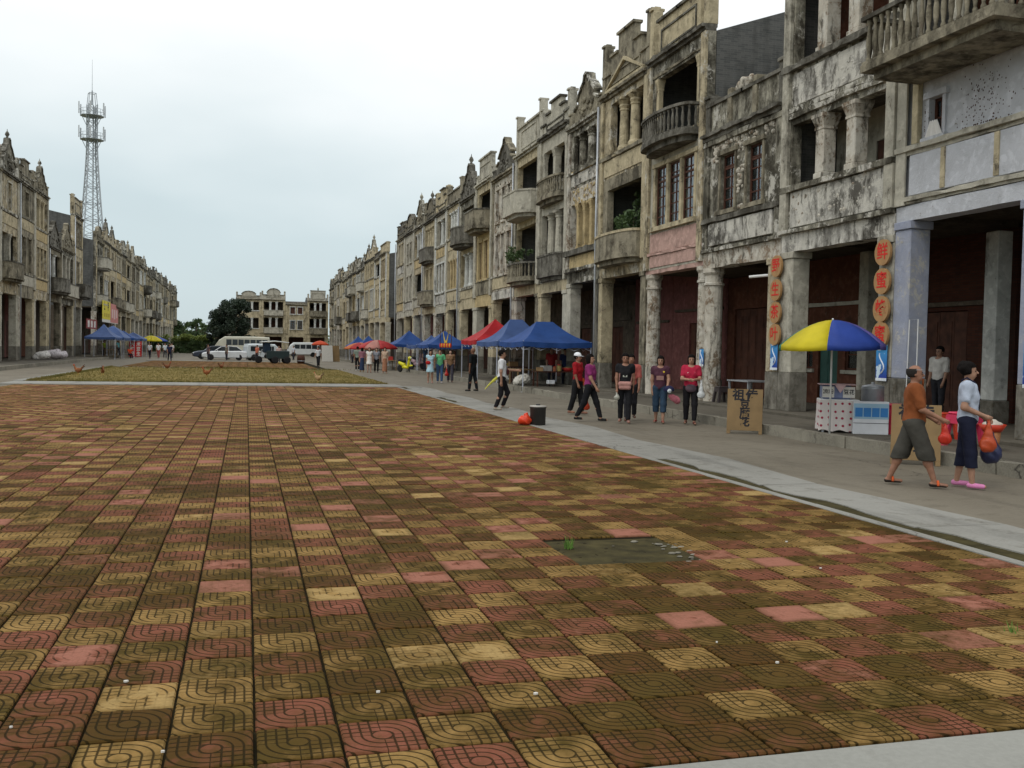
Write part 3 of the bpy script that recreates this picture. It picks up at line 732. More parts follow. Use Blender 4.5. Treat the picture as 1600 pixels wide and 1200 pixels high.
def house(label, loc, rz, w, sp, near=True, seed=0, group='arcaded shophouses', name='shophouse', base=.255):
    rnd = random.Random(seed * 31 + 5)
    b = empty(name, loc, rz, label, 'shophouse', group)
    wm, tm = M[sp.get('wall', 'cream')], M[sp.get('trim', 'pale')]; zl, z1 = sp['zl'], sp['z1']; zr = sp['zr']; D = sp.get('D', 8.); bd = sp.get('bd', 3.1)
    # arcade pillars
    for sd, (st, pmw, pm) in zip((0, 1), sp.get('pil', (('sq', .5, 'pale'), ('sq', .5, 'cream')))):
        x0, x1 = (.012, pmw) if sd == 0 else (w - pmw, w - .012)
        m = MB()
        if st == 'round':
            r = pmw * .42; xc = (x0 + x1) / 2
            m.lathe([(r * 1.0, base), (r, base + 1.0), (r * .97, zl - .5), (r * 1.15, zl - .48), (r * 1.15, zl - .42), (r, zl - .40), (r * 1.0, zl - .2), (r * 1.25, zl - .12), (r * 1.25, zl)], xc, .22, 16)
        else:
            m.box(x0, x1, 0.002, .48, base + .95, zl - .16, .02); m.box(x0 - (.0 if sd == 0 else .035), x1 + (.035 if sd == 0 else .0), -.035, .52, zl - .16, zl, .012)
        p = m.build('pillar', M[pm], b)
        if st != 'round': MB().box(x0, x1 + (.008 if sd == 0 else 0), -.008, .49, base, base + .95, .01).build('plinth', M['plinth'], p)
    # inner corner pillars at the shop front
    MB().bar(.012, w - .012, 0, .42, zl, z1, .4, .008 if near else 0., rnd).build('lintel', M[sp.get('lint', sp.get('wall', 'cream'))], b)
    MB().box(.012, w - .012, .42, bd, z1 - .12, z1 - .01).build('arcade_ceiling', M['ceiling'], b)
    # shop front at the back of the arcade
    dk = sp.get('shop', 'door'); hs = []; bm = M[sp.get('bw', 'inner')]
    if dk == 'door': hs = [(w * .5 - .75, w * .5 + .75, base, base + 2.5)]
    elif dk == 'windoor': hs = [(1.30, 2.25, base, base + 2.3), (.35, 1.0, base + 1.0, base + 2.3), (2.6, w - .6, base + 1.0, base + 2.3)]
    elif dk == 'wide': hs = [(.5, w - .5, base, base + 2.9)]
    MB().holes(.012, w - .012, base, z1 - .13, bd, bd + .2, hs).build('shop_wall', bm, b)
    for q, h in enumerate(hs):
        if dk == 'windoor' and q > 0:
            window(b, h[0] + .004, h[1] - .004, h[2] + .004, h[3] - .004, bd + .05, 'case', M['wood'], 3)
            MB().box(h[0] - .1, h[1] + .1, bd - .08, bd - .001, h[2] - .1, h[2]).build('sill', M['pale'], b)
            continue
        n = max(2, int((h[1] - h[0]) / .42)); dm = M[sp.get('door', 'wood')]
        if sp.get('opendoor'): continue
        for i in range(n):
            xa, xb = h[0] + (h[1] - h[0]) * i / n + .006, h[0] + (h[1] - h[0]) * (i + 1) / n - .006; m = MB()
            m.box(xa, xb, bd + .07, bd + .11, h[2] + .02, h[3] - .02); m.box(xa + .07, xb - .07, bd + .055, bd + .07, h[2] + .25, h[2] + 1.0); m.box(xa + .07, xb - .07, bd + .055, bd + .07, h[2] + 1.15, h[3] - .25)
            m.build('door_leaf', dm, b)
    if near and dk != 'wide':
        zc = 3.05 if dk == 'windoor' else 2.8 + .4 * rnd.random(); MB().bar(.3, w - .3, bd - .08, bd - .001, zc, zc + .1, .6, .004, rnd).build('shop_cornice', M['pale' if dk == 'windoor' else 'inner'], b)
    # party walls, floors, roof, rear wall
    ridge = zr + sp.get('ridge', .9)
    for sd in (0, 1):
        xa, xb = (.006, .13) if sd == 0 else (w - .13, w - .006); mt = M[sp.get('fire', 'firewall')]
        side_wall(b, xa, xb, [(.02 + FL, z1), (D, z1), (D, zr - .1), (D * .55, ridge), (.02 + FL, zr + .02)], mt)
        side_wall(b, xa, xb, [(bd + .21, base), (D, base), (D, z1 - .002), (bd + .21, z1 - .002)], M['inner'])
    MB().box(.135, w - .135, D - .15, D, base, zr - .1).build('rear_wall', M['firewall'], b)
    MB().box(.135, w - .135, FL + .003, D - .16, z1, z1 + .1).build('floor_slab', M['slab'], b)
    if sp.get('z2'): MB().box(.135, w - .135, FL + .003, D - .16, sp['z2'] - .1, sp['z2'] + .04).build('floor_slab', M['slab'], b)
    r_ = MB(); yA, yM, yB = FL, D * .55, D + .2
    r_.add([(x, y, z) for x in (.14, w - .14) for y, z in ((yA, zr - .02), (yM, ridge - .06), (yB, zr - .2), (yB, zr - .3), (yM, ridge - .16), (yA, zr - .12))],
           [(0, 1, 2, 3, 4, 5)[::-1], (6, 7, 8, 9, 10, 11)] + [(i, (i + 1) % 6, 6 + (i + 1) % 6, 6 + i) for i in range(6)]); r_.f = [f[::-1] for f in r_.f]
    r_.build('roof', M['roof'], b)
    # upper storeys
    z2 = sp.get('z2')
    storey(b, w, z1, z2 or zr, sp['f2'], sp, near, rnd)
    if z2: storey(b, w, z2, zr, sp['f3'], sp, near, rnd)
    pw = sp.get('pw', .34); pp = sp.get('pp', .07)
    if pp:
        for x0, x1, mt in ((.012, pw - .03, sp.get('pm', 'pale')), (w - pw + .03, w - .012, sp.get('pm2', sp.get('pm', 'pale')))):
            MB().box(x0, x1, -pp, -.0015, z1 - (.3 if near else 0) if False else z1 + .002, zr - .002, .008).build('pilaster', M[mt], b)
    c = sp.get('corn', (.22, .2)); ct = M[sp.get('ct', 'grime')]
    m = MB(); m.bar(.01, w - .01, -c[0] * .55, FL, zr, zr + c[1] * .5, .25, .012 if near else 0., rnd); m.bar(.01, w - .01, -c[0], FL + .03, zr + c[1] * .5, zr + c[1], .25, .014 if near else 0., rnd)
    m.build('cornice', ct, b)
    par = sp.get('par', ('low', 1., True, False))
    parapet(b, w, zr + c[1], par[0], par[1], M[sp.get('cm_', sp.get('wall', 'cream'))], ct, par[2], par[3], rnd, near)
    if near and seed % 3 == 0 and seed != 3:
        MB().tube([(.02, -.16, zr - .1), (.03, -.17, z1 + 1.), (.02, -.16, z1 - .2), (.05, -.14, base + .02)], .045, 8).build('drainpipe', M['whitepipe' if seed == 7 else 'metal'], b, True)
    return b

RROT, LROT = -pi / 2, pi / 2
def right_house(label, y0, y1, sp, **k): return house(label, (XF, y1, 0), RROT, y1 - y0, sp, **k)
def left_house(label, y0, y1, sp, **k): return house(label, (XL, y0, 0), LROT, y1 - y0, sp, **k)
P = lambda s, w, m: (s, w, m)

# --- the nearest houses of the right-hand row, one by one
right_house('half-seen shophouse at the right picture edge, beyond the pale blue front', 9.0, 13.45, dict(
    wall='bluewhite', trim='pale', zl=4.4, z1=4.85, z2=7.6, zr=10.9, bw='redbrick', pil=(P('sq', .55, 'bluepaint'), P('sq', .5, 'pale')),
    f2=dict(k='win', n=2, sill=5.9, head=7.0, style='shut'), f3=dict(k='log', sill=8.4, head=10.3, n=2), par=('step', 1.2, True, False)), seed=1)
b0 = right_house('pale blue shophouse front with pitted wall, small brown window and projecting balustraded balcony', 13.45, 17.5, dict(
    wall='bluewhite', trim='pale', pm='pale', zl=4.40, z1=4.72, z2=7.32, zr=10.9, bd=4.6, bw='redbrick', shop='door', lint='bluewhite', D=9., ct='grime',
    pil=(P('sq', .50, 'bluepaint'), P('sq', .60, 'bluepaint')), pp=.05, door='woodd', opendoor=True,
    f2=dict(k='one', x=(.86, 1.24), sill=5.98, head=6.75, style='case', fm='wood', tr=2, sur='bluewhite', set=.10, panels=[], bands=[(4.74, 4.80, .10, 'pale'), (4.80, 4.88, .16, 'pale'), (5.72, 5.80, .12, 'pale'), (5.80, 5.90, .2, 'pale')]),
    f3=dict(k='log', sill=7.6, head=10.4, n=2, wall='pale', back='redwall', balc=dict(z=7.38, p=1.2, h=.95, shape='flat', style='balus', m='grime', t='concrete_dark', x0=.42, x1=4.02)),
    par=('step', 1.3, True, False)), seed=2)
MB().box(.40, 3.98, -.01, .098, 4.90, 5.71, .01).build('spandrel_panel', M['bluewhite'], b0)
MB().box(1.35, 1.47, -.035, -.011, 4.92, 5.70).build('panel_strip', M['cream'], b0); MB().box(2.75, 2.87, -.035, -.011, 4.92, 5.70).build('panel_strip', M['cream'], b0)
MB().box(.44, .62, -.02, .098, 5.92, 7.3, .01).build('pilaster', M['cream'], b0)
# pock marks in the pale blue wall
mk = MB(); rp_ = random.Random(8)
for q in range(240):
    if q < 70: x, z = .68 + abs(rp_.gauss(0, .14)), rp_.uniform(5.98, 6.95)
    else: x, z = rp_.gauss(2.35, .32), min(7.1, max(5.98, rp_.gauss(6.35, .32)))
    if .75 < x < 1.36 and z < 6.95 or x < .66: continue
    r = rp_.uniform(.007, .017); mk.ell((x, .0985, z), (r, .004, r * 1.2), 6, 4)
tag(mk.build('pock_marks', plain('exposed_brick_chip', (.085, .05, .04), .9), b0), kind='stuff')
# white cloth hung from the small window
t = NT('white_cotton'); n_ = t.noise(t.pos(obj=True), 9., 4.); M['cloth'] = t.done(t.mix(n_, (.62, .60, .56), (.75, .73, .70)), .9, t.bump(n_, .5, .02), .1)
cv = MB(); vs = []; fs = []
for j in range(9):
    for i in range(13):
        u, v_ = i / 12, j / 8; wd = .10 + .16 * v_; vs.append((1.06 + (u - .5) * 2 * wd, .03 - .03 * sin(u * 18) * v_ - .02, 6.30 - .36 * v_ - .03 * abs(sin(u * 9))))
for j in range(8):
    for i in range(12): a = j * 13 + i; fs.append((a, a + 13, a + 14, a + 1)); fs.append((a + 1, a + 14, a + 13, a))
fs = fs[::2]
cl = MB().add(vs, fs).build('hanging_cloth', M['cloth'], loc=(XF, 17.5, 0), rot=(0, 0, RROT), smooth=True); tag(cl, 'white cloth hanging out of the small brown window', 'cloth')
sd_ = cl.modifiers.new('thickness', 'SOLIDIFY'); sd_.thickness = .006

right_house('tall shophouse with square columns, mould-streaked white bands and rust-red top storey', 17.5, 21.95, dict(
    wall='cream2', trim='streak', pm='pale', pm2='pale', zl=4.18, z1=4.62, z2=7.62, zr=11.3, bw='redbrick', shop='door', door='woodd', lint='streak', ct='mould', pp=.10,
    pil=(P('sq', .56, 'pale'), P('sq', .5, 'pale')),
    f2=dict(k='log', sill=5.78, head=7.28, n=2, cols='sq', r=.17, cm='peel', back='pale', depth=1.4, wall='mould', panels=[(4.76, 5.62, 'streak', .03)], bands=[(4.62, 4.72, .12, 'mould'), (5.64, 5.77, .14, 'mould'), (7.42, 7.54, .10, 'mould')], relief=(.4, 4.0, 4.85, 5.6, 26, 'peel')),
    f3=dict(k='log', sill=8.72, head=10.9, n=2, cols='sq', r=.19, cm='peel', back='redwall', depth=1.3, wall='mould', panels=[(7.72, 8.5, 'streak', .03)], bands=[(8.58, 8.72, .16, 'concrete_dark'), (7.56, 7.68, .08, 'mould')], relief=(.4, 4.0, 7.7, 8.5, 40, 'streak')),
    par=('step', 1.5, True, False)), seed=3)
b2 = right_house('low blackened shophouse with two ornate dark-framed windows and streaky white panel', 21.95, 26.3, dict(
    wall='mould', trim='grime', pm='mould', zl=4.10, z1=4.55, zr=7.75, bw='redwall', shop='windoor', door='greendoor', lint='peel', ct='concrete_dark', D=9., ridge=.15, pp=.06,
    pil=(P('round', .62, 'peel'), P('sq', .62, 'rough')),
    f2=dict(k='win', n=2, ww=.82, sill=5.66, head=7.22, sur='grime', tr=5, panels=[(4.72, 5.34, 'streak', .07)], bands=[(4.56, 4.66, .10, 'mould'), (5.38, 5.52, .13, 'concrete_dark'), (7.60, 7.74, .10, 'mould')], relief=(.5, 3.9, 7.30, 7.58, 46, 'peel')),
    par=('low', 1.9, True, False)), seed=4)
rr = random.Random(12)
relief(b2, 2.0, 2.35, 5.6, 7.3, 26, M['peel'], rr); relief(b2, .42, .8, 7.0, 7.6, 16, M['peel'], rr)
for x in (1.35, 2.75): MB().box(x, x + .22, -.05, .30, 7.95, 9.0, .01).build('parapet_post', M['grime'], b2)
m = MB(); [m.ell((2.05 + .6 * cos(a) * rr.random(), .1, 8.95 + .28 * abs(sin(a)) * rr.random()), (.12, .08, .11), 8, 5) for a in np.linspace(0, 3.14, 16)]; m.build('crest_ornament', M['peel'], b2, True)
b3 = right_house('shophouse with pink panel, three tall casements and bowed dark balustrade balcony', 26.3, 30.6, dict(
    wall='pale', trim='cream', pm='cream2', zl=4.22, z1=4.35, z2=8.02, zr=11.05, bw='redwall', shop='wide', lint='pink', ct='concrete_dark', D=8.2, ridge=1.5, pp=.10, cm_='cream',
    pil=(P('round', .55, 'peel'), P('round', .5, 'peel')),
    f2=dict(k='trio', x=(.55, 3.75), sill=5.72, head=7.66, n=3, sur='cream', wall='pale', panels=[(4.42, 4.80, 'pink', .03), (4.90, 5.52, 'pink', .03)], bands=[(4.81, 4.89, .08, 'pink')]),
    f3=dict(k='open', x=(.55, 3.75), sill=8.45, head=10.55, depth=2.6, back='pale', side=True, cm='cream', wall='mould', bands=[(10.62, 10.70, .05, 'grime')], balc=dict(z=8.28, p=.75, h=.80, shape='curve', style='balus', m='concrete_dark', t='concrete_dark', x0=.42, x1=3.88)),
    par=('box', 1.15, 1.45, False)), seed=5)
b4 = right_house('shophouse with paired ornate columns on top, stepped pediment crest and overgrown dark loggia', 30.6, 35.1, dict(
    wall='cream2', trim='cream', pm='cream', zl=4.38, z1=4.82, z2=8.02, zr=10.95, bw='innerpink', shop='door', lint='cream2', ct='grime', pp=.09, cm_='grime',
    pil=(P('sq', .36, 'cream'), P('sq', .42, 'grime')),
    f2=dict(k='open', x=(.75, 4.05), sill=5.62, head=7.6, depth=3., back='inner', wall='grime', balc=dict(z=5.02, p=.65, h=.82, shape='curve', style='panel', m='grime', t='cream', x0=.5, x1=4.2)),
    f3=dict(k='log', x=(.95, 4.0), sill=8.86, head=10.72, n=2, cols='ornate', r=.19, cm='cream', back='inner', depth=1.5, panels=[(8.10, 8.70, 'cream', .03)], bands=[(8.72, 8.85, .12, 'grime')]),
    par=('step', 1.95, .95, False)), seed=6)
m = MB(); m.prism([(.45, 11.22), (4.05, 11.22), (4.05, 11.32), (.45, 11.32)], -.09, .019)
for s in (0, 1):
    pl = [(.45, 11.34), (.62, 11.34), (2.25, 12.02), (2.25, 12.14)]; pl = pl if s == 0 else [(4.5 - x, z) for x, z in pl][::-1]
    m.prism(pl, -.09, .019)
m.build('pediment', M['cream'], b4)
right_house('ruined narrow shophouse with crumbling yellow columns and ornate grey gable crest', 35.1, 38.95, dict(
    wall='cream2', trim='yellow', pm='peel', zl=4.40, z1=4.85, z2=8.25, zr=10.6, bw='innerpink', lint='mould', ct='mould', pp=.08, cm_='grime',
    pil=(P('sq', .5, 'pale'), P('sq', .42, 'concrete_dark')),
    f2=dict(k='log', sill=5.75, head=7.6, n=3, cols='sq', r=.12, cm='yellow', back='pale', depth=1.0, wall='peel', panels=[(5.0, 5.5, 'yellow', .04)], bands=[(5.52, 5.74, .22, 'concrete_dark'), (4.86, 4.98, .2, 'mould')], relief=(.4, 3.4, 7.5, 8.2, 40, 'yellow')),
    f3=dict(k='log', sill=8.95, head=10.4, n=2, cols='round', r=.19, cm='mould', back='cream2', depth=.9, side=True, wall='mould', panels=[(8.35, 8.82, 'streak', .03)], bands=[(8.84, 8.95, .12, 'mould')], relief=(.4, 3.4, 8.3, 8.9, 22, 'peel')),
    par=('gable', 1.35, .4, False)), seed=7)
right_house('shophouse with two round columns per floor and square parapet posts with stepped crest', 38.95, 43.1, dict(
    wall='pale', trim='pale', pm='pale', zl=4.2, z1=4.65, z2=8.0, zr=11.05, bw='inner', lint='cream', ct='concrete_dark', pp=.10, cm_='pale',
    pil=(P('sq', .5, 'cream'), P('sq', .55, 'pale')),
    f2=dict(k='log', sill=5.7, head=7.7, n=2, cols='round', r=.2, cm='pale', back='cream', depth=1.6, balc=dict(z=4.98, p=.35, h=.85, shape='poly', style='panel', m='concrete_dark', t='concrete_dark')),
    f3=dict(k='log', sill=8.9, head=10.5, n=1, cols='sq', r=.15, cm='pale', back='yellow', depth=1.2, side=True, balc=dict(z=8.32, p=.5, h=.8, shape='curve', style='balus', m='grime', t='grime')),
    par=('step', 1.3, .95, False)), seed=8)
right_house('shophouse with ochre loggia, potted plants on its balcony and banded parapet', 43.1, 47.3, dict(
    wall='cream', trim='pale', pm='pale', zl=4.25, z1=4.7, z2=7.8, zr=11.0, bw='inner', lint='cream', ct='pale', pp=.08, cm_='pale',
    pil=(P('sq', .45, 'peel'), P('sq', .5, 'grime')),
    f2=dict(k='open', sill=5.1, head=7.55, depth=1.6, back='yellow', balc=dict(z=5.0, p=.75, h=.75, shape='curve', style='balus', m='grime', t='concrete_dark')),
    f3=dict(k='open', sill=8.1, head=10.6, depth=1.5, back='pale', balc=dict(z=8.15, p=.9, h=.95, shape='poly', style='panel', m='pale', t='pale')),
    par=('high', 1.5, 1.25, False)), seed=9)
right_house('weathered shophouse with narrow slit windows and blackened scrolled crest', 47.3, 52.0, dict(
    wall='peel', trim='peel', pm='grime', zl=4.3, z1=4.75, z2=8.0, zr=10.6, bw='inner', lint='streak', ct='grime', pp=.05, cm_='concrete_dark',
    pil=(P('sq', .5, 'cream'), P('sq', .6, 'peel')),
    f2=dict(k='win', n=3, ww=.55, sill=5.6, head=7.7, style='case', sur='peel', panels=[(4.85, 5.45, 'cream', .05)], bands=[(5.45, 5.58, .1, 'mould')], relief=(.4, 4.2, 7.75, 8.0, 20, 'peel')),
    f3=dict(k='win', n=3, ww=.55, sill=8.4, head=10.1, style='hole', wall='peel', relief=(.4, 4.2, 8.0, 10.4, 40, 'mould')),
    par=('gable', 1.35, .3, False)), seed=10)
right_house('yellow-walled shophouse with two tall windows, boxy balcony and white box parapet', 52.0, 56.0, dict(
    wall='yellow', trim='cream', pm='pale', zl=4.05, z1=4.6, z2=8.3, zr=10.9, bw='inner', lint='yellow', ct='pale', pp=.09, cm_='pale',
    pil=(P('sq', .5, 'pale'), P('sq', .55, 'cream')),
    f2=dict(k='win', n=2, ww=.75, sill=5.6, head=7.7, tr=5, sur='yellow', panels=[(4.7, 5.45, 'grime', .04)], bands=[(5.45, 5.56, .1, 'grime')]),
    f3=dict(k='open', sill=8.6, head=10.5, depth=1.8, back='pale', wall='cream', side=True, balc=dict(z=8.45, p=.9, h=.95, shape='poly', style='panel', m='grime', t='concrete_dark')),
    par=('box', 1.35, .35, False)), seed=11)
right_house('shophouse with pale arched columns, charred top balcony and dark gabled crest', 56.0, 60.3, dict(
    wall='cream', trim='pale', pm='pale', zl=4.05, z1=4.6, z2=7.7, zr=10.6, bw='inner', lint='cream', ct='concrete_dark', pp=.08, cm_='concrete_dark',
    pil=(P('sq', .5, 'cream'), P('sq', .5, 'pale')),
    f2=dict(k='log', sill=5.4, head=7.4, n=2, cols='round', r=.18, cm='white', back='yellow', depth=1.2, panels=[(4.68, 5.2, 'cream', .04)], bands=[(5.22, 5.38, .1, 'mould')]),
    f3=dict(k='open', sill=8.2, head=10.2, depth=2.2, back='inner', wall='mould', balc=dict(z=8.0, p=1.0, h=.9, shape='curve', style='panel', m='concrete_dark', t='concrete_dark')),
    par=('scroll', 1.5, .3, True)), seed=12)

# --- the rest of the rows, drawn from the same kit of parts
WALLS = ['cream', 'cream2', 'pale', 'yellow', 'cream', 'grime', 'peel']
def spec(rnd, s=1., low=False, dark=False):
    wl = rnd.choice(['grime', 'cream2', 'mould', 'cream2', 'grime'] if dark else WALLS); tr = rnd.choice(['pale', 'cream', 'white'] if not dark else ['cream', 'grime', 'pale'])
    zl, z1, z2, zr = [v * s for v in (4.05 + rnd.uniform(-.1, .2), 4.6 + rnd.uniform(-.05, .15), 7.8 + rnd.uniform(-.15, .3), 10.6 + rnd.uniform(-.3, .4))]
    def fl(a, c, top):
        k = rnd.choice(['win', 'win', 'log', 'log', 'open', 'arch']); f = dict(sill=a + .95 * s, head=c - .35 * s)
        if k == 'win': f.update(k='win', n=rnd.choice([2, 2, 3]), ww=.72 * s, style=rnd.choice(['case', 'shut', 'hole']))
        elif k == 'arch': f.update(k='win', n=rnd.choice([1, 2, 2]), ww=.85 * s, style='arch')
        elif k == 'log': f.update(k='log', n=rnd.choice([1, 2, 2, 3]), cols=rnd.choice(['round', 'sq', 'ornate']), r=.16 * s, back=rnd.choice(['yellow', 'inner', 'pale', 'inner', 'cream']), depth=1.3, cm=rnd.choice(['pale', 'white', 'cream']))
        else: f.update(k='open', depth=2., back=rnd.choice(['inner', 'yellow', 'pale', 'inner']), side=True)
        if rnd.random() < (.55 if k in ('log', 'open') else .2):
            f['balc'] = dict(z=a + .3 * s, p=rnd.uniform(.45, .95) * s, h=.85 * s, shape=rnd.choice(['curve', 'poly', 'flat']), style='panel', m=rnd.choice(['grime', 'concrete_dark', 'pale']), t='concrete_dark')
        else: f['panels'] = [(a + .12 * s, a + .75 * s, rnd.choice(['cream', 'streak', wl, 'yellow', 'pale']), .04)]; f['bands'] = [(a + .78 * s, a + .92 * s, .1, rnd.choice(['mould', 'grime']))]
        return f
    sp = dict(wall=wl, trim=tr, pm=rnd.choice(['pale', 'cream', tr]), zl=zl, z1=z1, zr=zr, bw=rnd.choice(['inner', 'innerpink', 'redwall', 'inner']), shop=rnd.choice(['door', 'wide']), ct=rnd.choice(['grime', 'concrete_dark', 'mould']), cm_=rnd.choice(['grime', 'concrete_dark', 'pale', wl]),
              pil=(P('sq', .5 * s, rnd.choice(['pale', 'cream', 'peel'])), P('sq', .5 * s, rnd.choice(['cream', 'pale', 'grime']))), pp=.08,
              par=(rnd.choice(['scroll', 'gable', 'step', 'arch', 'tri', 'box', 'step', 'arch']), rnd.uniform(1.1, 1.6) * s, rnd.choice([True, .9, .6]), rnd.random() < .35))
    sp['f2'] = fl(z1, z2, False)
    if low: sp['zr'] = z2
    else: sp['z2'] = z2; sp['f3'] = fl(z2, zr, True)
    return sp
ORD = ['first', 'second', 'third', 'fourth', 'fifth', 'sixth', 'seventh', 'eighth', 'ninth', 'tenth', 'eleventh', 'twelfth', 'thirteenth', 'fourteenth', 'fifteenth', 'sixteenth', 'seventeenth', 'eighteenth', 'nineteenth', 'twentieth', 'twenty-first', 'twenty-second', 'twenty-third']
WN = {'cream': 'cream', 'cream2': 'stained cream', 'pale': 'pale grey', 'yellow': 'ochre', 'grime': 'grimy grey', 'peel': 'peeling white', 'mould': 'mould-black'}
CN = {'scroll': 'scrolled', 'gable': 'ornate gabled', 'step': 'stepped', 'arch': 'arched', 'tri': 'triangular', 'box': 'boxy', 'high': 'tall flat', 'low': 'low'}
def row(ys, mk, where, seed, s=1., near=False, dark=False, rev=False, fix=None):
    n = len(ys) - 1
    for i in range(n):
        rnd = random.Random(seed * 100 + i); sp = spec(rnd, s, False, dark)
        if fix and i in fix: sp.update(fix[i])
        k = (n - 1 - i) if rev else i
        mk(f"{WN[sp['wall']]} shophouse with {CN[sp['par'][0]]} crest, {ORD[k]} {where}", ys[i], ys[i + 1], sp, near=near, seed=seed * 50 + i)
row([60.3, 64.6, 68.6, 73.2, 77.9, 82.5, 87.0], right_house, 'before the right side street', 2, near=True, rev=True, fix={
    0: dict(wall='cream', f2=dict(k='log', n=3, sill=5.5, head=7.4, cols='sq', r=.13, cm='yellow', back='yellow', depth=.8, panels=[(4.7, 5.3, 'cream', .04)]), par=('low', 1.8, .7, False)),
    1: dict(wall='pale', par=('step', 1.5, .95, False)), 2: dict(wall='cream', par=('arch', 1.5, .95, True)), 3: dict(wall='cream2'),
    4: dict(wall='pale', f3=dict(k='win', n=2, ww=.8, style='arch', sill=8.6, head=10.2)), 5: dict(wall='pale', par=('step', 1.3, .9, False))})
ys = [93.8 + i * 4.41 for i in range(16)]
row(ys, right_house, 'beyond the side street in the right row', 3, fix={0: dict(wall='cream', par=('low', 2.1, .4, False), pm='white', f2=dict(k='win', n=2, ww=.8, sill=5.4, head=7.2, style='case', panels=[(4.7, 5.2, 'cream', .04)]), f3=dict(k='trio', sill=8.3, head=10.2, n=3, sur='cream'), zr=10.6, z2=7.7, z1=4.5), 1: dict(wall='cream', par=('low', 1.4, .4, False))})
# left-hand rows
def lrow(ys, where, seed, **k): row(ys, left_house, where, seed, 1.16, dark=True, **k)
LF = {0: dict(wall='grime'), 1: dict(wall='cream2', par=('gable', 1.7, .8, True)), 2: dict(wall='grime', par=('step', 1.6, .8, False)), 3: dict(wall='cream2', par=('scroll', 1.5, .5, True))}
lrow([63.5, 68.8, 74.0, 79.3, 84.4], 'from the picture edge in the left row', 5, near=True, fix=LF)
for i, (a, c, lb) in enumerate(((84.4, 90.2, 'low grimy shophouse beside the tall left-edge houses'), (90.2, 96.2, 'low grimy shophouse next to the slim tall corner house on the left'))):
    left_house(lb, a, c, spec(random.Random(70 + i), 1.16, True, True), near=True, seed=300 + i)
left_house('slim tall corner shophouse with a capped post at the left side street', 96.2, 101., dict(spec(random.Random(99), 1.2, False, True), par=('box', 1.5, 1.1, False)), seed=330)
lrow([110 + 5.3 * i for i in range(24)], 'beyond the left side street', 6, fix={0: dict(par=('arch', 1.6, .5, False)), 1: dict(par=('gable', 1.6, .5, True)), 2: dict(par=('gable', 1.5, .5, True))})
# row closing the far end of the square
def far_house(label, x0, x1, sp, **k): return house(label, (x0, 165, 0), 0., x1 - x0, sp, near=False, **k)
fz = dict(zl=3.0, z1=3.5, z2=6.4, zr=8.9, bd=3.1, base=.02)
def fh(label, x0, x1, seed, **k):
    sp = dict(wall='cream', trim='white', pm='cream', bw='inner', shop='wide', ct='grime', cm_='pale', pil=(P('sq', .55, 'cream'), P('sq', .55, 'cream')), **{a: v for a, v in fz.items() if a != 'base'}); sp.update(k)
    far_house(label, x0, x1, sp, seed=seed, base=.02)
lg = lambda a, c, n=2, **k: dict(k='log', sill=a, head=c, n=n, cols='sq', r=.16, cm='white', back='inner', depth=1.6, **k)
fh('far shophouse half hidden by the dark tree, with rounded parapet', -1.7, 2.3, 401, f2=lg(4.3, 6.0), f3=lg(7.2, 8.6), par=('arch', 1.2, .8, False))
fh('far shophouse with segmental arched crest between two flat-topped neighbours', 2.3, 6.15, 402, f2=lg(4.5, 6.1, 2, balc=dict(z=3.7, p=.4, h=.8, m='pale', t='pale')), f3=lg(7.3, 8.7, 2, balc=dict(z=6.6, p=.4, h=.75, m='pale', t='pale')), par=('arch', 1.75, .7, False))
fh('far flat-topped shophouse with two small windows per floor', 6.15, 9.65, 403, zr=8.2, f2=dict(k='win', n=2, ww=.75, sill=4.3, head=5.7, style='case'), f3=dict(k='win', n=2, ww=.75, sill=6.8, head=7.9, style='shut'), par=('low', .5, False, False))
fh('far shophouse with tall boxy parapet at the end of the right row', 9.65, 13.1, 404, f2=lg(4.6, 6.1, 2, balc=dict(z=3.7, p=.5, h=.85, m='grime', t='grime')), f3=lg(7.4, 8.7, 2, balc=dict(z=6.6, p=.5, h=.8, m='grime', t='grime')), par=('box', 1.6, .6, True))
fh('low dark far shophouse behind the tree, left end of the closing row', -5.0, -1.7, 405, wall='concrete_dark', pm='concrete_dark', trim='grime', zr=6.6, z2=None, f2=dict(k='open', sill=4.2, head=6.0, depth=2.), par=('low', .6, False, False), ct='concrete_dark', cm_='concrete_dark')
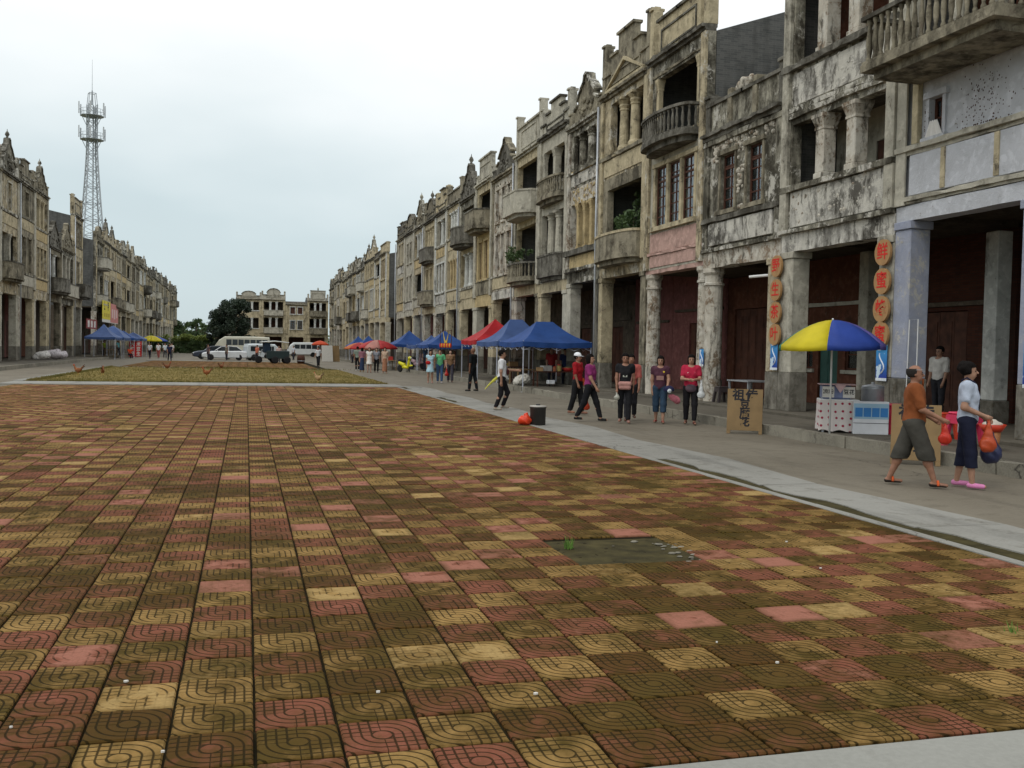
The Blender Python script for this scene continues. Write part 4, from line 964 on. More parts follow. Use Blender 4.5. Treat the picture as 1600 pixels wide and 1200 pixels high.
# end walls of the blocks that face the side streets are the shophouses' own grey brick gables
# ------------------------------------------------------------------ implicit-surface modelling for bodies, cloth and bags
def surface_nets(F, org, h):
    ins = F < 0; nx, ny, nz = F.shape
    cs = [ins[i:nx - 1 + i, j:ny - 1 + j, k:nz - 1 + k] for i in (0, 1) for j in (0, 1) for k in (0, 1)]
    sm = sum(c.astype(np.int8) for c in cs); act = (sm > 0) & (sm < 8)
    ci, cj, ck = np.nonzero(act); n = len(ci)
    idx = -np.ones(act.shape, dtype=np.int64); idx[ci, cj, ck] = np.arange(n)
    acc = np.zeros((n, 3)); cnt = np.zeros(n)
    cor = [(0, 0, 0), (1, 0, 0), (0, 1, 0), (0, 0, 1), (1, 1, 0), (1, 0, 1), (0, 1, 1), (1, 1, 1)]
    for a in cor:
        for ax in range(3):
            if a[ax]: continue
            b = list(a); b[ax] = 1
            fa = F[ci + a[0], cj + a[1], ck + a[2]]; fb = F[ci + b[0], cj + b[1], ck + b[2]]; mkk = (fa < 0) != (fb < 0)
            t = np.where(mkk, fa / np.where(mkk, fa - fb, 1), 0)
            p = np.stack([np.full(n, a[0], float), np.full(n, a[1], float), np.full(n, a[2], float)], 1); p[:, ax] += t
            acc += p * mkk[:, None]; cnt += mkk
    V = (acc / cnt[:, None] + np.stack([ci, cj, ck], 1)) * h + org
    Q = []
    for ax in range(3):
        o1, o2 = [(1, 2), (2, 0), (0, 1)][ax]
        s0 = [slice(None)] * 3; s1 = [slice(None)] * 3; s0[ax] = slice(0, -1); s1[ax] = slice(1, None)
        A, B = ins[tuple(s0)], ins[tuple(s1)]; e = np.argwhere(A != B)
        ok = (e[:, o1] > 0) & (e[:, o2] > 0) & (e[:, o1] < F.shape[o1] - 1) & (e[:, o2] < F.shape[o2] - 1); e = e[ok]
        if len(e) == 0: continue
        def g(d1, d2):
            q = e.copy(); q[:, o1] += d1; q[:, o2] += d2; return idx[q[:, 0], q[:, 1], q[:, 2]]
        q = np.stack([g(-1, -1), g(0, -1), g(0, 0), g(-1, 0)], 1); fl = ~A[e[:, 0], e[:, 1], e[:, 2]]
        q[fl] = q[fl][:, ::-1]; Q.append(q)
    return V, np.concatenate(Q)
class Blob:
    """smooth union of tapered capsules and ellipsoids, then planar or spherical cuts"""
    def __init__(s, k=.02): s.p = []; s.cut = []; s.k = k; s.wr = None
    def cone(s, a, b, ra, rb, k=None): s.p.append(('c', np.array(a, float), np.array(b, float), ra, rb, k)); return s
    def ell(s, c, r, k=None, yaw=0.): s.p.append(('e', np.array(c, float), np.array(r, float), yaw, 0, k)); return s
    def mesh(s, name, h, mat):
        lo, hi = np.full(3, 1e9), np.full(3, -1e9)
        for q in s.p:
            if q[0] == 'c': l = np.minimum(q[1] - q[3], q[2] - q[4]); u = np.maximum(q[1] + q[3], q[2] + q[4])
            else: m_ = max(q[2]) if q[3] else q[2]; l, u = q[1] - m_, q[1] + m_
            lo, hi = np.minimum(lo, l), np.maximum(hi, u)
        lo -= 3 * h; hi += 3 * h; n = np.ceil((hi - lo) / h).astype(int) + 1
        ax = [lo[i] + h * np.arange(n[i]) for i in range(3)]; F = np.full(n, .25)
        for q in s.p:
            k = s.k if q[5] is None else q[5]; mg = max(k, .01) + 3 * h
            if q[0] == 'c': l = np.minimum(q[1] - q[3], q[2] - q[4]) - mg; u = np.maximum(q[1] + q[3], q[2] + q[4]) + mg
            else: m_ = max(q[2]) if q[3] else q[2]; l, u = q[1] - m_ - mg, q[1] + m_ + mg
            i0 = np.maximum(((l - lo) / h).astype(int), 0); i1 = np.minimum(((u - lo) / h).astype(int) + 2, n)
            X, Y, Z = np.meshgrid(*[ax[i][i0[i]:i1[i]] for i in range(3)], indexing='ij')
            if q[0] == 'c':
                a, b = q[1], q[2]; d = b - a; L = max(d @ d, 1e-9)
                t = np.clip(((X - a[0]) * d[0] + (Y - a[1]) * d[1] + (Z - a[2]) * d[2]) / L, 0, 1)
                D = np.sqrt((X - a[0] - t * d[0]) ** 2 + (Y - a[1] - t * d[1]) ** 2 + (Z - a[2] - t * d[2]) ** 2) - (q[3] + (q[4] - q[3]) * t)
            else:
                x, y, z = X - q[1][0], Y - q[1][1], Z - q[1][2]; r = q[2]
                if q[3]: c_, s_ = cos(q[3]), sin(q[3]); x, y = x * c_ + y * s_, -x * s_ + y * c_
                k0 = np.sqrt((x / r[0]) ** 2 + (y / r[1]) ** 2 + (z / r[2]) ** 2); k1 = np.sqrt((x / r[0] ** 2) ** 2 + (y / r[1] ** 2) ** 2 + (z / r[2] ** 2) ** 2) + 1e-9
                D = k0 * (k0 - 1) / k1
            sl_ = tuple(slice(i0[i], i1[i]) for i in range(3)); A = F[sl_]
            if k > 0: w = np.maximum(k - np.abs(A - D), 0) / k; F[sl_] = np.minimum(A, D) - w * w * k * .25
            else: F[sl_] = np.minimum(A, D)
        X, Y, Z = np.meshgrid(*ax, indexing='ij', sparse=True)
        if s.wr: F = F + s.wr * (np.sin(X * 31 + 4 * np.sin(Z * 9)) * np.sin(Z * 23 + 3 * np.sin(Y * 17)) + .5 * np.sin(X * 60 + Z * 47 + Y * 30))
        for c in s.cut: F = np.maximum(F, c(X, Y, Z))
        F[0] = F[-1] = .1; F[:, 0] = F[:, -1] = .1; F[:, :, 0] = F[:, :, -1] = .1
        V, Q = surface_nets(F, lo, h); me = bpy.data.meshes.new(name)
        me.vertices.add(len(V)); me.vertices.foreach_set('co', V.astype(np.float32).ravel())
        me.loops.add(Q.size); me.loops.foreach_set('vertex_index', Q.astype(np.int32).ravel())
        me.polygons.add(len(Q)); me.polygons.foreach_set('loop_start', np.arange(0, Q.size, 4, dtype=np.int32)); me.polygons.foreach_set('loop_total', np.full(len(Q), 4, dtype=np.int32))
        me.update(calc_edges=True); me.polygons.foreach_set('use_smooth', np.ones(len(Q), bool))
        if mat: me.materials.append(mat)
        return me
    def build(s, name, h, mat, parent=None, **k): return link(name, s.mesh(name, h, mat), parent, **k)

_FM = {}
def fabric(col, rough=.85, var=.14):
    key = (tuple(round(c, 3) for c in col), rough)
    if key not in _FM:
        t = NT('fabric_%d' % len(_FM)); p = t.pos(obj=True); a = t.noise(p, 7., 5.); w = t.noise(p, 26., 3.)
        c = t.mix(t.ramp(a, .35, .65), tuple(x * (1 - var) for x in col), tuple(min(1, x * (1 + var)) for x in col))
        _FM[key] = t.done(c, rough, t.bump(t.math('ADD', a, t.math('MULTIPLY', w, .4)), .5, .02), .15)
    return _FM[key]
def skin(col):
    key = ('skin', col)
    if key not in _FM:
        t = NT('skin_%d' % len(_FM)); a = t.noise(t.pos(obj=True), 14., 4.)
        _FM[key] = t.done(t.mix(t.ramp(a, .35, .65), tuple(x * .86 for x in col), tuple(x * 1.1 for x in col)), .55, None, .3)
    return _FM[key]
HAIR = plain('black_hair', (.009, .0075, .007), .9, .3, 40., .5, 0., .08)
GREYHAIR = plain('greying_hair', (.03, .027, .025), .9, .3, 40., .5, 0., .08)
EYE = plain('dark_eye', (.02, .014, .010), .3); LIP = plain('lip', (.25, .09, .07), .6)
SK = dict(tan=(.27, .135, .085), fair=(.42, .26, .19), mid=(.34, .19, .125), dark=(.18, .085, .05))
STAND = dict(L=(.04, .03), R=(-.04, .03), aL=(.05, .10, .12), aR=(.02, .10, .12))
WALK = dict(L=(.36, .08), R=(-.28, .22), aL=(-.30, .10, .15), aR=(.30, .10, .25))
WALK2 = dict(L=(-.26, .30), R=(.30, .05), aL=(.25, .10, .25), aR=(-.25, .10, .15))
STEP = dict(L=(.16, .06), R=(-.14, .15), aL=(-.1, .12, .15), aR=(.12, .12, .2))
SIT = dict(L=(1.45, 1.45), R=(1.40, 1.40), aL=(.5, .1, .7), aR=(.5, .1, .7))
def person(label, x, y, H, face, pose, top, bottom, shoes, hair='short', sk='mid', h=.012, z=0., fem=False, near=False, yaw=0., fat=1., shirt='tee', bot='long', cat='person', group=None, sit=0., sh=.026):
    """face = direction (dx, dy) the person looks; returns the empty and the posed joints in its space"""
    o = empty('person', (x, y, z), atan2(-face[0], face[1]), label, cat, group)
    sw = (.100 if fem else .110) * H; hw = .055 * H; J = {}
    for sd, s in (('L', -1), ('R', 1)):
        a, b = pose[sd]; hip = np.array([s * hw, 0, .525 * H]); kn = hip + .245 * H * np.array([s * .01, sin(a), -cos(a)]); an = kn + .235 * H * np.array([0, sin(a - b), -cos(a - b)])
        J['hip' + sd], J['kn' + sd], J['an' + sd] = hip, kn, an
        ar = pose['a' + sd]; sh_, ab, el = ar[:3]; inn = ar[3] if len(ar) > 3 else .05
        sp_ = np.array([s * sw, -.005 * H, .812 * H]); e = sp_ + .172 * H * np.array([s * sin(ab), sin(sh_) * cos(ab), -cos(sh_) * cos(ab)])
        fd = np.array([-s * inn, sin(sh_ + el), -cos(sh_ + el)]); fd /= np.linalg.norm(fd); wr = e + .148 * H * fd
        J['sh' + sd], J['el' + sd], J['wr' + sd], J['fd' + sd] = sp_, e, wr, fd
    dz = -min(J['anL'][2], J['anR'][2]) + .042 * H
    if sit: dz = sit - .525 * H
    for k_ in J:
        if not k_.startswith('fd'): J[k_] = J[k_] + np.array([0, 0, dz])
    up = lambda zz: zz * H + dz
    def rot(p):
        c_, s_ = cos(yaw), sin(yaw); return (p[0] * c_ - p[1] * s_, p[0] * s_ + p[1] * c_, p[2])
    B = Blob(.022 * H); cw = (.088 if fem else .098) * H * fat
    def torso(b, g=0.):
        b.ell((0, 0, up(.745)), (cw + g, .062 * H * fat + g, .095 * H + g), .05 * H); b.ell((0, .004 * H, up(.63)), (.082 * H * fat + g, .062 * H * fat + g, .09 * H + g), .06 * H)
        b.ell((0, 0, up(.545)), (.088 * H * fat + g, .068 * H * fat + g, .062 * H + g), .05 * H)
        b.cone((-sw * .86, -.003 * H, up(.800)), (sw * .86, -.003 * H, up(.800)), .042 * H + g, .042 * H + g, .05 * H)
        if fem: b.ell((-.04 * H, .045 * H, up(.725)), (.036 * H + g, .03 * H + g, .034 * H + g), .03 * H); b.ell((.04 * H, .045 * H, up(.725)), (.036 * H + g, .03 * H + g, .034 * H + g), .03 * H)
    torso(B, -.004)
    for sd in 'LR':
        B.cone(J['sh' + sd], J['el' + sd], .031 * H, .024 * H); B.cone(J['el' + sd], J['wr' + sd], .024 * H, .0165 * H)
        w, d = J['wr' + sd], J['fd' + sd]; s = -1 if sd == 'L' else 1
        palm = w + d * .045 * H; B.cone(w + d * .012 * H, palm, .016 * H, .019 * H, .012)
        sdv = np.cross(d, np.array([s, 0, 0.])); nn = np.linalg.norm(sdv); sdv = sdv / nn if nn > .1 else np.array([0, 1., 0])
        if near:
            for q, L in zip((-1.5, -.5, .5, 1.5), (.036, .042, .04, .032)):
                r0 = palm + sdv * q * .0095 * H; r1 = r0 + d * L * .55 * H; r2 = r1 + (d * .7 + np.array([-s * .5, 0, 0])) * L * .55 * H
                B.cone(r0, r1, .0062 * H, .0058 * H, .004); B.cone(r1, r2, .0058 * H, .005 * H, .004)
            B.cone(w + d * .02 * H + sdv * .014 * H, w + d * .055 * H + sdv * .026 * H + np.array([-s * .012, 0, 0]) * H * .6, .0075 * H, .006 * H, .006)
        else:
            B.cone(palm, palm + d * .04 * H + np.array([-s * .012 * H, 0, 0]), .017 * H, .012 * H, .01); B.cone(w + d * .02 * H + sdv * .01 * H, w + d * .05 * H + sdv * .024 * H, .008 * H, .006 * H, .008)
        hp, kn, an = J['hip' + sd], J['kn' + sd], J['an' + sd]
        B.cone(hp, kn, .052 * H, .033 * H); B.cone(kn, kn + (an - kn) * .35 + np.array([0, -.006 * H, 0]), .033 * H, .034 * H); B.cone(kn + (an - kn) * .35, an, .032 * H, .020 * H)
        ft = (an[2] - .042 * H); pit = -.25 if ft > .05 * H else 0.
        heel = an + np.array([0, -.018 * H, -.024 * H]); toe = an + np.array([s * .012 * H, .090 * H, -.028 * H + pit * .1 * H]); J['heel' + sd], J['toe' + sd] = heel, toe
        B.cone(heel, toe, .019 * H, .015 * H, .02)
    B.cone((0, -.008 * H, up(.81)), (*rot((0, .0, 0))[:2], up(.885)), .034 * H, .031 * H)
    B.ell((*rot((0, -.004 * H, 0))[:2], up(.938)), (.046 * H, .056 * H, .058 * H), .015, yaw); B.ell((*rot((0, .012 * H, 0))[:2], up(.900)), (.037 * H, .042 * H, .044 * H), .02, yaw)
    n0 = rot((0, .052 * H, 0)); n1 = rot((0, .064 * H, 0)); B.cone((n0[0], n0[1], up(.928)), (n1[0], n1[1], up(.913)), .006 * H, .0085 * H, .008)
    for s in (-1, 1): e_ = rot((s * .047 * H, -.002 * H, 0)); B.ell((e_[0], e_[1], up(.922)), (.006 * H, .012 * H, .018 * H), .004, yaw)
    body = B.build('body', h, skin(SK[sk]), o)
    if near:
        for s in (-1, 1):
            e_ = rot((s * .019 * H, .0485 * H, 0)); MB().ell((e_[0], e_[1], up(.927)), (.0085 * H, .006 * H, .0045 * H), 8, 6).build('eye', EYE, body, True)
            e2 = rot((s * .019 * H, .051 * H, 0)); MB().ell((e2[0], e2[1], up(.939)), (.012 * H, .004 * H, .0028 * H), 8, 5).build('eyebrow', HAIR, body, True)
        mo = rot((0, .0505 * H, 0)); MB().ell((mo[0], mo[1], up(.888)), (.013 * H, .006 * H, .0045 * H), 8, 5).build('mouth', LIP, body, True)
    # hair
    if hair != 'none':
        Hb = Blob(.012); c0 = rot((0, -.010 * H, 0)); Hb.ell((c0[0], c0[1], up(.946)), (.055 * H, .063 * H, .063 * H), None, yaw)
        if hair in ('bob', 'long'):
            c1 = rot((0, -.018 * H, 0)); Hb.ell((c1[0], c1[1], up(.905 if hair == 'bob' else .88)), (.056 * H, .050 * H, .068 * H if hair == 'bob' else .10 * H), .02, yaw)
        if hair == 'curly':
            rc = random.Random(int(abs(x) * 100))
            for q in range(26):
                t_, f_ = rc.uniform(0, 2 * pi), rc.uniform(-.3, 1.2); pnt = rot((.047 * H * cos(t_) * cos(f_), -.016 * H + .047 * H * sin(t_) * cos(f_) - .004, 0)); Hb.ell((pnt[0], pnt[1], up(.942) + .05 * H * sin(f_)), (.026 * H,) * 3, .012)
        cy_, sy_ = cos(yaw), sin(yaw); lim = {'bald': -.030, 'short': .018, 'bob': .024, 'long': .024, 'curly': .02}[hair]
        zf = up(.957); fr = lambda X, Y: -X * sy_ + Y * cy_
        if hair == 'bald': Hb.cut.append(lambda X, Y, Z: Z - up(.968) + 0 * X + 0 * Y); Hb.cut.append(lambda X, Y, Z: fr(X, Y) - .006 * H + 0 * Z)
        else: Hb.cut.append(lambda X, Y, Z: np.minimum(fr(X, Y) - lim * H, zf - Z))
        if hair in ('short', 'bald'): Hb.cut.append(lambda X, Y, Z: up(.898) - Z + 0 * X + 0 * Y)
        Hb.build('hair', h, GREYHAIR if hair == 'bald' else HAIR, o)
    # shirt
    tm = fabric(top)
    if shirt:
        T_ = Blob(.02 * H); g = .011 if fat < 1.15 else .013; torso(T_, g); T_.wr = .0032
        sl_ = {'tee': .62, 'long': 1., 'none': .12, 'cap': .38, 'half': .85}[shirt]; hem = {'tee': .50, 'long': .52, 'none': .50, 'cap': .50, 'half': .535}[shirt]
        if bot == 'dress': hem = .40
        for sd in 'LR':
            e = J['sh' + sd] + (J['el' + sd] - J['sh' + sd]) * min(1, sl_); T_.cone(J['sh' + sd], e, .036 * H + g * .6, .034 * H + g * .5)
            if shirt == 'long': T_.cone(J['el' + sd], J['el' + sd] + (J['wr' + sd] - J['el' + sd]) * .55, .03 * H + g * .6, .027 * H + g * .6)
        if bot == 'dress': T_.cone((0, 0, up(.58)), (0, 0, up(.36)), .085 * H, .125 * H, .04 * H); hem = .33
        T_.cut.append(lambda X, Y, Z: up(hem) - Z + .006 * np.sin(X * 40) + 0 * Y)
        T_.cut.append(lambda X, Y, Z: .052 * H - np.sqrt(X ** 2 + (Y - .022 * H) ** 2 + (Z - up(.862)) ** 2))
        T_.build('shirt' if bot != 'dress' else 'dress', h, tm, o)
    # trousers, shorts, skirts
    if bot != 'dress':
        Tr = Blob(.018 * H); bm = fabric(bottom); Tr.wr = .0018
        Tr.ell((0, 0, up(.545)), (.092 * H * fat + .006, .072 * H * fat + .006, .066 * H), .04 * H)
        if bot == 'skirt':
            Tr.cone((0, 0, up(.54)), (0, .01 * H, up(.08)), .088 * H, .10 * H, .03)
            Tr.cut.append(lambda X, Y, Z: up(.07) - Z + 0 * X + 0 * Y)
        for sd in 'LR':
            if bot == 'skirt': break
            hp, kn, an = J['hip' + sd], J['kn' + sd], J['an' + sd]; w1 = {'long': (.060, .040, .034), 'wide': (.062, .046, .042), 'slim': (.057, .044, .033), 'capri': (.062, .049, .046), 'short': (.070, .066, .064)}[bot]
            Tr.cone(hp, kn, w1[0] * H, w1[1] * H); fr_ = {'long': .97, 'wide': .97, 'slim': .95, 'capri': .50, 'short': .26}[bot]
            Tr.cone(kn, kn + (an - kn) * fr_, w1[1] * H, w1[2] * H); J['hem' + sd] = (kn + (an - kn) * fr_)[2] - .004
        if bot != 'skirt': Tr.cut.append(lambda X, Y, Z: np.where(X < 0, J['hemL'], J['hemR']) - Z + 0 * Y)
        Tr.cut.append(lambda X, Y, Z: Z - up(.60) + 0 * X + 0 * Y)
        Tr.build({'skirt': 'skirt', 'short': 'shorts'}.get(bot, 'trousers'), h, bm, o)
    for sd in 'LR':
        Sh = Blob(.01); he, to = J['heel' + sd], J['toe' + sd]; Sh.cone(he, to - np.array([0, .01 * H, 0]), .0225 * H, .0195 * H); Sh.cut.append(lambda X, Y, Z, a=he, b=to: np.minimum(a[2], b[2]) - .0165 * H - Z + 0 * X + 0 * Y)
        Sh.cut.append(lambda X, Y, Z, a=he: Z - (a[2] + sh * H) + 0 * X + .10 * (Y - a[1]))
        Sh.build('shoe', min(h, .012), fabric(shoes, .6), o)
    return o, J
def wpt(o, p):
    a = o.rotation_euler[2]; return Vector((o.location[0] + p[0] * cos(a) - p[1] * sin(a), o.location[1] + p[0] * sin(a) + p[1] * cos(a), o.location[2] + p[2]))
def bag(label, hand, size, col, drop=.30, h=.012, name='plastic_bag', off=(0, 0), cat='bag', rough=.35, knob=True):
    o = empty(name, (hand.x + off[0], hand.y + off[1], hand.z - drop), 0, label, cat); r = size
    b = Blob(.03); b.ell((0, 0, r * .2), (r, r * .75, r * .9)); b.wr = .006
    b.cone((0, 0, r * .6), (-off[0], -off[1], drop - .02), r * .62, .014); b.build('bag_body', h, plain('bag_plastic', col, rough, .2, 9., .5), o)
    m = MB(); m.tube([(-off[0] - .02, -off[1], drop - .05), (-off[0] - .012, -off[1], drop + .02), (-off[0] + .012, -off[1], drop + .02), (-off[0] + .02, -off[1], drop - .05)], .006, 5); m.build('handle', plain('bag_handle', col, rough), o)
    return o
RT = (.966, -.26)      # towards the right of the picture
TOCAM = lambda x, y: tuple(Vector((-x, -y)).normalized())
# the couple in front
man, Jm = person('man in rust-orange shirt, grey knee shorts and sandals walking beside the woman with pink clogs', 8.34, 10.8, 1.60, (.84, -.54), dict(L=(-.33, .06), R=(.36, .04), aL=(.10, .10, .95), aR=(.30, .12, .80)),
                 (.215, .066, .022), (.055, .052, .044), (.030, .022, .018), 'bald', 'tan', .009, near=True, fat=1.18, shirt='half', bot='short', sh=.004)
for sd in 'LR':
    a, b = Jm['heel' + sd], Jm['toe' + sd]; m = MB(); c = a + (b - a) * .42; n_ = 12
    m.tube([(c[0] + .046 * cos(t), c[1] + (.0 if True else 0), c[2] - .012 + .056 * max(0, sin(t))) for t in np.linspace(0, pi, 12)], .016, 6); m.build('sandal_strap', fabric((.55, .10, .03)), man, True)
m = MB(); m.tube([(-.083, -.0, 1.487), (-.075, .075, 1.487), (-.03, .100, 1.487), (.03, .100, 1.487), (.075, .075, 1.487), (.083, -.0, 1.487)], .004, 5); m.build('glasses', M['metal'], man)
m = MB(); [m.prism([(s * .006, 1.33), (s * .075, 1.375), (s * .060, 1.31), (s * .02, 1.275)] if s > 0 else [(s * .006, 1.33), (s * .02, 1.275), (s * .060, 1.31), (s * .075, 1.375)], .085, .100) for s in (-1, 1)]; m.build('collar', fabric((.215, .066, .022)), man)
bag('bright red plastic bag in the hand of the man in the orange shirt', wpt(man, Jm['wrR'] + Jm['fdR'] * .08), .085, (.45, .028, .014), .24, .009)
wom, Jw = person('woman in pale blue tee and navy capris with pink clogs carrying bags', 8.95, 10.55, 1.61, (.74, -.67), dict(L=(-.10, .08), R=(.13, .05), aL=(-.05, .12, 1.05, .1), aR=(-.10, .14, 1.25, .35)),
                 (.42, .47, .56), (.012, .014, .03), (.62, .22, .42), 'curly', 'mid', .009, near=True, fem=True, fat=1.05, shirt='tee', bot='capri')
bag('orange-red plastic bag hanging from the hands of the woman with pink clogs', wpt(wom, Jw['wrR'] + Jw['fdR'] * .09), .115, (.42, .065, .022), .36, .009)
bag('dark blue patterned shopping bag below the orange bag of the woman with pink clogs', wpt(wom, Jw['wrL'] + Jw['fdL'] * .07), .15, (.030, .035, .085), .46, .011, 'shopping_bag', (.06, 0))
hb = empty('shoulder_bag', (8.95, 10.55, 0), wom.rotation_euler[2], 'navy shoulder strap bag with pale flap worn by the woman with pink clogs', 'bag')
m = MB(); m.tube([(.06, -.085, 1.36), (.075, -.02, 1.40), (.055, .07, 1.34), (0, .125, 1.20), (-.09, .125, 1.0), (-.17, .03, .86), (-.17, -.05, .84)], .011, 6); m.build('strap', fabric((.015, .017, .04)), hb, True)
m = MB(); m.box(-.235, -.175, -.12, .06, .66, .88, .02); m.build('bag_body', fabric((.45, .47, .52)), hb)
# the five women (and the one behind) on the road
P1, J1 = person('woman in purple tee walking next to the woman with white cap', 7.87, 21.84, 1.62, (.80, -.60), WALK, (.235, .032, .135), (.012, .012, .014), (.012, .012, .012), 'bob', 'mid', .012, fem=True, near=True, yaw=-.2, fat=1.12, bot='slim')
bag('orange plastic bag held by the woman in the purple tee', wpt(P1, J1['wrL'] + J1['fdL'] * .08), .09, (.55, .07, .03), .40, .014)
wb = empty('waist_bag', (7.87, 21.84, 0), P1.rotation_euler[2], 'dark grey bag worn on the hips of the woman in purple', 'bag'); Blob(.02).ell((.0, .10, .86), (.17, .07, .11)).build('bag_body', .014, fabric((.06, .05, .055)), wb)
MB().ell((.05, .166, .88), (.016, .008, .014)).build('clasp', M['metal'], wb)
P2, J2 = person('woman in red shirt, wide black trousers and white cap', 8.40, 24.29, 1.60, (.72, -.70), STEP, (.30, .012, .018), (.012, .012, .013), (.25, .12, .08), 'short', 'tan', .012, fem=True, near=True, shirt='half', bot='wide')
cp = Blob(.01); cp.ell((0, -.012, .955 * 1.6), (.088, .104, .085)); cp.cut.append(lambda X, Y, Z: .935 * 1.6 - Z + 0 * X + 0 * Y); cp.cone((-.04, .09, 1.512), (.04, .09, 1.512), .012, .012, .01); cp.cone((-.035, .13, 1.506), (.035, .13, 1.506), .01, .01, .02); cp.cone((-.03, .16, 1.50), (.03, .16, 1.50), .008, .008, .02)
cap = empty('cap', P2.location, P2.rotation_euler[2], 'white peaked cap on the head of the woman in red', 'cap'); cp.build('cap_crown', .010, fabric((.74, .76, .78)), cap)
P3, J3 = person('woman in black tee with pink hip bag walking towards the camera', 8.51, 21.23, 1.62, TOCAM(8.5, 21), STEP, (.014, .014, .016), (.014, .014, .016), (.30, .16, .14), 'short', 'tan', .012, fem=True, near=True, shirt='cap', bot='long')
pb = empty('hip_bag', P3.location, P3.rotation_euler[2], 'dusty pink handbag across the front of the woman in black', 'bag')
q = Blob(.02); q.cone((-.10, .13, .90), (.10, .13, .90), .06, .06); q.cone((-.09, .13, .82), (.09, .13, .82), .055, .055); q.build('bag_body', .012, fabric((.42, .22, .19)), pb)
m = MB(); m.tube([(-.13, .12, .93), (-.16, .02, 1.1), (-.10, -.06, 1.36), (.02, .02, 1.37), (.12, .10, 1.15), (.14, .12, .93)], .010, 6); m.build('strap', fabric((.42, .22, .19)), pb, True)
MB().box(-.05, .05, .118, .124, 1.06, 1.15).build('shirt_print', fabric((.40, .42, .36)), P3)
P4, J4 = person('person in coral shirt walking right behind the woman in black', 8.95, 21.95, 1.62, TOCAM(8.9, 22), WALK2, (.40, .10, .085), (.03, .03, .035), (.05, .04, .04), 'short', 'tan', .014, shirt='half')
bag('small pale plastic bag hanging beside the woman in black', wpt(P3, J3['wrR'] + J3['fdR'] * .08), .065, (.42, .42, .36), .16, .012)
P5, J5 = person('woman in dark plum tee and rolled jeans carrying a navy cap and pink cloth', 9.39, 21.22, 1.58, TOCAM(10.5, 20), dict(L=(.20, .05), R=(-.10, .12), aL=(.20, .15, .75), aR=(.0, .12, .1)), (.075, .030, .045), (.030, .055, .090), (.22, .03, .03), 'bob', 'mid', .012, fem=True, near=True, shirt='cap', bot='capri')
MB().box(-.09, .08, .125, .131, 1.0, 1.10).build('shirt_print', fabric((.30, .17, .15)), P5); MB().ell((-.09, .115, 1.19), (.025, .015, .025)).build('badge', plain('yellow_badge', (.6, .42, .03), .4), P5)
hd = wpt(P5, J5['wrL'] + J5['fdL'] * .06); q = Blob(.02); q.ell((0, 0, 0), (.13, .10, .10)); q.cut.append(lambda X, Y, Z: -.03 - Z + 0 * X + 0 * Y); q.cone((-.05, -.12, -.03), (.05, -.12, -.03), .012, .012)
ct_ = empty('sun_hat', hd + Vector((.02, -.05, -.05)), 0, 'navy cap with white badge in the hand of the woman in rolled jeans', 'cap'); q.build('hat_crown', .012, fabric((.02, .022, .06)), ct_); MB().ell((-.03, -.105, -.02), (.055, .02, .05)).build('white_panel', fabric((.62, .66, .68)), ct_, True)
q = Blob(.02); q.cone((0, 0, 0), (.16, .02, -.10), .06, .08); q.ell((.08, 0, -.06), (.10, .06, .07)); q.wr = .012
ck = empty('pink_cloth', hd + Vector((.10, -.02, -.20)), 0, 'crumpled pink cloth hanging from the hand of the woman in rolled jeans', 'cloth'); q.build('folds', .012, fabric((.50, .16, .20)), ck)
P6, J6 = person('woman in crimson tee with folded arms and white plastic bag', 9.99, 20.83, 1.62, TOCAM(9.2, 21), dict(L=(.18, .04), R=(-.10, .12), aL=(.35, .15, 1.15, .9), aR=(.35, .15, 1.15, .9)), (.42, .022, .055), (.014, .013, .015), (.10, .025, .02), 'bob', 'mid', .012, fem=True, near=True, fat=1.05, bot='slim')
bag('white translucent plastic bag held by the woman in the crimson tee', wpt(P6, J6['elL'] + np.array([-.03, .06, -.02])), .095, (.62, .64, .64), .36, .012)
MB().box(-.09, .09, .121, .127, 1.165, 1.20).build('shirt_print', fabric((.70, .55, .55)), P6)
wb = empty('waist_pouch', P6.location, P6.rotation_euler[2], 'grey patterned pouch at the waist of the woman in crimson', 'bag'); Blob(.02).ell((.0, .105, .83), (.13, .06, .10)).build('bag_body', .014, fabric((.10, .07, .085)), wb)
# further along the road
P7, J7 = person('young man in white tee and black trousers striding past the blue tent', 6.74, 25.8, 1.66, RT, dict(L=(.42, .75), R=(-.05, .30), aL=(.55, .12, 1.0), aR=(-.06, .10, .12)), (.66, .67, .68), (.013, .012, .014), (.30, .27, .22), 'short', 'mid', .012, near=True, bot='long')
m = MB(); m.tube([(.08, -.06, 1.36), (.06, .10, 1.30), (-.02, .135, 1.12), (-.10, .115, 1.0)], .012, 6); m.tube([(-.05, .05, 1.40), (0, .12, 1.25), (.01, .135, 1.12)], .007, 5)
cb = empty('camera_bag', P7.location, P7.rotation_euler[2], 'dark red camera bag slung in front of the young man in white', 'bag'); m.build('strap', fabric((.05, .012, .03)), cb, True); MB().box(-.06, .08, .12, .20, .96, 1.10, .02).build('bag_body', fabric((.06, .015, .015)), cb)
yl = empty('palm_leaf', P7.location, P7.rotation_euler[2], 'long yellow-green leaf tucked under the arm of the young man', 'leaf')
m = MB(); pts = [(-.16 + .0 * t, .16 - .62 * t, 1.00 - .12 * t - .34 * t * t) for t in np.linspace(0, 1, 9)]; vs = []; fs = []
for i, p in enumerate(pts):
    w_ = .045 * sin(pi * min(1, (i + .6) / 8.4)) + .006; vs += [(p[0] - .012, p[1], p[2] - w_), (p[0], p[1], p[2]), (p[0] - .012, p[1], p[2] + w_)]
for i in range(8): a = i * 3; fs += [(a, a + 3, a + 4, a + 1), (a + 1, a + 4, a + 5, a + 2)]
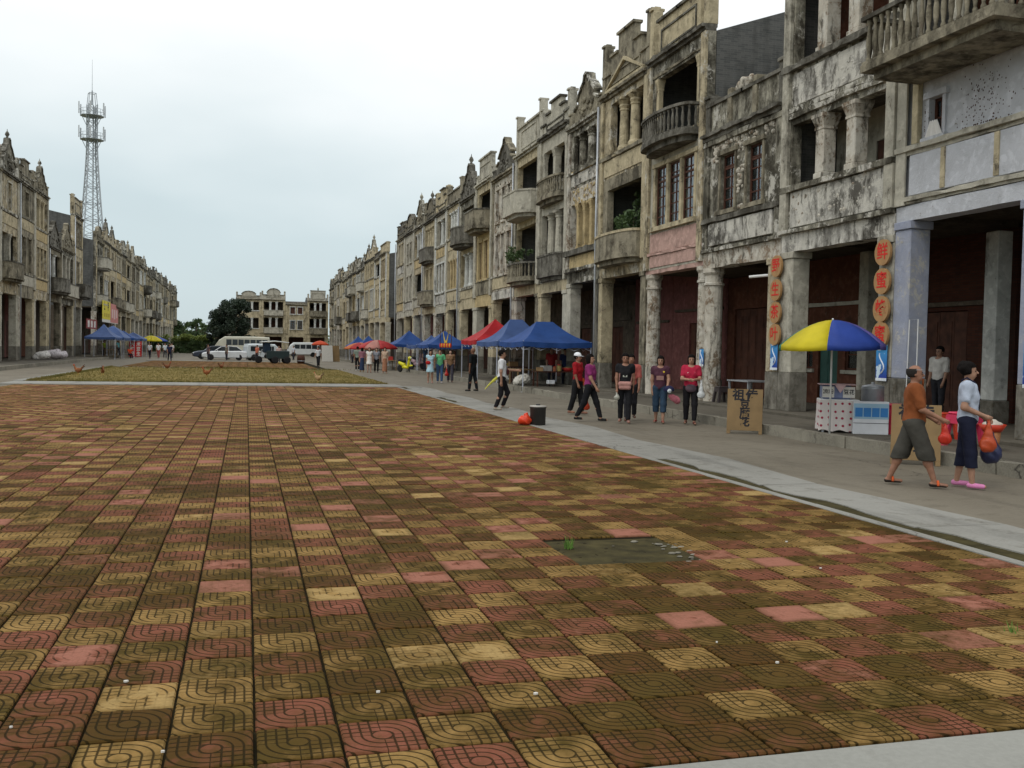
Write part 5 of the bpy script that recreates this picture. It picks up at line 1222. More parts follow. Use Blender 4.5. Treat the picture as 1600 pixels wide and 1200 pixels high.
lf = m.add(vs, fs).build('leaf_blade', plain('yellow_leaf', (.55, .52, .07), .6, .2, 9.), yl); lf.modifiers.new('t', 'SOLIDIFY').thickness = .006
person('bald man all in black standing near the red tent', 8.51, 37.09, 1.70, (-.75, .66), dict(L=(.12, .02), R=(-.16, .05), aL=(.0, .15, .1), aR=(0, .15, .15)), (.010, .012, .013), (.010, .012, .014), (.01, .01, .01), 'none', 'dark', .014, shirt='half')
person('girl in pale blue dress with red shoulder bag', 8.41, 45.61, 1.55, TOCAM(4, 45), STAND, (.38, .55, .62), (.3, .4, .5), (.45, .22, .20), 'long', 'mid', .016, fem=True, bot='dress', shirt='none')
tag(Blob(.01).ell((0, 0, 0), (.12, .05, .09)).build('red_bag', .014, fabric((.42, .02, .02)), None, loc=(8.28, 45.48, .95)), 'small red bag at the hip of the girl in the blue dress', 'bag')
person('boy in green tee and blue jeans beside the girl in the blue dress', 8.89, 45.73, 1.60, TOCAM(8, 45), dict(L=(.1, .05), R=(-.08, .05), aL=(.2, .3, .3), aR=(.9, .2, 1.6)), (.12, .42, .20), (.05, .10, .20), (.5, .5, .52), 'short', 'mid', .016)
PD, JD = person('long-haired woman in dark overalls with red bag behind the boy in green', 9.60, 46.73, 1.60, TOCAM(9, 46), STEP, (.22, .13, .07), (.06, .055, .07), (.04, .015, .02), 'long', 'fair', .016, fem=True, bot='wide')
bag('red plastic bag held between the boy in green and the long-haired woman', wpt(PD, JD['wrR'] + JD['fdR'] * .08), .10, (.50, .03, .02), .36, .02)
G = 'people strolling by the far tents'
person('woman in long tan dress walking ahead of the far tents', 8.44, 61.61, 1.62, TOCAM(7, 60), STAND, (.50, .36, .26), (.33, .155, .09), (.5, .3, .2), 'long', 'fair', .02, fem=True, bot='skirt', shirt='none', group=G)
person('woman in grey top and black trousers beside the tan dress', 8.08, 62.91, 1.60, TOCAM(8, 60), STEP, (.24, .25, .28), (.012, .012, .014), (.012, .012, .014), 'long', 'fair', .02, fem=True, group=G)
person('woman in short white dress among the far strollers', 7.60, 62.7, 1.60, TOCAM(6, 60), STAND, (.66, .64, .60), (.6, .6, .6), (.15, .03, .02), 'long', 'fair', .02, fem=True, bot='dress', shirt='none', group=G)
person('person in checked red shirt and blue skirt seen from behind', 7.30, 64.15, 1.58, (0, 1), STAND, (.28, .13, .16), (.03, .045, .09), (.3, .2, .1), 'bob', 'mid', .02, fem=True, bot='skirt', shirt='half', group=G)
person('man in grey-green shirt and black trousers behind the checked shirt', 7.36, 67.42, 1.66, (.2, 1), STEP, (.20, .24, .20), (.014, .014, .016), (.5, .5, .5), 'short', 'tan', .02, group=G)
person('person in white shirt and black trousers crossing the far road', 5.45, 78.0, 1.62, (-.6, -.8), WALK, (.52, .54, .55), (.014, .014, .016), (.05, .05, .05), 'short', 'tan', .022)
person('person beside the orange umbrella near the white van', 6.3, 90.0, 1.62, (0, -1), STAND, (.35, .08, .05), (.03, .03, .04), (.05, .05, .05), 'short', 'mid', .025)
G = 'people along the left road'
person('man in navy shirt and trousers walking alone on the left road', -6.74, 94.1, 1.62, (.2, -1), WALK, (.020, .026, .06), (.016, .02, .035), (.02, .02, .02), 'short', 'tan', .024, group=G)
for k, (x, y, tc_, bc_, lb) in enumerate(((-9.6, 107, (.6, .6, .6), (.02, .02, .03), 'white shirt and dark trousers nearest the yellow parasol'), (-9.0, 110, (.62, .6, .58), (.30, .08, .07), 'white shirt and red skirt'), (-8.5, 112, (.55, .6, .62), (.05, .05, .06), 'white shirt and grey trousers'), (-7.9, 113.5, (.64, .62, .6), (.12, .12, .10), 'white shirt right behind the man in navy'))):
    person('far person in ' + lb, x, y, 1.62, (random.uniform(-.6, .6), -1), STEP, tc_, bc_, (.1, .1, .1), 'short', 'mid', .028, group=G)
person('vendor in yellow-green top under the left blue tents', -13.6, 104.0, 1.60, (1, -.3), STAND, (.30, .42, .05), (.05, .05, .06), (.1, .1, .1), 'short', 'tan', .028, z=.18)
person('vendor in turquoise checked shirt by the red price board', -13.3, 112.5, 1.66, (1, -.5), STEP, (.16, .45, .50), (.02, .025, .04), (.1, .1, .1), 'short', 'tan', .028, z=.18)
person('seated person in orange-red top on the left kerb', -11.6, 107.5, 1.6, (.6, -1), SIT, (.55, .06, .02), (.02, .02, .03), (.02, .02, .02), 'short', 'tan', .028, sit=.40)
G = 'people near the parked vehicles'
for k, (x, y, tc_, lb) in enumerate(((-3.6, 100.5, (.10, .07, .08), 'dark top in front of the white car'), (-1.9, 101.5, (.16, .15, .12), 'olive top leaning by the white car door'), (1.0, 97, (.5, .16, .10), 'red top left of the cargo tricycle'), (2.9, 93., (.55, .40, .36), 'pale pink top behind the cargo tricycle'), (.1, 108, (.03, .035, .06), 'navy top between car and tricycle'), (5.1, 112, (.5, .52, .56), 'white top by the white van'))):
    person('far person in ' + lb, x, y, 1.60, (random.uniform(-1, 1), -.6), STAND, tc_, (.03, .03, .04), (.1, .1, .1), 'short', 'mid', .026, group=G)
# in the shade of the right-hand arcade and tents
person('man in white shirt standing inside the arcade behind the couple', 15.3, 19.0, 1.66, (-.75, -.2), dict(L=(.05, .05), R=(-.05, .05), aL=(.1, .1, .3), aR=(.0, .1, .4)), (.56, .54, .50), (.03, .03, .035), (.03, .03, .03), 'short', 'mid', .013, z=.255, shirt='half', near=True)
person('dim figure in maroon behind the man in white in the arcade', 16.2, 18.9, 1.55, (-1, -.3), STAND, (.12, .03, .03), (.03, .03, .035), (.03, .03, .03), 'short', 'dark', .016, z=.255)
person('vendor in dark red behind the table under the nearest blue tent', 12.2, 38.6, 1.58, (-.4, -1), STAND, (.22, .02, .02), (.02, .02, .03), (.02, .02, .02), 'short', 'mid', .018, z=.18)
person('vendor in navy behind the table under the nearest blue tent', 12.9, 38.9, 1.55, (-.2, -1), STAND, (.03, .04, .10), (.02, .02, .03), (.02, .02, .02), 'short', 'mid', .018, z=.18)
person('vendor in dark clothes under the far blue tent by the scooter', 11.0, 61.5, 1.62, (-1, -.6), STAND, (.03, .05, .09), (.02, .02, .03), (.02, .02, .02), 'short', 'mid', .02, z=.18)
person('far vendor in grey by the last blue tents', 10.2, 98., 1.6, (-1, -.5), STAND, (.18, .18, .2), (.02, .02, .03), (.02, .02, .02), 'short', 'mid', .026)
# ------------------------------------------------------------------ tents and parasols
def cloth(name, col, tr=.25):
    t = NT(name); p = t.pos(obj=True); a = t.noise(p, 1.6, 5.); c = t.mix(t.ramp(a, .35, .65), tuple(x * .85 for x in col), tuple(x * 1.12 for x in col))
    t.put(t.b.inputs['Base Color'], c); t.b.inputs['Roughness'].default_value = .6; t.b.inputs['Specular IOR Level'].default_value = .25
    t.t.links.new(t.bump(t.math('ADD', a, t.noise(p, 4., 3.)), .35, .05), t.b.inputs['Normal'])
    tl = t.n('ShaderNodeBsdfTranslucent', {'Color': c}).outputs[0]
    mxs = t.n('ShaderNodeMixShader', {0: tr, 1: t.b.outputs[0], 2: tl}); t.t.links.new(mxs.outputs[0], t.out.inputs[0]); return t.m
M['tblue'] = cloth('blue_tent_cloth', (.028, .085, .29)); M['tblue2'] = cloth('faded_blue_tent_cloth', (.07, .125, .30)); M['tred'] = cloth('red_tent_cloth', (.48, .022, .028))
M['pyel'] = cloth('yellow_parasol_cloth', (.62, .52, .02)); M['pblue'] = cloth('blue_parasol_cloth', (.03, .07, .34)); M['pgreen'] = cloth('green_parasol_cloth', (.02, .22, .16)); M['pred'] = cloth('red_parasol_cloth', (.42, .03, .03)); M['ppurp'] = cloth('faded_violet_parasol_cloth', (.12, .10, .32))
M['pole'] = plain('painted_tent_pole', (.52, .55, .62), .45, .1, 6., .05, .3)
def tent(label, x0, x1, y0, y1, ze, za, mat, zg=0., sag=.12, poles=True, val=.2, group='pop-up tents', ridge=0., rot=0.):
    cx, cy = (x0 + x1) / 2, (y0 + y1) / 2; o = empty('market_tent', (cx, cy, zg), rot, label, 'tent', group); a, b = (x1 - x0) / 2, (y1 - y0) / 2; n = 8; ze -= zg; za -= zg
    vs, fs = [], []; cs = [(-a, -b), (a, -b), (a, b), (-a, b)]; rg = [(-ridge, 0), (ridge, 0), (ridge, 0), (-ridge, 0)]
    for s in range(4):
        A, B = Vector(cs[s]), Vector(cs[(s + 1) % 4]); P_, Q_ = Vector(rg[s]), Vector(rg[(s + 1) % 4])
        for j in range(n + 1):
            t = j / n
            for i in range(n + 1):
                u = i / n; e = (A + (B - A) * u) * (1 - t) + (P_ + (Q_ - P_) * u) * t
                z = ze + (za - ze) * t - sag * sin(pi * t) - (.05 * sin(pi * u)) * (1 - t) - .05 * sin(pi * u) * sin(pi * t); vs.append((e.x, e.y, z))
        k0 = len(vs) - (n + 1) ** 2
        for j in range(n):
            for i in range(n): q = k0 + j * (n + 1) + i; fs.append((q, q + 1, q + n + 2, q + n + 1))
    c = MB().add(vs, fs).build('canopy', mat, o); c.modifiers.new('t', 'SOLIDIFY').thickness = .006
    for s in range(4):
        A, B = Vector(cs[s]) * 1.003, Vector(cs[(s + 1) % 4]) * 1.003; v2, f2 = [], []; m_ = 14
        for i in range(m_ + 1):
            u = i / m_; p = A + (B - A) * u; out = Vector((p.x / a if abs(p.x) > a * .99 else 0, p.y / b if abs(p.y) > b * .99 else 0)); w_ = .015 * sin(u * 25)
            zt = ze - .05 * sin(pi * u); v2 += [(p.x, p.y, zt + .004), (p.x + out.x * w_, p.y + out.y * w_, zt - val + .012 * sin(u * 19))]
        for i in range(m_): f2.append((2 * i, 2 * i + 1, 2 * i + 3, 2 * i + 2))
        v_ = MB().add(v2, f2).build('valance', mat, o); v_.modifiers.new('t', 'SOLIDIFY').thickness = .005
    if poles:
        for (px, py) in cs:
            px, py = px * .975, py * .975; zb = -zg + (.18 if cx + px > 10.65 or cx + px < -12.95 else -.02); m = MB(); m.box(px - .02, px + .02, py - .02, py + .02, zb, ze + .02, .004); m.box(px - .06, px + .06, py - .06, py + .06, zb, zb + .012); m.build('pole', M['pole'], o)
        m = MB()
        for s in range(4):
            A, B = Vector(cs[s]) * .975, Vector(cs[(s + 1) % 4]) * .975; k = 4
            for i in range(k):
                p, q = A + (B - A) * (i / k), A + (B - A) * ((i + 1) / k); za_, zb_ = (ze - .05, ze - .35) if i % 2 == 0 else (ze - .35, ze - .05)
                m.tube([(p.x, p.y, za_), (q.x, q.y, zb_)], .011, 4); m.tube([(p.x, p.y, zb_), (q.x, q.y, za_)], .011, 4)
        m.build('scissor_frame', M['pole'], o)
    return o
tent('nearest blue pop-up tent, its white corner pole on the road', 10.47, 13.35, 36.9, 40.6, 1.98, 2.82, M['tblue'], ridge=.35)
tent('faded blue pop-up tent between the nearest blue tent and the red one', 10.5, 13.3, 41.2, 45.0, 2.0, 3.02, M['tblue2'], ridge=.3, sag=.2)
tent('red pop-up tent beyond the two nearest blue tents', 10.6, 13.3, 45.6, 48.9, 2.08, 3.15, M['tred'])
tent('dark blue pop-up tent by the yellow scooter', 10.6, 13.4, 58.4, 62.2, 1.86, 2.75, M['tblue'])
tent('sagging blue tent touching the one by the yellow scooter', 10.6, 13.3, 62.6, 66.6, 1.82, 2.5, M['tblue2'], sag=.25)
tent('blue pop-up tent behind the red parasol', 10.7, 13.4, 72.5, 76.5, 1.9, 2.95, M['tblue'])
tent('small blue tent past the side street, left of the red parasol', 10.6, 13.0, 96.5, 100.2, 1.75, 2.75, M['tblue'])
tent('last blue tent in the right row', 10.7, 13.0, 106., 110.0, 1.75, 2.8, M['tblue'])
tent('first blue tent of the left row', -14.6, -11.9, 98.5, 104., 2.1, 3.35, M['tblue2'], sag=.2)
tent('second blue tent of the left row, rounded and faded', -14.6, -11.8, 104.6, 110.4, 2.1, 3.3, M['tblue2'], sag=-.1)
tent('third blue tent of the left row', -14.4, -11.6, 112., 117., 2.1, 2.9, M['tblue'], sag=.1)
tent('last blue tent of the left row next to the yellow parasol', -14.0, -11.4, 118.5, 123.5, 2.05, 2.8, M['tblue2'], sag=0.)
def parasol(label, x, y, zg, zt, R_, drop, cols, tilt=(0, 0), foot=None, group='parasols', n=8, a0=0., pole=M['whitepipe']):
    o = empty('parasol', (x, y, zg), 0, label, 'parasol', group); H = zt - zg; o2 = 1
    prof = lambda t: (R_ * t, -drop * (t ** 1.9))
    for k in range(n):
        vs, fs = [], []; na, nt = 4, 7
        for j in range(nt + 1):
            t = j / nt; r, z = prof(t)
            for i in range(na + 1):
                u = i / na; a = a0 + 2 * pi * (k + u) / n; rr = r * (1 - .045 * sin(pi * u) * t); dz = -.02 * sin(pi * u) * t
                vs.append((rr * cos(a), rr * sin(a), H + z + dz + tilt[0] * rr * cos(a) + tilt[1] * rr * sin(a)))
        j = nt; 
        for i in range(na + 1):
            u = i / na; a = a0 + 2 * pi * (k + u) / n; rr = R_ * (1 - .045 * sin(pi * u)) * 1.005; vs.append((rr * cos(a), rr * sin(a), H - drop - .02 * sin(pi * u) - .10 + tilt[0] * rr * cos(a) + tilt[1] * rr * sin(a)))
        for j in range(nt + 1):
            for i in range(na): q = j * (na + 1) + i; fs.append((q, q + na + 1, q + na + 2, q + 1))
        c = MB().add(vs, fs).build('canopy_panel', cols[k % len(cols)], o, True); c.modifiers.new('t', 'SOLIDIFY').thickness = .005
        a = a0 + 2 * pi * k / n; MB().tube([(.03 * cos(a), .03 * sin(a), H - .06), *[(prof(t)[0] * cos(a), prof(t)[0] * sin(a), H + prof(t)[1] - .02 + tilt[0] * prof(t)[0] * cos(a) + tilt[1] * prof(t)[0] * sin(a)) for t in (.35, .7, 1.)]], .006, 4).build('rib', M['metal'], o)
    MB().lathe([(.018, foot or .0), (.018, H + .01), (.02, H + .015), (.008, H + .03)], 0, 0, 10).build('pole', pole, o, True)
    return o
parasol('blue and yellow parasol shading the dotted-cloth food cart', 10.62, 16.15, .18, 2.32, 1.0, .46, [M['pblue'], M['ppurp'], M['pyel'], M['pblue'], M['pgreen'], M['pyel']], foot=.0, n=6, a0=radians(232), tilt=(.03, .0))
parasol('faded red parasol over the far strollers', 9.3, 72., 0, 2.15, 1.5, .55, [M['pred'], cloth('faded_pink_parasol_cloth', (.5, .22, .18)), M['pred'], M['tred']])
parasol('orange parasol partly behind the faded red one', 9.6, 86., 0, 2.0, 1.4, .5, [cloth('orange_parasol_cloth', (.5, .14, .04)), M['pred']])
parasol('yellow and blue parasol at the end of the left tents', -11.2, 127., 0, 2.5, 1.9, .6, [M['pyel'], M['pblue'], M['pyel']])
parasol('orange-red umbrella near the white van', 6.4, 89.4, 0, 2.1, .75, .3, [cloth('orange_umbrella_cloth', (.55, .07, .02))], foot=.6)

# ------------------------------------------------------------------ food cart, boards, stools and small things
def spots(base, dot, sc):
    t = NT('dotted_cloth'); p = t.pos(obj=True); s3 = t.n('ShaderNodeSeparateXYZ', {0: p}); vo = t.n('ShaderNodeTexVoronoi', {'Vector': t.n('ShaderNodeCombineXYZ', {0: t.math('ADD', s3.outputs[0], s3.outputs[1]), 1: s3.outputs[2]}).outputs[0], 'Scale': sc, 'Randomness': 0.25}, voronoi_dimensions='2D'); c = t.mix(t.ramp(vo.outputs['Distance'], .16, .20, 1, 0), base, dot)
    return t.done(c, .8, t.bump(t.noise(p, 5., 4.), .5, .03), .15)
M['dotted'] = spots((.60, .55, .52), (.30, .03, .06), 7.6)
ca = radians(-26)
cart = empty('food_cart', (11.05, 16.55, .18), ca, 'food cart covered in white cloth with red dots under the parasol', 'cart', None)
m = MB(); nx = 12; vs = []; fs = []
for j in range(7):
    for i in range(4 * nx):
        s, u = divmod(i, nx); u = u / nx; v_ = j / 6; c4 = [(-.36, -.30), (.36, -.30), (.36, .30), (-.36, .30)]; A, B = c4[s], c4[(s + 1) % 4]
        x_, y_ = A[0] + (B[0] - A[0]) * u, A[1] + (B[1] - A[1]) * u; f_ = 1 + (.05 + .02 * sin(i * 1.9)) * (1 - v_); vs.append((x_ * f_, y_ * f_, .04 + .58 * v_ + (.02 * sin(i * 1.3) if j == 0 else 0)))
for j in range(6):
    for i in range(4 * nx): a = j * 4 * nx + i; b_ = j * 4 * nx + (i + 1) % (4 * nx); fs.append((a, b_, b_ + 4 * nx, a + 4 * nx))
fs.append(tuple(6 * 4 * nx + i for i in range(4 * nx))); m.add(vs, fs).build('table_cloth', M['dotted'], cart)
MB().box(-.36, .36, -.30, .30, .60, .635, .008).build('table_top', M['whitepipe'], cart)
for sx_ in (-.3, .3):
    for sy in (-.25, .25): MB().box(sx_ - .02, sx_ + .02, sy - .02, sy + .02, 0, .6).build('leg', M['metal'], cart)
tub = empty('plastic_tub', (11.05, 16.55, .818), ca, 'translucent blue-grey tub with paper price cards on the food cart', 'tub')
MB().box(-.32, .22, -.2, .2, 0, .27, .03).build('tub_body', plain('blue_grey_plastic', (.16, .19, .32), .35, .2, 4.), tub)
MB().plate([(-.38, -.27), (.30, -.29), (.33, .24), (-.36, .26)], .272, .285).build('cover_cloth', fabric((.52, .36, .36)), tub)
m = MB(); m.prism([(-.10, .27), (.0, .12), (.10, .27)], -.295, -.285); m.build('cloth_corner', fabric((.52, .36, .36)), tub)
INK = plain('black_ink', (.02, .02, .025), .8); 
for k, (x_, body_) in enumerate(((-.21, '凉粉'), (.17, '豆花'))):
    c_ = MB().box(x_ - .11, x_ + .11, -.212, -.204, .03, .24).build('price_card', M['paper'], tub); l_ = link('lettering', text_mesh(body_, .10, .0008, .002, INK), c_, (x_, -.2135, .135), (pi / 2, 0, 0))
bx = empty('cardboard_box', (11.35, 15.97, .18), ca + .05, 'blue and white carton standing right of the dotted-cloth cart', 'box')
m = MB(); m.box(-.30, .34, -.05, .05, .0, .62, .006); m.build('carton', plain('white_carton', (.56, .58, .60), .7, .1, 4.), bx)
MB().box(-.298, .338, -.0535, -.0505, .29, .58).build('blue_print', plain('carton_pale_blue', (.26, .40, .50), .6, .1, 3.), bx)
for k in range(4): MB().box(-.27 + .152 * k, -.27 + .152 * k + .135, -.0565, -.054, .33, .50).build('blue_panel', plain('carton_blue', (.035, .17, .42), .6, .1, 3.), bx)
MB().box(-.30, .34, -.053, -.0505, .205, .215).build('crease', INK, bx)
pot = empty('steel_pot', (11.75, 16.45, .18), 0, 'tall steel stock pot with lid behind the carton', 'pot'); MB().lathe([(.20, .0), (.21, .02), (.21, .84), (.22, .86)], 0, 0, 20).build('pot_body', M['metal'], pot, True); MB().lathe([(.215, .862), (.20, .90), (.06, .93), (.03, .93), (.03, .97)], 0, 0, 20).build('lid', M['metal'], pot, True)
def stool(label, x, y, col, z=.18, s=1., rz=0., n='plastic_stool'):
    o = empty(n, (x, y, z), rz, label, 'stool', 'plastic stools'); mt = plain('stool_plastic', col, .35, .12, 3.)
    MB().box(-.15 * s, .15 * s, -.15 * s, .15 * s, .42 * s, .455 * s, .02).build('seat', mt, o)
    for sx_ in (-1, 1):
        for sy in (-1, 1):
            m = MB(); x0, y0 = sx_ * .12 * s, sy * .12 * s; x1, y1 = sx_ * .17 * s, sy * .17 * s; w_ = .035 * s
            m.add([(x1 - w_, y1 - w_, 0), (x1 + w_, y1 - w_, 0), (x1 + w_, y1 + w_, 0), (x1 - w_, y1 + w_, 0), (x0 - w_, y0 - w_, .42 * s), (x0 + w_, y0 - w_, .42 * s), (x0 + w_, y0 + w_, .42 * s), (x0 - w_, y0 + w_, .42 * s)], [(3, 2, 1, 0), (4, 5, 6, 7), (0, 1, 5, 4), (1, 2, 6, 5), (2, 3, 7, 6), (3, 0, 4, 7)]); m.build('leg', mt, o)
    m = MB(); e = .15 * s
    for sg in (-1, 1): m.box(-e, e, sg * e - .012, sg * e + .012, .30 * s, .42 * s); m.box(sg * e - .012, sg * e + .012, -e, e, .30 * s, .42 * s)
    m.build('apron', mt, o); return o
RED = (.55, .03, .07)
stool('red plastic stool standing beside the blue and white carton', 11.95, 16.2, RED, s=1.25, rz=.3)
stool('red plastic stool right of the woman in pale blue', 11.6, 13.75, (.55, .035, .09), s=1.25, rz=.2)
stool('orange-red plastic stool against the dark arcade behind the couple', 12.2, 15.0, (.55, .06, .03), s=1.05, z=.18)
bw = empty('washing_bowl', (11.55, 13.05, .18), 0, 'red plastic bowl of white food on a tan bucket at the right edge', 'bowl')
MB().lathe([(.10, 0), (.13, .30)], 0, 0, 14).build('bucket', plain('tan_bucket', (.40, .17, .07), .5), bw, True); MB().lathe([(.14, .301), (.21, .42), (.20, .42), (.14, .33)], 0, 0, 18).build('bowl', plain('red_bowl', (.55, .05, .02), .35), bw, True); Blob(.02).ell((0, 0, .42), (.16, .15, .05)).ell((.05, .03, .46), (.06, .05, .04)).build('food', .02, plain('pale_food', (.55, .50, .42), .7), bw)
M['ply'] = plain('plywood_board', (.235, .155, .072), .75, .16, 3., .2)
def aboard(label, x, y, rz, s=1., txt=True, z=-.02):
    o = empty('sandwich_board', (x, y, z), rz, label, 'sign', 'plywood sandwich boards'); W_, H = .36, .94; t = .13
    def panel(sg):
        m = MB(); m.box(-W_, W_, -.012, .012, .08, H, .003); m.box(-W_, -W_ + .06, -.03, -.012, 0, H) if sg > 0 else None; m.box(W_ - .06, W_, -.03, -.012, 0, H) if sg > 0 else None
        m.box(-W_, -W_ + .06, -.012, .012, 0, .08); m.box(W_ - .06, W_, -.012, .012, 0, .08)
        return m
    a = atan2(t, H)
    f = MB(); f.box(-W_, W_, -.012, .012, .07, H, .003); f.box(-W_, -W_ + .07, -.012, .012, 0, .07); f.box(W_ - .07, W_, -.012, .012, 0, .07)
    fo = f.build('front_panel', M['ply'], o, loc=(0, -t, 0), rot=(-a, 0, 0))
    r = MB(); [r.box(x_ - .035, x_ + .035, -.012, .012, 0, H - .01) for x_ in (-W_ + .035, W_ - .035)]; r.box(-W_, W_, -.011, .011, .3, .36); r.build('rear_frame', M['ply'], o, loc=(0, t, 0), rot=(a, 0, 0))
    for ch, lx, lz, sz in (('祖', -.135, .80, .25), ('传', .135, .80, .25), ('豆', .0, .60, .21), ('腐', .0, .42, .22), ('花', .0, .24, .21)):
        me = text_mesh(ch, sz, .001, .0075, INK); link('lettering', me, fo, (lx, -.0135, lz), (pi / 2, 0, 0))
    return o
aboard('plywood sandwich board with black brush lettering by the kerb left of the cart', 10.10, 18.45, radians(-30))
aboard('plywood sandwich board half hidden behind the man in the orange shirt', 10.08, 13.0, radians(-36))
# round plaques on the pillars
M['plaqwood'] = plain('varnished_plaque_wood', (.36, .205, .085), .6, .15, 4.); M['redpaint'] = plain('red_paint', (.55, .018, .012), .6, .12, 9.)
def plaque(label, y, z, ch, x=12.80, faded=False, grp=None):
    o = empty('plaque', (x, y, z), RROT, label, 'sign', grp); n = 28
    MB().prism([(.26 * cos(2 * pi * k / n), .272 * sin(2 * pi * k / n)) for k in range(n)], -.02, .035).build('disc', M['plaqwood'], o)
    if ch: link('lettering', text_mesh(ch, .37, .002, .005, M['redpaint']), o, (0, -.0225, .0), (pi / 2, 0, 0))
for i, (ch, z) in enumerate(zip('野生茶叶', (3.86, 3.26, 2.70, 2.15))): plaque(f'{ORD[i]} oval plaque from the top on the rough pillar, red character', 21.97, z, ch, 12.795, grp='plaques on the rough pillar')
for i, (ch, z) in enumerate(zip(('鲜', '蜜', '蜂', '蜜'), (3.82, 3.22, 2.64, 2.10))): plaque(f'{ORD[i]} oval plaque from the top on the blue-painted pillar, red character', 17.72, z, ch, 12.795, grp='plaques on the blue pillar')
def poster(label, x, y, z, w_=.34, h_=.72, rz=RROT):
    o = empty('poster', (x, y, z), rz, label, 'poster', 'blue drink posters on the pillars'); t = NT('blue_poster_print'); p = t.pos(obj=True); n_ = t.noise(p, 3.4, 3.); v2 = t.n('ShaderNodeSeparateXYZ', {0: p}).outputs[2]
    c = t.mix(t.ramp(v2, -.3, .3), (.02, .05, .30), (.05, .30, .62)); c = t.mix(t.ramp(n_, .58, .61), c, (.55, .68, .78)); mt = t.done(c, .4)
    MB().box(-w_ / 2, w_ / 2, -.006, 0, -h_ / 2, h_ / 2).build('print', mt, o); wh = plain('poster_white', (.68, .72, .76), .5)
    MB().box(-w_ / 2, w_ / 2, -.0085, -.0065, -h_ / 2, -h_ / 2 + .06).build('white_strip', wh, o); m = MB()
    m.tube([(.10 * sin(t_ * 5.) * (1 - .4 * t_), -.0085, -.22 + .42 * t_) for t_ in np.linspace(0, 1, 22)], .018, 5); m.build('swirl', wh, o); MB().box(-w_ * .36, -w_ * .08, -.0085, -.0065, h_ * .34, h_ * .45).build('badge', wh, o)
poster('blue poster on the rough pillar below the plaques', 12.825, 22.02, 1.62); poster('blue poster on the blue-painted pillar below the plaques', 12.845, 17.72, 1.52, .36, .76); poster('blue poster on the pillar at the right picture edge', 12.83, 13.62, 1.56, .42, .80)
poster('small blue poster on the round column behind the woman in crimson', 12.80, 26.02, 1.52, .26, .5)
tag(MB().tube([(12.78, 22.35, 3.66), (12.4, 22.62, 3.62)], .035, 8).build('pipe_stub', M['whitepipe']), 'short white pipe sticking out of the rough pillar', 'pipe')
tag(MB().tube([(12.80, 16.86, .26), (12.84, 16.86, 2.4), (12.84, 16.60, 2.4), (12.84, 16.60, .26)], .010, 6).build('metal_rack', M['whitepipe']), 'thin white metal frame leaning at the blue-painted pillar', 'frame')
# inner pillars and furniture in the arcade
def ipillar(label, x, y, mat='cream'): 
    o = empty('inner_pillar', (x, y, .255), 0, label, 'pillar', 'inner arcade pillars'); MB().box(-.19, .19, -.19, .19, .5, 4.10, .02).build('shaft', M[mat], o); MB().box(-.22, .22, -.22, .22, 0, .5, .02).build('base', M['plinth'], o)
ipillar('tall cream inner pillar behind the woman in pale blue', 15.45, 17.45, 'white')
ipillar('inner pillar between the second and third near houses', 15.55, 22.05, 'pale'); ipillar('inner pillar behind the pink-panelled house', 15.55, 26.35, 'pale'); ipillar('inner pillar behind the paired round columns', 15.55, 30.65, 'cream')
def table(label, x, y, z, w_, d, h_, rz, mat, goods=0, seed=1, group='stall tables'):
    o = empty('stall_table', (x, y, z), rz, label, 'table', group); MB().box(-w_ / 2, w_ / 2, -d / 2, d / 2, h_ - .04, h_, .006).build('table_top', mat, o)
    for sx_ in (-1, 1):
        for sy in (-1, 1): MB().box(sx_ * (w_ / 2 - .06) - .025, sx_ * (w_ / 2 - .06) + .025, sy * (d / 2 - .06) - .025, sy * (d / 2 - .06) + .025, 0, h_ - .04).build('leg', mat, o)
    return o
def wares(label, x, y, z, kind, col, s=1., rz=0., group='wares on the stalls'):
    o = empty({'bowl': 'basin', 'box': 'crate', 'sack': 'sack', 'jar': 'jar'}[kind], (x, y, z), rz, label, {'bowl': 'basin', 'box': 'crate', 'sack': 'sack', 'jar': 'jar'}[kind], group); mt = plain('ware', col, .5, .25, 6.)
    if kind == 'bowl': MB().lathe([(.13 * s, 0), (.20 * s, .12 * s), (.185 * s, .12 * s), (.12 * s, .03 * s)], 0, 0, 14).build('rim', mt, o, True); Blob(.02).ell((0, 0, .10 * s), (.15 * s, .14 * s, .06 * s)).build('contents', .025, plain('goods', (.30, .20, .09), .8, .4, 20.), o)
    elif kind == 'box':
        MB().box(-.2 * s, .2 * s, -.15 * s, .15 * s, 0, .22 * s, .008).build('carton', mt, o); MB().box(-.203 * s, .203 * s, -.02 * s, .02 * s, .0, .223 * s).build('tape', plain('tape', tuple(c * .7 for c in col), .4), o)
    elif kind == 'sack': q = Blob(.04); q.ell((0, 0, .2 * s), (.30 * s, .22 * s, .16 * s)); q.ell((.12 * s, .05 * s, .28 * s), (.14 * s, .12 * s, .12 * s)); q.ell((-.2 * s, -.05 * s, .12 * s), (.16 * s, .15 * s, .12 * s)); q.wr = .03; q.cut.append(lambda X, Y, Z: .0 - Z + 0 * X + 0 * Y); q.build('sack_body', .03, mt, o)
    else: MB().lathe([(.07 * s, 0), (.08 * s, .03 * s), (.08 * s, .16 * s), (.05 * s, .2 * s)], 0, 0, 12).build('glass_body', mt, o, True); MB().lathe([(.055 * s, .2 * s), (.055 * s, .24 * s)], 0, 0, 12).build('lid', plain('jar_lid', (.5, .04, .03), .4), o, True)
table('wooden stall table under the nearest blue tent', 12.15, 37.75, .18, 1.9, .7, .62, 0, M['wood']); table('second stall table at the back of the nearest blue tent', 11.2, 39.6, .18, .8, 1.4, .66, 0, M['ply'])
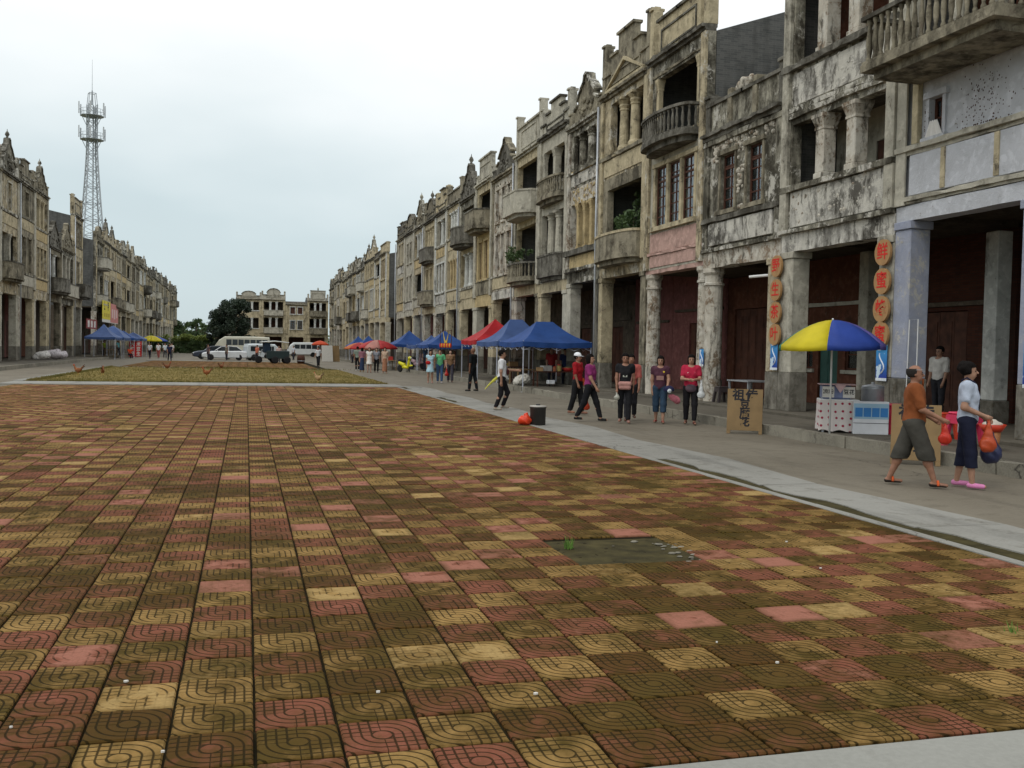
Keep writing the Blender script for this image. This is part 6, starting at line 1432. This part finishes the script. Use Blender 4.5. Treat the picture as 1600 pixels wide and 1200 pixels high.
wares('red basin on the right end of the nearest stall table', 12.6, 37.7, .80, 'bowl', (.45, .03, .025), 1.2); wares('white carton on the nearest stall table', 11.75, 37.9, .80, 'box', (.55, .54, .50), 1., .2); wares('brown carton at the left of the nearest stall table', 11.4, 37.65, .80, 'box', (.36, .22, .10), .7, -.3); wares('glass jar beside the red basin', 12.2, 37.6, .80, 'jar', (.45, .36, .12), 1.2); wares('short jar between the cartons', 12.0, 37.55, .80, 'jar', (.38, .12, .05), .9)
wares('white paper carton hanging low before the nearest stall table', 11.75, 37.25, .30, 'box', (.6, .62, .64), .7, .1); stool('orange stool beside the nearest stall table', 13.0, 37.2, (.6, .11, .03), s=.8)
wares('pale sack behind the pole of the nearest blue tent', 10.95, 38.5, .18, 'sack', (.50, .48, .42), 1.2); wares('white sack on the kerb left of the young man', 10.9, 41.4, .18, 'sack', (.55, .55, .52), .8)
table('low table with a metal edge in the arcade behind the sandwich board', 13.6, 24.6, .255, .8, 1.2, .66, 0, M['metal']); stool('dark folding stool by the low arcade table', 13.1, 25.3, (.05, .04, .04), z=.255, s=1.0)
table('stall table under the tent by the yellow scooter', 11.9, 60.5, .18, .8, 2.2, .7, 0, M['ply']); wares('pink carton on the stall by the scooter', 11.8, 60.9, .88, 'box', (.5, .25, .28), .9); wares('red basin on the stall by the scooter', 11.8, 60.1, .88, 'bowl', (.45, .03, .025), 1.)
table('stall table under the faded blue tent', 11.8, 43.2, .18, .8, 2.2, .7, 0, M['wood']); wares('brown carton on the stall under the faded blue tent', 11.7, 42.8, .88, 'box', (.3, .18, .08), 1.); wares('yellow basin on the stall under the faded blue tent', 11.7, 43.7, .88, 'bowl', (.5, .38, .04), 1.)
table('stall table beside the far red parasol', 10.0, 70.5, .0, .8, 2.0, .7, 0, M['ply']); wares('red crate on the stall by the far red parasol', 10.0, 70.6, .70, 'box', (.4, .04, .03), 1.2)
table('stall table under the third left tent', -12.9, 103.5, .18, .9, 2.6, .7, 0, M['ply']); wares('pale sack against the first left pillars', -14.5, 78.6, .18, 'sack', (.6, .58, .55), 1.8); wares('patterned white sack heap at the left arcade', -14.3, 81.6, .18, 'sack', (.50, .46, .48), 2.1); wares('wide pale sack beside the patterned heap', -14.0, 83.0, .18, 'sack', (.52, .48, .50), 1.7)
# garland of masks and toys on a stand
gs = empty('toy_stand', (10.9, 54.5, .18), 0, 'stand hung with red and yellow toys between the far and near tents', 'stand'); m = MB(); [m.tube([(0, y_, 0), (0, y_, 2.5)], .02, 6) for y_ in (-1.6, 1.6)]; m.tube([(0, -1.6, 1.75), (0, 1.6, 1.75)], .02, 6); m.tube([(0, -1.6, 2.45), (0, 1.6, 2.45)], .02, 6); m.build('rack', M['woodd'], gs)
for k in range(13):
    y_ = -1.5 + 3. * k / 12; Blob(.01).ell((0, 0, 0), (.06, .11, .14)).build('toy', .03, fabric([(.5, .03, .02), (.6, .35, .03), (.45, .06, .05)][k % 3]), gs, loc=(0, y_, 1.62))
m = MB(); m.add([(0, -.8 + 1.6 * i / 8, 2.42 - .55 * sin(pi * i / 8) - (0 if j == 0 else .28 * sin(pi * (i + .3) / 8.6))) for j in (0, 1) for i in range(9)], [(i, i + 1, i + 10, i + 9) for i in range(8)]); b_ = m.build('yellow_garland', fabric((.58, .42, .06)), gs); b_.modifiers.new('t', 'SOLIDIFY').thickness = .02
# bucket and red bag on the road edge
bk = empty('bucket', (6.22, 20.6, -.006), 0, 'black lidded bucket standing on the road edge of the square', 'bucket'); MB().lathe([(.155, 0), (.17, .01), (.175, .37), (.185, .38), (.185, .40)], 0, 0, 22).build('bucket_body', plain('black_bucket', (.032, .030, .027), .6, .25, 5.), bk, True); MB().lathe([(.19, .401), (.19, .425), (.05, .435)], 0, 0, 22).build('lid', plain('pale_lid', (.42, .40, .36), .6), bk, True); MB().lathe([(.05, .436), (.05, .46), (.03, .465)], 0, 0, 12).build('knob', plain('dark_knob', (.03, .03, .03), .5), bk)
q = Blob(.03); q.ell((0, 0, .09), (.16, .13, .11)); q.ell((.03, .02, .19), (.06, .06, .07)); q.wr = .012; q.cut.append(lambda X, Y, Z: 0 - Z + 0 * X + 0 * Y); tag(q.build('plastic_bag', .014, plain('orange_red_bag', (.62, .05, .015), .35, .2, 8., .5), None, loc=(5.93, 20.62, .0)), 'crumpled orange-red plastic bag beside the black bucket', 'bag')
# left-hand signs
M['ybanner'] = plain('yellow_banner', (.62, .52, .03), .6, .1, 1.); M['rbanner'] = plain('pink_red_banner', (.50, .18, .16), .6, .15, 1.)
bn = empty('banner', (-14.6, 110.2, 4.0), LROT, 'yellow and red banner hung on the left corner house', 'banner')
MB().box(0, 6.2, -.02, 0, .05, 2.0).build('yellow_half', M['ybanner'], bn); MB().box(6.2, 13., -.02, 0, -.2, 1.9).build('red_half', M['rbanner'], bn); MB().box(-.1, 13.1, -.012, -.004, -.28, .05).build('white_hem', M['paper'], bn)
for ch, lx, lz in (('土', 1.6, 1.4), ('特', 4.4, 1.4)): link('lettering', text_mesh(ch, 1.0, .002, .03, INK), bn, (lx, -.022, lz), (pi / 2, 0, 0))
for lx in (1.2, 2.8, 4.4): MB().box(lx, lx + 1.1, -.023, -.0205, .3, .7).build('faint_print', plain('dull_gold_print', (.42, .32, .03), .7), bn)
for lx in (7.4, 9.2, 11.): MB().box(lx, lx + 1.1, -.023, -.0205, .2 + .1 * lx % .3, 1.3).build('faint_print', plain('pale_pink_print', (.62, .45, .42), .7), bn)
rs = empty('shop_sign', (-14.95, 101.8, 2.9), LROT, 'dark red shop sign with white characters above the left tents', 'sign'); MB().box(0, 7., -.05, 0, 0, .95).build('sign_board', plain('red_sign', (.22, .03, .025), .6), rs)
for k in range(3): MB().box(.8 + 2. * k, 2.0 + 2. * k, -.056, -.0505, .15, .8).build('white_block', plain('sign_white', (.6, .55, .5), .7, .3, 3.), rs)
rbd = empty('price_board', (-12.0, 116.6, .0), radians(35), 'red board with white writing standing by the left road', 'sign'); MB().box(-.75, .75, -.04, 0, .05, 1.75).build('board', plain('bright_red_board', (.50, .012, .015), .5), rbd)
for k in range(3):
    for j in range(2): link('lettering', text_mesh('大米红豆花生'[k * 2 + j], .48, .002, .02, M['paper']), rbd, (-.35 + .7 * j, -.043, 1.42 - .54 * k), (pi / 2, 0, 0))
for k, (x_, y_, mt, lb) in enumerate(((8.25, 104.1, 'paper', 'pale board leaning by the last right tents'), (9.0, 104.6, 'ply', 'tan board leaning beside the pale one'))): tag(MB().box(-.6, .6, -.03, .03, 0, 1.7, .01).build('notice_board', M[mt], None, loc=(x_, y_, 0), rot=(-.15, 0, .3)), lb, 'board')

# ------------------------------------------------------------------ vehicles
TYRE = plain('tyre_rubber', (.016, .016, .017), .85); RIM = plain('wheel_rim', (.35, .36, .38), .4, .1, 5., .05, .7); VGL = plain('vehicle_glass', (.022, .028, .032), .12, .1, 3., 0., 0., .6)
def wheel(o, x, y, r, w_=.2):
    t = MB().lathe([(r * .6, -w_ / 2), (r * .95, -w_ / 2), (r, -w_ * .35), (r, w_ * .35), (r * .95, w_ / 2), (r * .6, w_ / 2)], 0, 0, 20).build('wheel', TYRE, o, True, loc=(x, y, r), rot=(pi / 2, 0, 0))
    MB().lathe([(r * .62, -w_ * .42), (r * .5, -w_ * .5), (r * .12, -w_ * .46), (r * .12, w_ * .46), (r * .5, w_ * .5), (r * .62, w_ * .42)], 0, 0, 14).build('rim', RIM, t, True); return t
def loft(secs, c=.12):
    """secs: (x, half width, z low, z high); rounded boxes joined along x"""
    vs, fs = [], []; n = 8
    for (x_, w_, z0, z1) in secs:
        k = min(c, w_ * .5, (z1 - z0) * .45); vs += [(x_, -w_, z0 + k), (x_, -w_ + k, z0), (x_, w_ - k, z0), (x_, w_, z0 + k), (x_, w_, z1 - k), (x_, w_ - k, z1), (x_, -w_ + k, z1), (x_, -w_, z1 - k)]
    for i in range(len(secs) - 1):
        for j in range(n): fs.append((i * n + j, i * n + (j + 1) % n, (i + 1) * n + (j + 1) % n, (i + 1) * n + j))
    fs += [tuple(range(n - 1, -1, -1)), tuple((len(secs) - 1) * n + j for j in range(n))]
    m = MB().add(vs, fs); m.f = [f[::-1] for f in m.f]; return m
def paint(col): return plain('vehicle_paint', col, .28, .06, 2., 0., 0., .5)
def sedan(label, x, y, rz, col):
    o = empty('parked_car', (x, y, 0), rz, label, 'car', 'parked cars'); pm = paint(col)
    loft([(-2.2, .70, .35, .72), (-2.1, .82, .24, .90), (-1.4, .86, .20, .97), (-.6, .87, .20, .95), (.8, .87, .20, .93), (1.7, .84, .20, .84), (2.15, .76, .26, .72), (2.25, .66, .34, .60)], .1).build('body', pm, o)
    cb_ = loft([(-1.75, .70, .93, .97), (-1.15, .68, .93, 1.36), (-.4, .66, .93, 1.43), (.35, .66, .93, 1.38), (1.05, .72, .92, .96)], .06).build('cabin_glass', VGL, o)
    loft([(-1.15, .64, 1.34, 1.40), (-.4, .63, 1.40, 1.455), (.30, .62, 1.36, 1.405)], .03).build('roof', pm, cb_)
    m = MB(); [m.tube([(a, s * .70, .94), (b, s * .665, 1.37)], .03, 4) for s in (-1, 1) for a, b in ((-1.72, -1.15), (-.35, -.35), (1.02, .36))]; m.build('door_pillar', pm, cb_)
    for sx_ in (-1.35, 1.38):
        for sy in (-.76, .76): wheel(o, sx_, sy, .31)
    for sy in (-.6, .6): MB().ell((2.14, sy, .62), (.10, .15, .08)).build('headlight', plain('headlight_lens', (.7, .72, .74), .15), o, True); MB().ell((-2.14, sy, .74), (.08, .14, .10)).build('tail_light', plain('tail_lens', (.35, .01, .01), .2), o, True)
    for sy in (-.98, .98): MB().ell((.75, sy, .98), (.06, .09, .06)).build('mirror', pm, o, True)
    return o
sedan('white saloon car parked broadside at the far paved square', -2.1, 103.6, pi + .04, (.62, .64, .65)); sedan('dark saloon car behind the white one', -3.3, 110., pi + .1, (.022, .028, .05))
def van(label, x, y, rz, col, L, W_, H, name='parked_van', cat='van', nw=4):
    o = empty(name, (x, y, 0), rz, label, cat); pm = paint(col)
    loft([(-L / 2, W_ * .46, .35, H * .80), (-L / 2 + .12, W_ / 2, .26, H * .97), (-L * .2, W_ / 2, .26, H), (L * .30, W_ / 2, .26, H * .98), (L * .40, W_ / 2, .26, H * .80), (L * .47, W_ * .48, .26, H * .52), (L / 2, W_ * .44, .34, H * .42)], .12).build('body', pm, o)
    a0, a1 = -L / 2 + .3, L * .28; ww = (a1 - a0) / nw
    for s in (-1, 1):
        for k in range(nw): MB().box(a0 + ww * k + .04, a0 + ww * (k + 1) - .04, s * W_ / 2 - .01, s * W_ / 2 + .012, H * .55, H * .84, .02).build('window', VGL, o)
    MB().add([(L * .315, -W_ * .43, H * .93), (L * .315, W_ * .43, H * .93), (L * .475, W_ * .44, H * .55), (L * .475, -W_ * .44, H * .55)], [(0, 3, 2, 1)]).build('windscreen', VGL, o)
    o.children[-1].modifiers.new('t', 'SOLIDIFY').thickness = .05
    for sx_ in (-L * .30, L * .30):
        for sy in (-W_ / 2 + .1, W_ / 2 - .1): wheel(o, sx_, sy, .34 if H < 2.6 else .46)
    for sy in (-.6, .6): MB().ell((L / 2 - .04, sy * W_ / 1.8, H * .33), (.05, .14, .1)).build('headlight', plain('headlight_lens', (.7, .72, .74), .15), o, True)
    return o
van('white van parked broadside in front of the far houses', 8.0, 146, pi, (.64, .66, .66), 4.6, 1.75, 2.1); van('cream coach parked behind the two saloon cars', -.6, 142, pi, (.55, .54, .44), 7.6, 2.3, 2.75, 'coach', 'bus', 7); van('white minivan with pale teal windows behind the cargo tricycle', 1.6, 104, .3, (.55, .60, .62), 3.6, 1.5, 1.75, 'minivan', 'van', 3)
tr_ = empty('cargo_tricycle', (2.2, 89.6, 0), .12, 'dark green cargo tricycle with white canopy parked on the far paving', 'tricycle'); dg = paint((.022, .040, .042))
MB().box(-.55, 1.45, -.62, .62, .42, 1.12, .03).build('cargo_bed', dg, tr_); MB().box(-.75, -.2, -.55, .55, .95, 1.85, .04).build('cab_curtain', fabric((.02, .035, .055)), tr_); loft([(-1.0, .66, 1.84, 1.92), (.2, .7, 1.92, 2.02), (1.4, .66, 1.82, 1.90)], .03).build('canopy', plain('white_canopy', (.62, .64, .62), .6), tr_)
for sx_ in (-.1, 1.25):
    for sy in (-.55, .55): MB().tube([(sx_, sy, .95), (sx_, sy, 1.86)], .02, 6).build('canopy_post', M['metal'], tr_)
for a, b in ((.2, -.6), (.2, .6), (1.25, -.6), (1.25, .6)): wheel(tr_, a, b, .32, .16)
wheel(tr_, -1.15, 0, .32, .14); m = MB(); m.tube([(-1.15, 0, .32), (-.9, 0, 1.1), (-.85, 0, 1.2)], .03, 6); m.tube([(-.85, -.32, 1.2), (-.85, .32, 1.2)], .02, 6); m.build('handlebar', M['metal'], tr_); MB().ell((-.35, 0, .62), (.35, .25, .2)).build('engine', TYRE, tr_, True); MB().ell((-1.05, 0, 1.0), (.1, .1, .1)).build('headlight', plain('lamp_glass', (.6, .6, .55), .2), tr_, True)
sc2 = empty('motor_scooter', (10.25, 64.9, -.01), radians(-62), 'bright yellow motor scooter parked before the far blue tent', 'scooter', None); yp = paint((.66, .60, .02))
q = Blob(.05); q.cone((-.55, 0, .62), (-.15, 0, .50), .13, .15); q.cone((-.15, 0, .35), (.30, 0, .32), .12, .10); q.cone((.32, 0, .35), (.52, 0, .92), .11, .10); q.ell((.54, 0, .95), (.13, .16, .12)); q.build('body', .02, yp, sc2)
q = Blob(.04); q.cone((-.62, 0, .78), (-.08, 0, .74), .10, .11); q.build('seat', .02, TYRE, sc2); wheel(sc2, -.55, 0, .24, .11); wheel(sc2, .66, 0, .24, .10); q = Blob(.03); q.cone((.55, 0, .44), (.78, 0, .46), .075, .06); q.build('front_mudguard', .02, yp, sc2)
m = MB(); m.tube([(.66, 0, .24), (.55, 0, .8)], .03, 6); m.tube([(.45, -.33, 1.05), (.50, 0, 1.02), (.45, .33, 1.05)], .018, 6); m.build('handlebar', M['metal'], sc2); MB().ell((.66, 0, .95), (.05, .08, .07)).build('headlight', plain('scooter_lamp', (.6, .6, .55), .2), sc2, True)
for sy in (-.3, .3): MB().tube([(.46, sy, 1.05), (.44, sy * 1.1, 1.2)], .008, 5).build('mirror_stalk', M['metal'], sc2); 
wb_ = empty('barrel', (4.8, 90.7, 0), 0, 'small brown barrel right of the cargo tricycle', 'barrel'); MB().lathe([(.30, 0), (.36, .25), (.36, .5), (.30, .75)], 0, 0, 14).build('staves', M['wood'], wb_, True); MB().lathe([(.365, .2), (.372, .22), (.372, .26), (.365, .28)], 0, 0, 14, False).build('hoop', M['metal'], wb_)
sc3 = copy_tree(sc2); sc3.location = (11.3, 66.5, .18); sc3['label'] = 'second scooter half hidden behind the bright yellow one'; pk = paint((.45, .30, .33))
for c in sc3.children:
    if c.name.startswith(('body', 'front')): c.data = c.data.copy(); c.data.materials.clear(); c.data.materials.append(pk)

# ------------------------------------------------------------------ chickens on the lawn
def hen(label, x, y, rz, col, s=1.):
    o = empty('chicken', (x, y, .02), rz, label, 'chicken', 'chickens on the lawn'); mt = plain('hen_feather', col, .8, .35, 22., .4)
    q = Blob(.03); q.ell((0, 0, .24 * s), (.15 * s, .09 * s, .10 * s)); q.cone((.10 * s, 0, .28 * s), (.17 * s, 0, .42 * s), .06 * s, .032 * s); q.ell((.185 * s, 0, .445 * s), (.04 * s, .03 * s, .034 * s)); q.cone((-.12 * s, 0, .28 * s), (-.22 * s, 0, .40 * s), .055 * s, .03 * s)
    q.cone((0.01, .035 * s, .18 * s), (.0, .04 * s, .12 * s), .04 * s, .022 * s); q.cone((0.01, -.035 * s, .18 * s), (.0, -.04 * s, .12 * s), .04 * s, .022 * s); q.build('body', .012, mt, o)
    q = Blob(.01); q.cone((-.17 * s, 0, .36 * s), (-.29 * s, 0, .50 * s), .03 * s, .012 * s); q.cone((-.18 * s, .02, .34 * s), (-.31 * s, .03, .42 * s), .03 * s, .012 * s); q.build('tail', .012, plain('tail_feather', tuple(c * .35 for c in col), .7), o)
    cm = plain('comb_red', (.5, .02, .02), .6); MB().ell((.19 * s, 0, .485 * s), (.03 * s, .008 * s, .02 * s)).build('comb', cm, o, True); MB().lathe([(.012 * s, 0), (.001, .035 * s)], 0, 0, 6).build('beak', plain('beak', (.5, .35, .08), .5), o, loc=(.218 * s, 0, .44 * s), rot=(0, pi / 2, 0))
    for sy in (-1, 1): MB().tube([(0, sy * .04 * s, .12 * s), (-.01, sy * .042 * s, .02 * s), (.05 * s, sy * .05 * s, .004)], .008 * s, 5).build('leg', plain('hen_leg', (.45, .30, .06), .6), o)
hen('rust-brown chicken at the left front corner of the lawn', -7.75, 50.5, pi - .2, (.21, .08, .03), 1.05); hen('rust-brown chicken right of the one in the lawn corner', -6.7, 50.8, pi / 2, (.21, .08, .03), .95); hen('brown chicken at the back edge of the lawn', -4.5, 61., .4, (.17, .06, .025), 1.0); hen('bright rust chicken in the middle of the lawn', -1.84, 49.4, pi + .2, (.25, .085, .028), 1.0); hen('small brown chicken by the tall grass at the back of the lawn', -1.5, 63.8, .8, (.19, .07, .03), .95); hen('pale buff chicken pecking near the front lawn border', 3.05, 43.5, 2.6, (.34, .22, .11), .95)

# ------------------------------------------------------------------ telecom tower
tw = empty('telecom_tower', (-27, 190, -.07), .35, 'tall steel lattice telecom tower behind the left row', 'tower'); ST = plain('tower_steel', (.36, .39, .41), .5, .15, 2., .05, .3)
zs_ = [0, 5, 10, 14.5, 19, 23, 27, 30.5, 34, 37, 40, 43]; hw_ = lambda z: .72 + 2.6 * max(0, 1 - z / 37.) ** 1.25
cor = [(-1, -1), (1, -1), (1, 1), (-1, 1)]
for (a, b) in cor: MB().tube([(a * hw_(z), b * hw_(z), z) for z in np.linspace(0, 44, 23)], .13, 6).build('leg', ST, tw)
m = MB()
zz = list(np.linspace(0, 44, 31))
for i in range(len(zz) - 1):
    z0, z1 = zz[i], zz[i + 1]
    for k in range(4):
        a, b = cor[k], cor[(k + 1) % 4]; A = lambda c, z: (c[0] * hw_(z), c[1] * hw_(z), z)
        m.tube([A(a, z0), A(b, z1)], .045, 4, False); m.tube([A(b, z0), A(a, z1)], .045, 4, False)
        if i % 2 == 0: m.tube([A(a, z0), A(b, z0)], .06, 4, False)
tag(m.build('lattice_bracing', ST, tw), kind='stuff'); MB().tube([(.25, .25, 0), (.25, .25, 44)], .12, 6).build('cable_ladder', ST, tw)
for zp in (37.8, 42.0):
    p = MB(); n = 12; p.plate([(2.0 * cos(2 * pi * k / n), 2.0 * sin(2 * pi * k / n)) for k in range(n)], zp - .08, zp); pl = p.build('platform', ST, tw)
    r = MB(); [r.tube([(2. * cos(2 * pi * k / n), 2. * sin(2 * pi * k / n), zp), (2. * cos(2 * pi * k / n), 2. * sin(2 * pi * k / n), zp + 1.1)], .035, 4) for k in range(n)]
    for hz_ in (.55, 1.1): r.tube([(2. * cos(2 * pi * k / n), 2. * sin(2 * pi * k / n), zp + hz_) for k in range(n + 1)], .03, 4)
    r.build('railing', ST, pl)
    for k in range(6): a = 2 * pi * k / 6 + .2; MB().box(-.14, .14, -.07, .07, 0, 2.1, .03).build('panel_antenna', plain('antenna_white', (.5, .53, .55), .5), tw, loc=(2.35 * cos(a), 2.35 * sin(a), zp + .1), rot=(0, 0, a + pi / 2)); MB().tube([(2. * cos(a), 2. * sin(a), zp + .9), (2.35 * cos(a), 2.35 * sin(a), zp + .9)], .04, 4).build('antenna_arm', ST, tw)
    for k in range(4): a = pi / 4 + pi / 2 * k; MB().tube([(1.9 * cos(a), 1.9 * sin(a), zp - .08), (1.0 * cos(a), 1.0 * sin(a), zp - 1.8)], .06, 4).build('strut', ST, tw)
MB().tube([(0, 0, 44), (0, 0, 46.5)], [.22, .12], 6).build('mast', ST, tw); MB().tube([(0, 0, 46.5), (0, 0, 52)], [.05, .02], 5).build('lightning_rod', ST, tw); m = MB(); [m.tube([(a * .72, b * .72, 44), (a * .55, b * .55, 46)], .06, 4) for a, b in cor]; m.tube([(-.55, -.55, 46), (.55, -.55, 46), (.55, .55, 46), (-.55, .55, 46), (-.55, -.55, 46)], .06, 4); m.build('top_cage', ST, tw)

# ------------------------------------------------------------------ trees and plants
def leafmat(name, a, b):
    t = NT(name); p = t.pos(); n_ = t.noise(p, 1.1, 4.); n2 = t.noise(p, 9., 2.); c = t.mix(t.ramp(n_, .35, .65), a, b); c = t.mix(t.ramp(n2, .4, .7, 0, .5), c, tuple(x * .5 for x in a)); t.put(t.b.inputs['Base Color'], c); t.b.inputs['Roughness'].default_value = .6
    tl = t.n('ShaderNodeBsdfTranslucent', {'Color': c}).outputs[0]; mxs = t.n('ShaderNodeMixShader', {0: .25, 1: t.b.outputs[0], 2: tl}); t.t.links.new(mxs.outputs[0], t.out.inputs[0]); return t.m
M['leafd'] = leafmat('dark_evergreen_leaf', (.022, .040, .024), (.035, .058, .030)); M['leafm'] = leafmat('mid_green_leaf', (.065, .115, .04), (.10, .155, .05)); M['leafl'] = leafmat('pale_green_leaf', (.20, .26, .06), (.27, .32, .08)); M['bark'] = plain('bark', (.09, .065, .045), .9, .3, 6., .6)
def foliage(name, clumps, per, ls, mat, parent, seed):
    r = np.random.RandomState(seed); vs = []; 
    for (c, rad) in clumps:
        n = max(6, int(per)); d = r.normal(size=(n, 3)); d /= np.linalg.norm(d, axis=1)[:, None]; d *= (r.rand(n) ** .45)[:, None]; ctr = np.array(c) + d * np.array(rad)
        u = r.normal(size=(n, 3)); u /= np.linalg.norm(u, axis=1)[:, None]; w = np.cross(u, r.normal(size=(n, 3))); w /= np.linalg.norm(w, axis=1)[:, None]; L = ls * (.6 + .8 * r.rand(n))[:, None]
        vs.append(np.stack([ctr - u * L, ctr + w * L * .45, ctr + u * L, ctr - w * L * .45], 1))
    V = np.concatenate(vs).reshape(-1, 3); n = len(V) // 4; me = bpy.data.meshes.new(name); me.from_pydata(V.tolist(), [], np.arange(n * 4).reshape(-1, 4).tolist()); me.materials.append(mat); return link(name, me, parent)
def tree(label, x, y, H, R_, mat, seed, per=110, ncl=40, ls=.22, cone=0., group=None, cat='tree', name='broadleaf_tree', low=.25, z=0.):
    r = random.Random(seed); o = empty(name, (x, y, z - .05), r.random() * 6, label, cat, group); tr0 = H * .035
    m = MB(); m.tube([(0, 0, 0), (.1, .05, H * .3), (0.05, .1, H * .6), (0, 0, H * .85)], [tr0, tr0 * .8, tr0 * .5, tr0 * .15], 8); 
    for k in range(7): a = r.random() * 6.28; zz_ = H * r.uniform(.25, .6); m.tube([(0.05, .05, zz_), (cos(a) * R_ * .4, sin(a) * R_ * .4, zz_ + H * .14), (cos(a) * R_ * .75, sin(a) * R_ * .75, zz_ + H * .2)], [tr0 * .4, tr0 * .25, tr0 * .08], 6)
    m.build('trunk', M['bark'], o); cl = []
    for k in range(ncl):
        t = r.uniform(low, 1.); rr = R_ * (sqrt(max(0, 1 - ((t - .55) / .5) ** 2)) if not cone else (1 - t) * 1.25 + .1) * sqrt(r.random()) ; a = r.random() * 6.28; s = R_ * r.uniform(.18, .36); cl.append(((cos(a) * rr, sin(a) * rr, H * t - s * .5), (s, s, s * .7)))
    foliage('crown', cl, per, ls, mat, o, seed); return o
tree('large dark evergreen tree before the far houses', -2.0, 152, 8.6, 3.1, M['leafd'], 5, 240, 80, .17, low=.06); tree('smaller dark bush left of the large evergreen', -4.1, 153, 5.6, 1.6, M['leafd'], 6, 200, 26, .16, low=.05)
hg = empty('hedge', (-13, 172, -.06), 0, 'long hedge closing the left end of the square, light green on top', 'hedge'); rr_ = random.Random(4)
foliage('dark_foliage', [((rr_.uniform(-8, 8), rr_.uniform(-.8, .8), rr_.uniform(.2, 2.1)), (.8, .6, .6)) for _ in range(110)], 70, .2, M['leafm'], hg, 9); foliage('light_foliage', [((rr_.uniform(-8, 8), rr_.uniform(-.8, .8), rr_.uniform(2.1, 2.9)), (.8, .6, .35)) for _ in range(60)], 70, .2, M['leafl'], hg, 10); m = MB(); [m.tube([(x_, 0, 0), (x_ + .1, 0, 1.8)], [.05, .02], 5) for x_ in np.linspace(-7.5, 7.5, 22)]; tag(m.build('stems', M['bark'], hg), kind='stuff')
for k, (x_, y_, H_, r_) in enumerate(((-21, 225, 7.2, 3.2), (-17.5, 232, 7.8, 3.), (-14.2, 226, 6.6, 2.8), (-11.2, 235, 7.4, 3.), (-8.4, 228, 6.2, 2.6), (-6., 238, 7.6, 3.), (-24, 236, 8., 3.4))): tree(f'{ORD[k] if k < 6 else "outermost left"} mid-green tree from the left behind the hedge' if k else 'leftmost mid-green tree seen behind the hedge', x_, y_, H_, r_, M['leafm'], 20 + k, 120, 34, .26, group='trees behind the hedge', low=.1)
# far wood on the horizon
rr_ = random.Random(14); wd_ = empty('far_wood', (0, 420, -.05), 0, 'far wood along the horizon', 'wood', kind='stuff')
f_ = foliage('far_wood_foliage', [((rr_.uniform(-260, 160), rr_.uniform(-20, 20), rr_.uniform(.5, 7)), (5, 4, 3)) for _ in range(260)], 40, 1.2, M['leafm'], wd_, 30); tag(f_, kind='stuff')
def pplant(label, x, y, z, s, seed):
    o = empty('potted_plant', (x, y, z), 0, label, 'plant', 'potted plants on the ochre balcony'); MB().lathe([(.09 * s, 0), (.13 * s, .2 * s), (.14 * s, .22 * s)], 0, 0, 12).build('pot', plain('white_pot', (.6, .6, .56), .6), o, True); r = random.Random(seed)
    foliage('foliage', [((r.gauss(0, .18) * s, r.gauss(0, .18) * s, (.45 + r.gauss(0, .18)) * s), (.2 * s, .2 * s, .2 * s)) for _ in range(9)], 40, .08 * s, M['leafm'], o, seed); m = MB(); [m.tube([(0, 0, .1 * s), (r.gauss(0, .15) * s, r.gauss(0, .15) * s, .6 * s)], .008, 4) for _ in range(6)]; m.build('stem', M['bark'], o)
pplant('leafy potted plant at the left of the ochre balcony', 12.48, 46.5, 5.76, .95, 1); pplant('leafy potted plant at the right of the ochre balcony', 12.40, 44.3, 5.76, .9, 2)
for k, (x_, y_, z_, s_) in enumerate(((13.4, 32.2, 5.65, 1.2), (13.5, 33.3, 5.65, 1.5))):
    o = empty('wild_shrub', (x_, y_, z_ - .02), 0, ('larger' if k else 'smaller') + ' wild shrub growing inside the dark overgrown loggia', 'shrub', 'shrubs in the ruined loggia'); r = random.Random(k); foliage('foliage', [((r.gauss(0, .3) * s_, r.gauss(0, .4) * s_, (.5 + r.gauss(0, .25)) * s_), (.25, .3, .3)) for _ in range(14)], 40, .09, M['leafm'], o, 60 + k); MB().tube([(0, 0, 0), (.05, 0, .6 * s_)], .02, 5).build('stem', M['bark'], o)
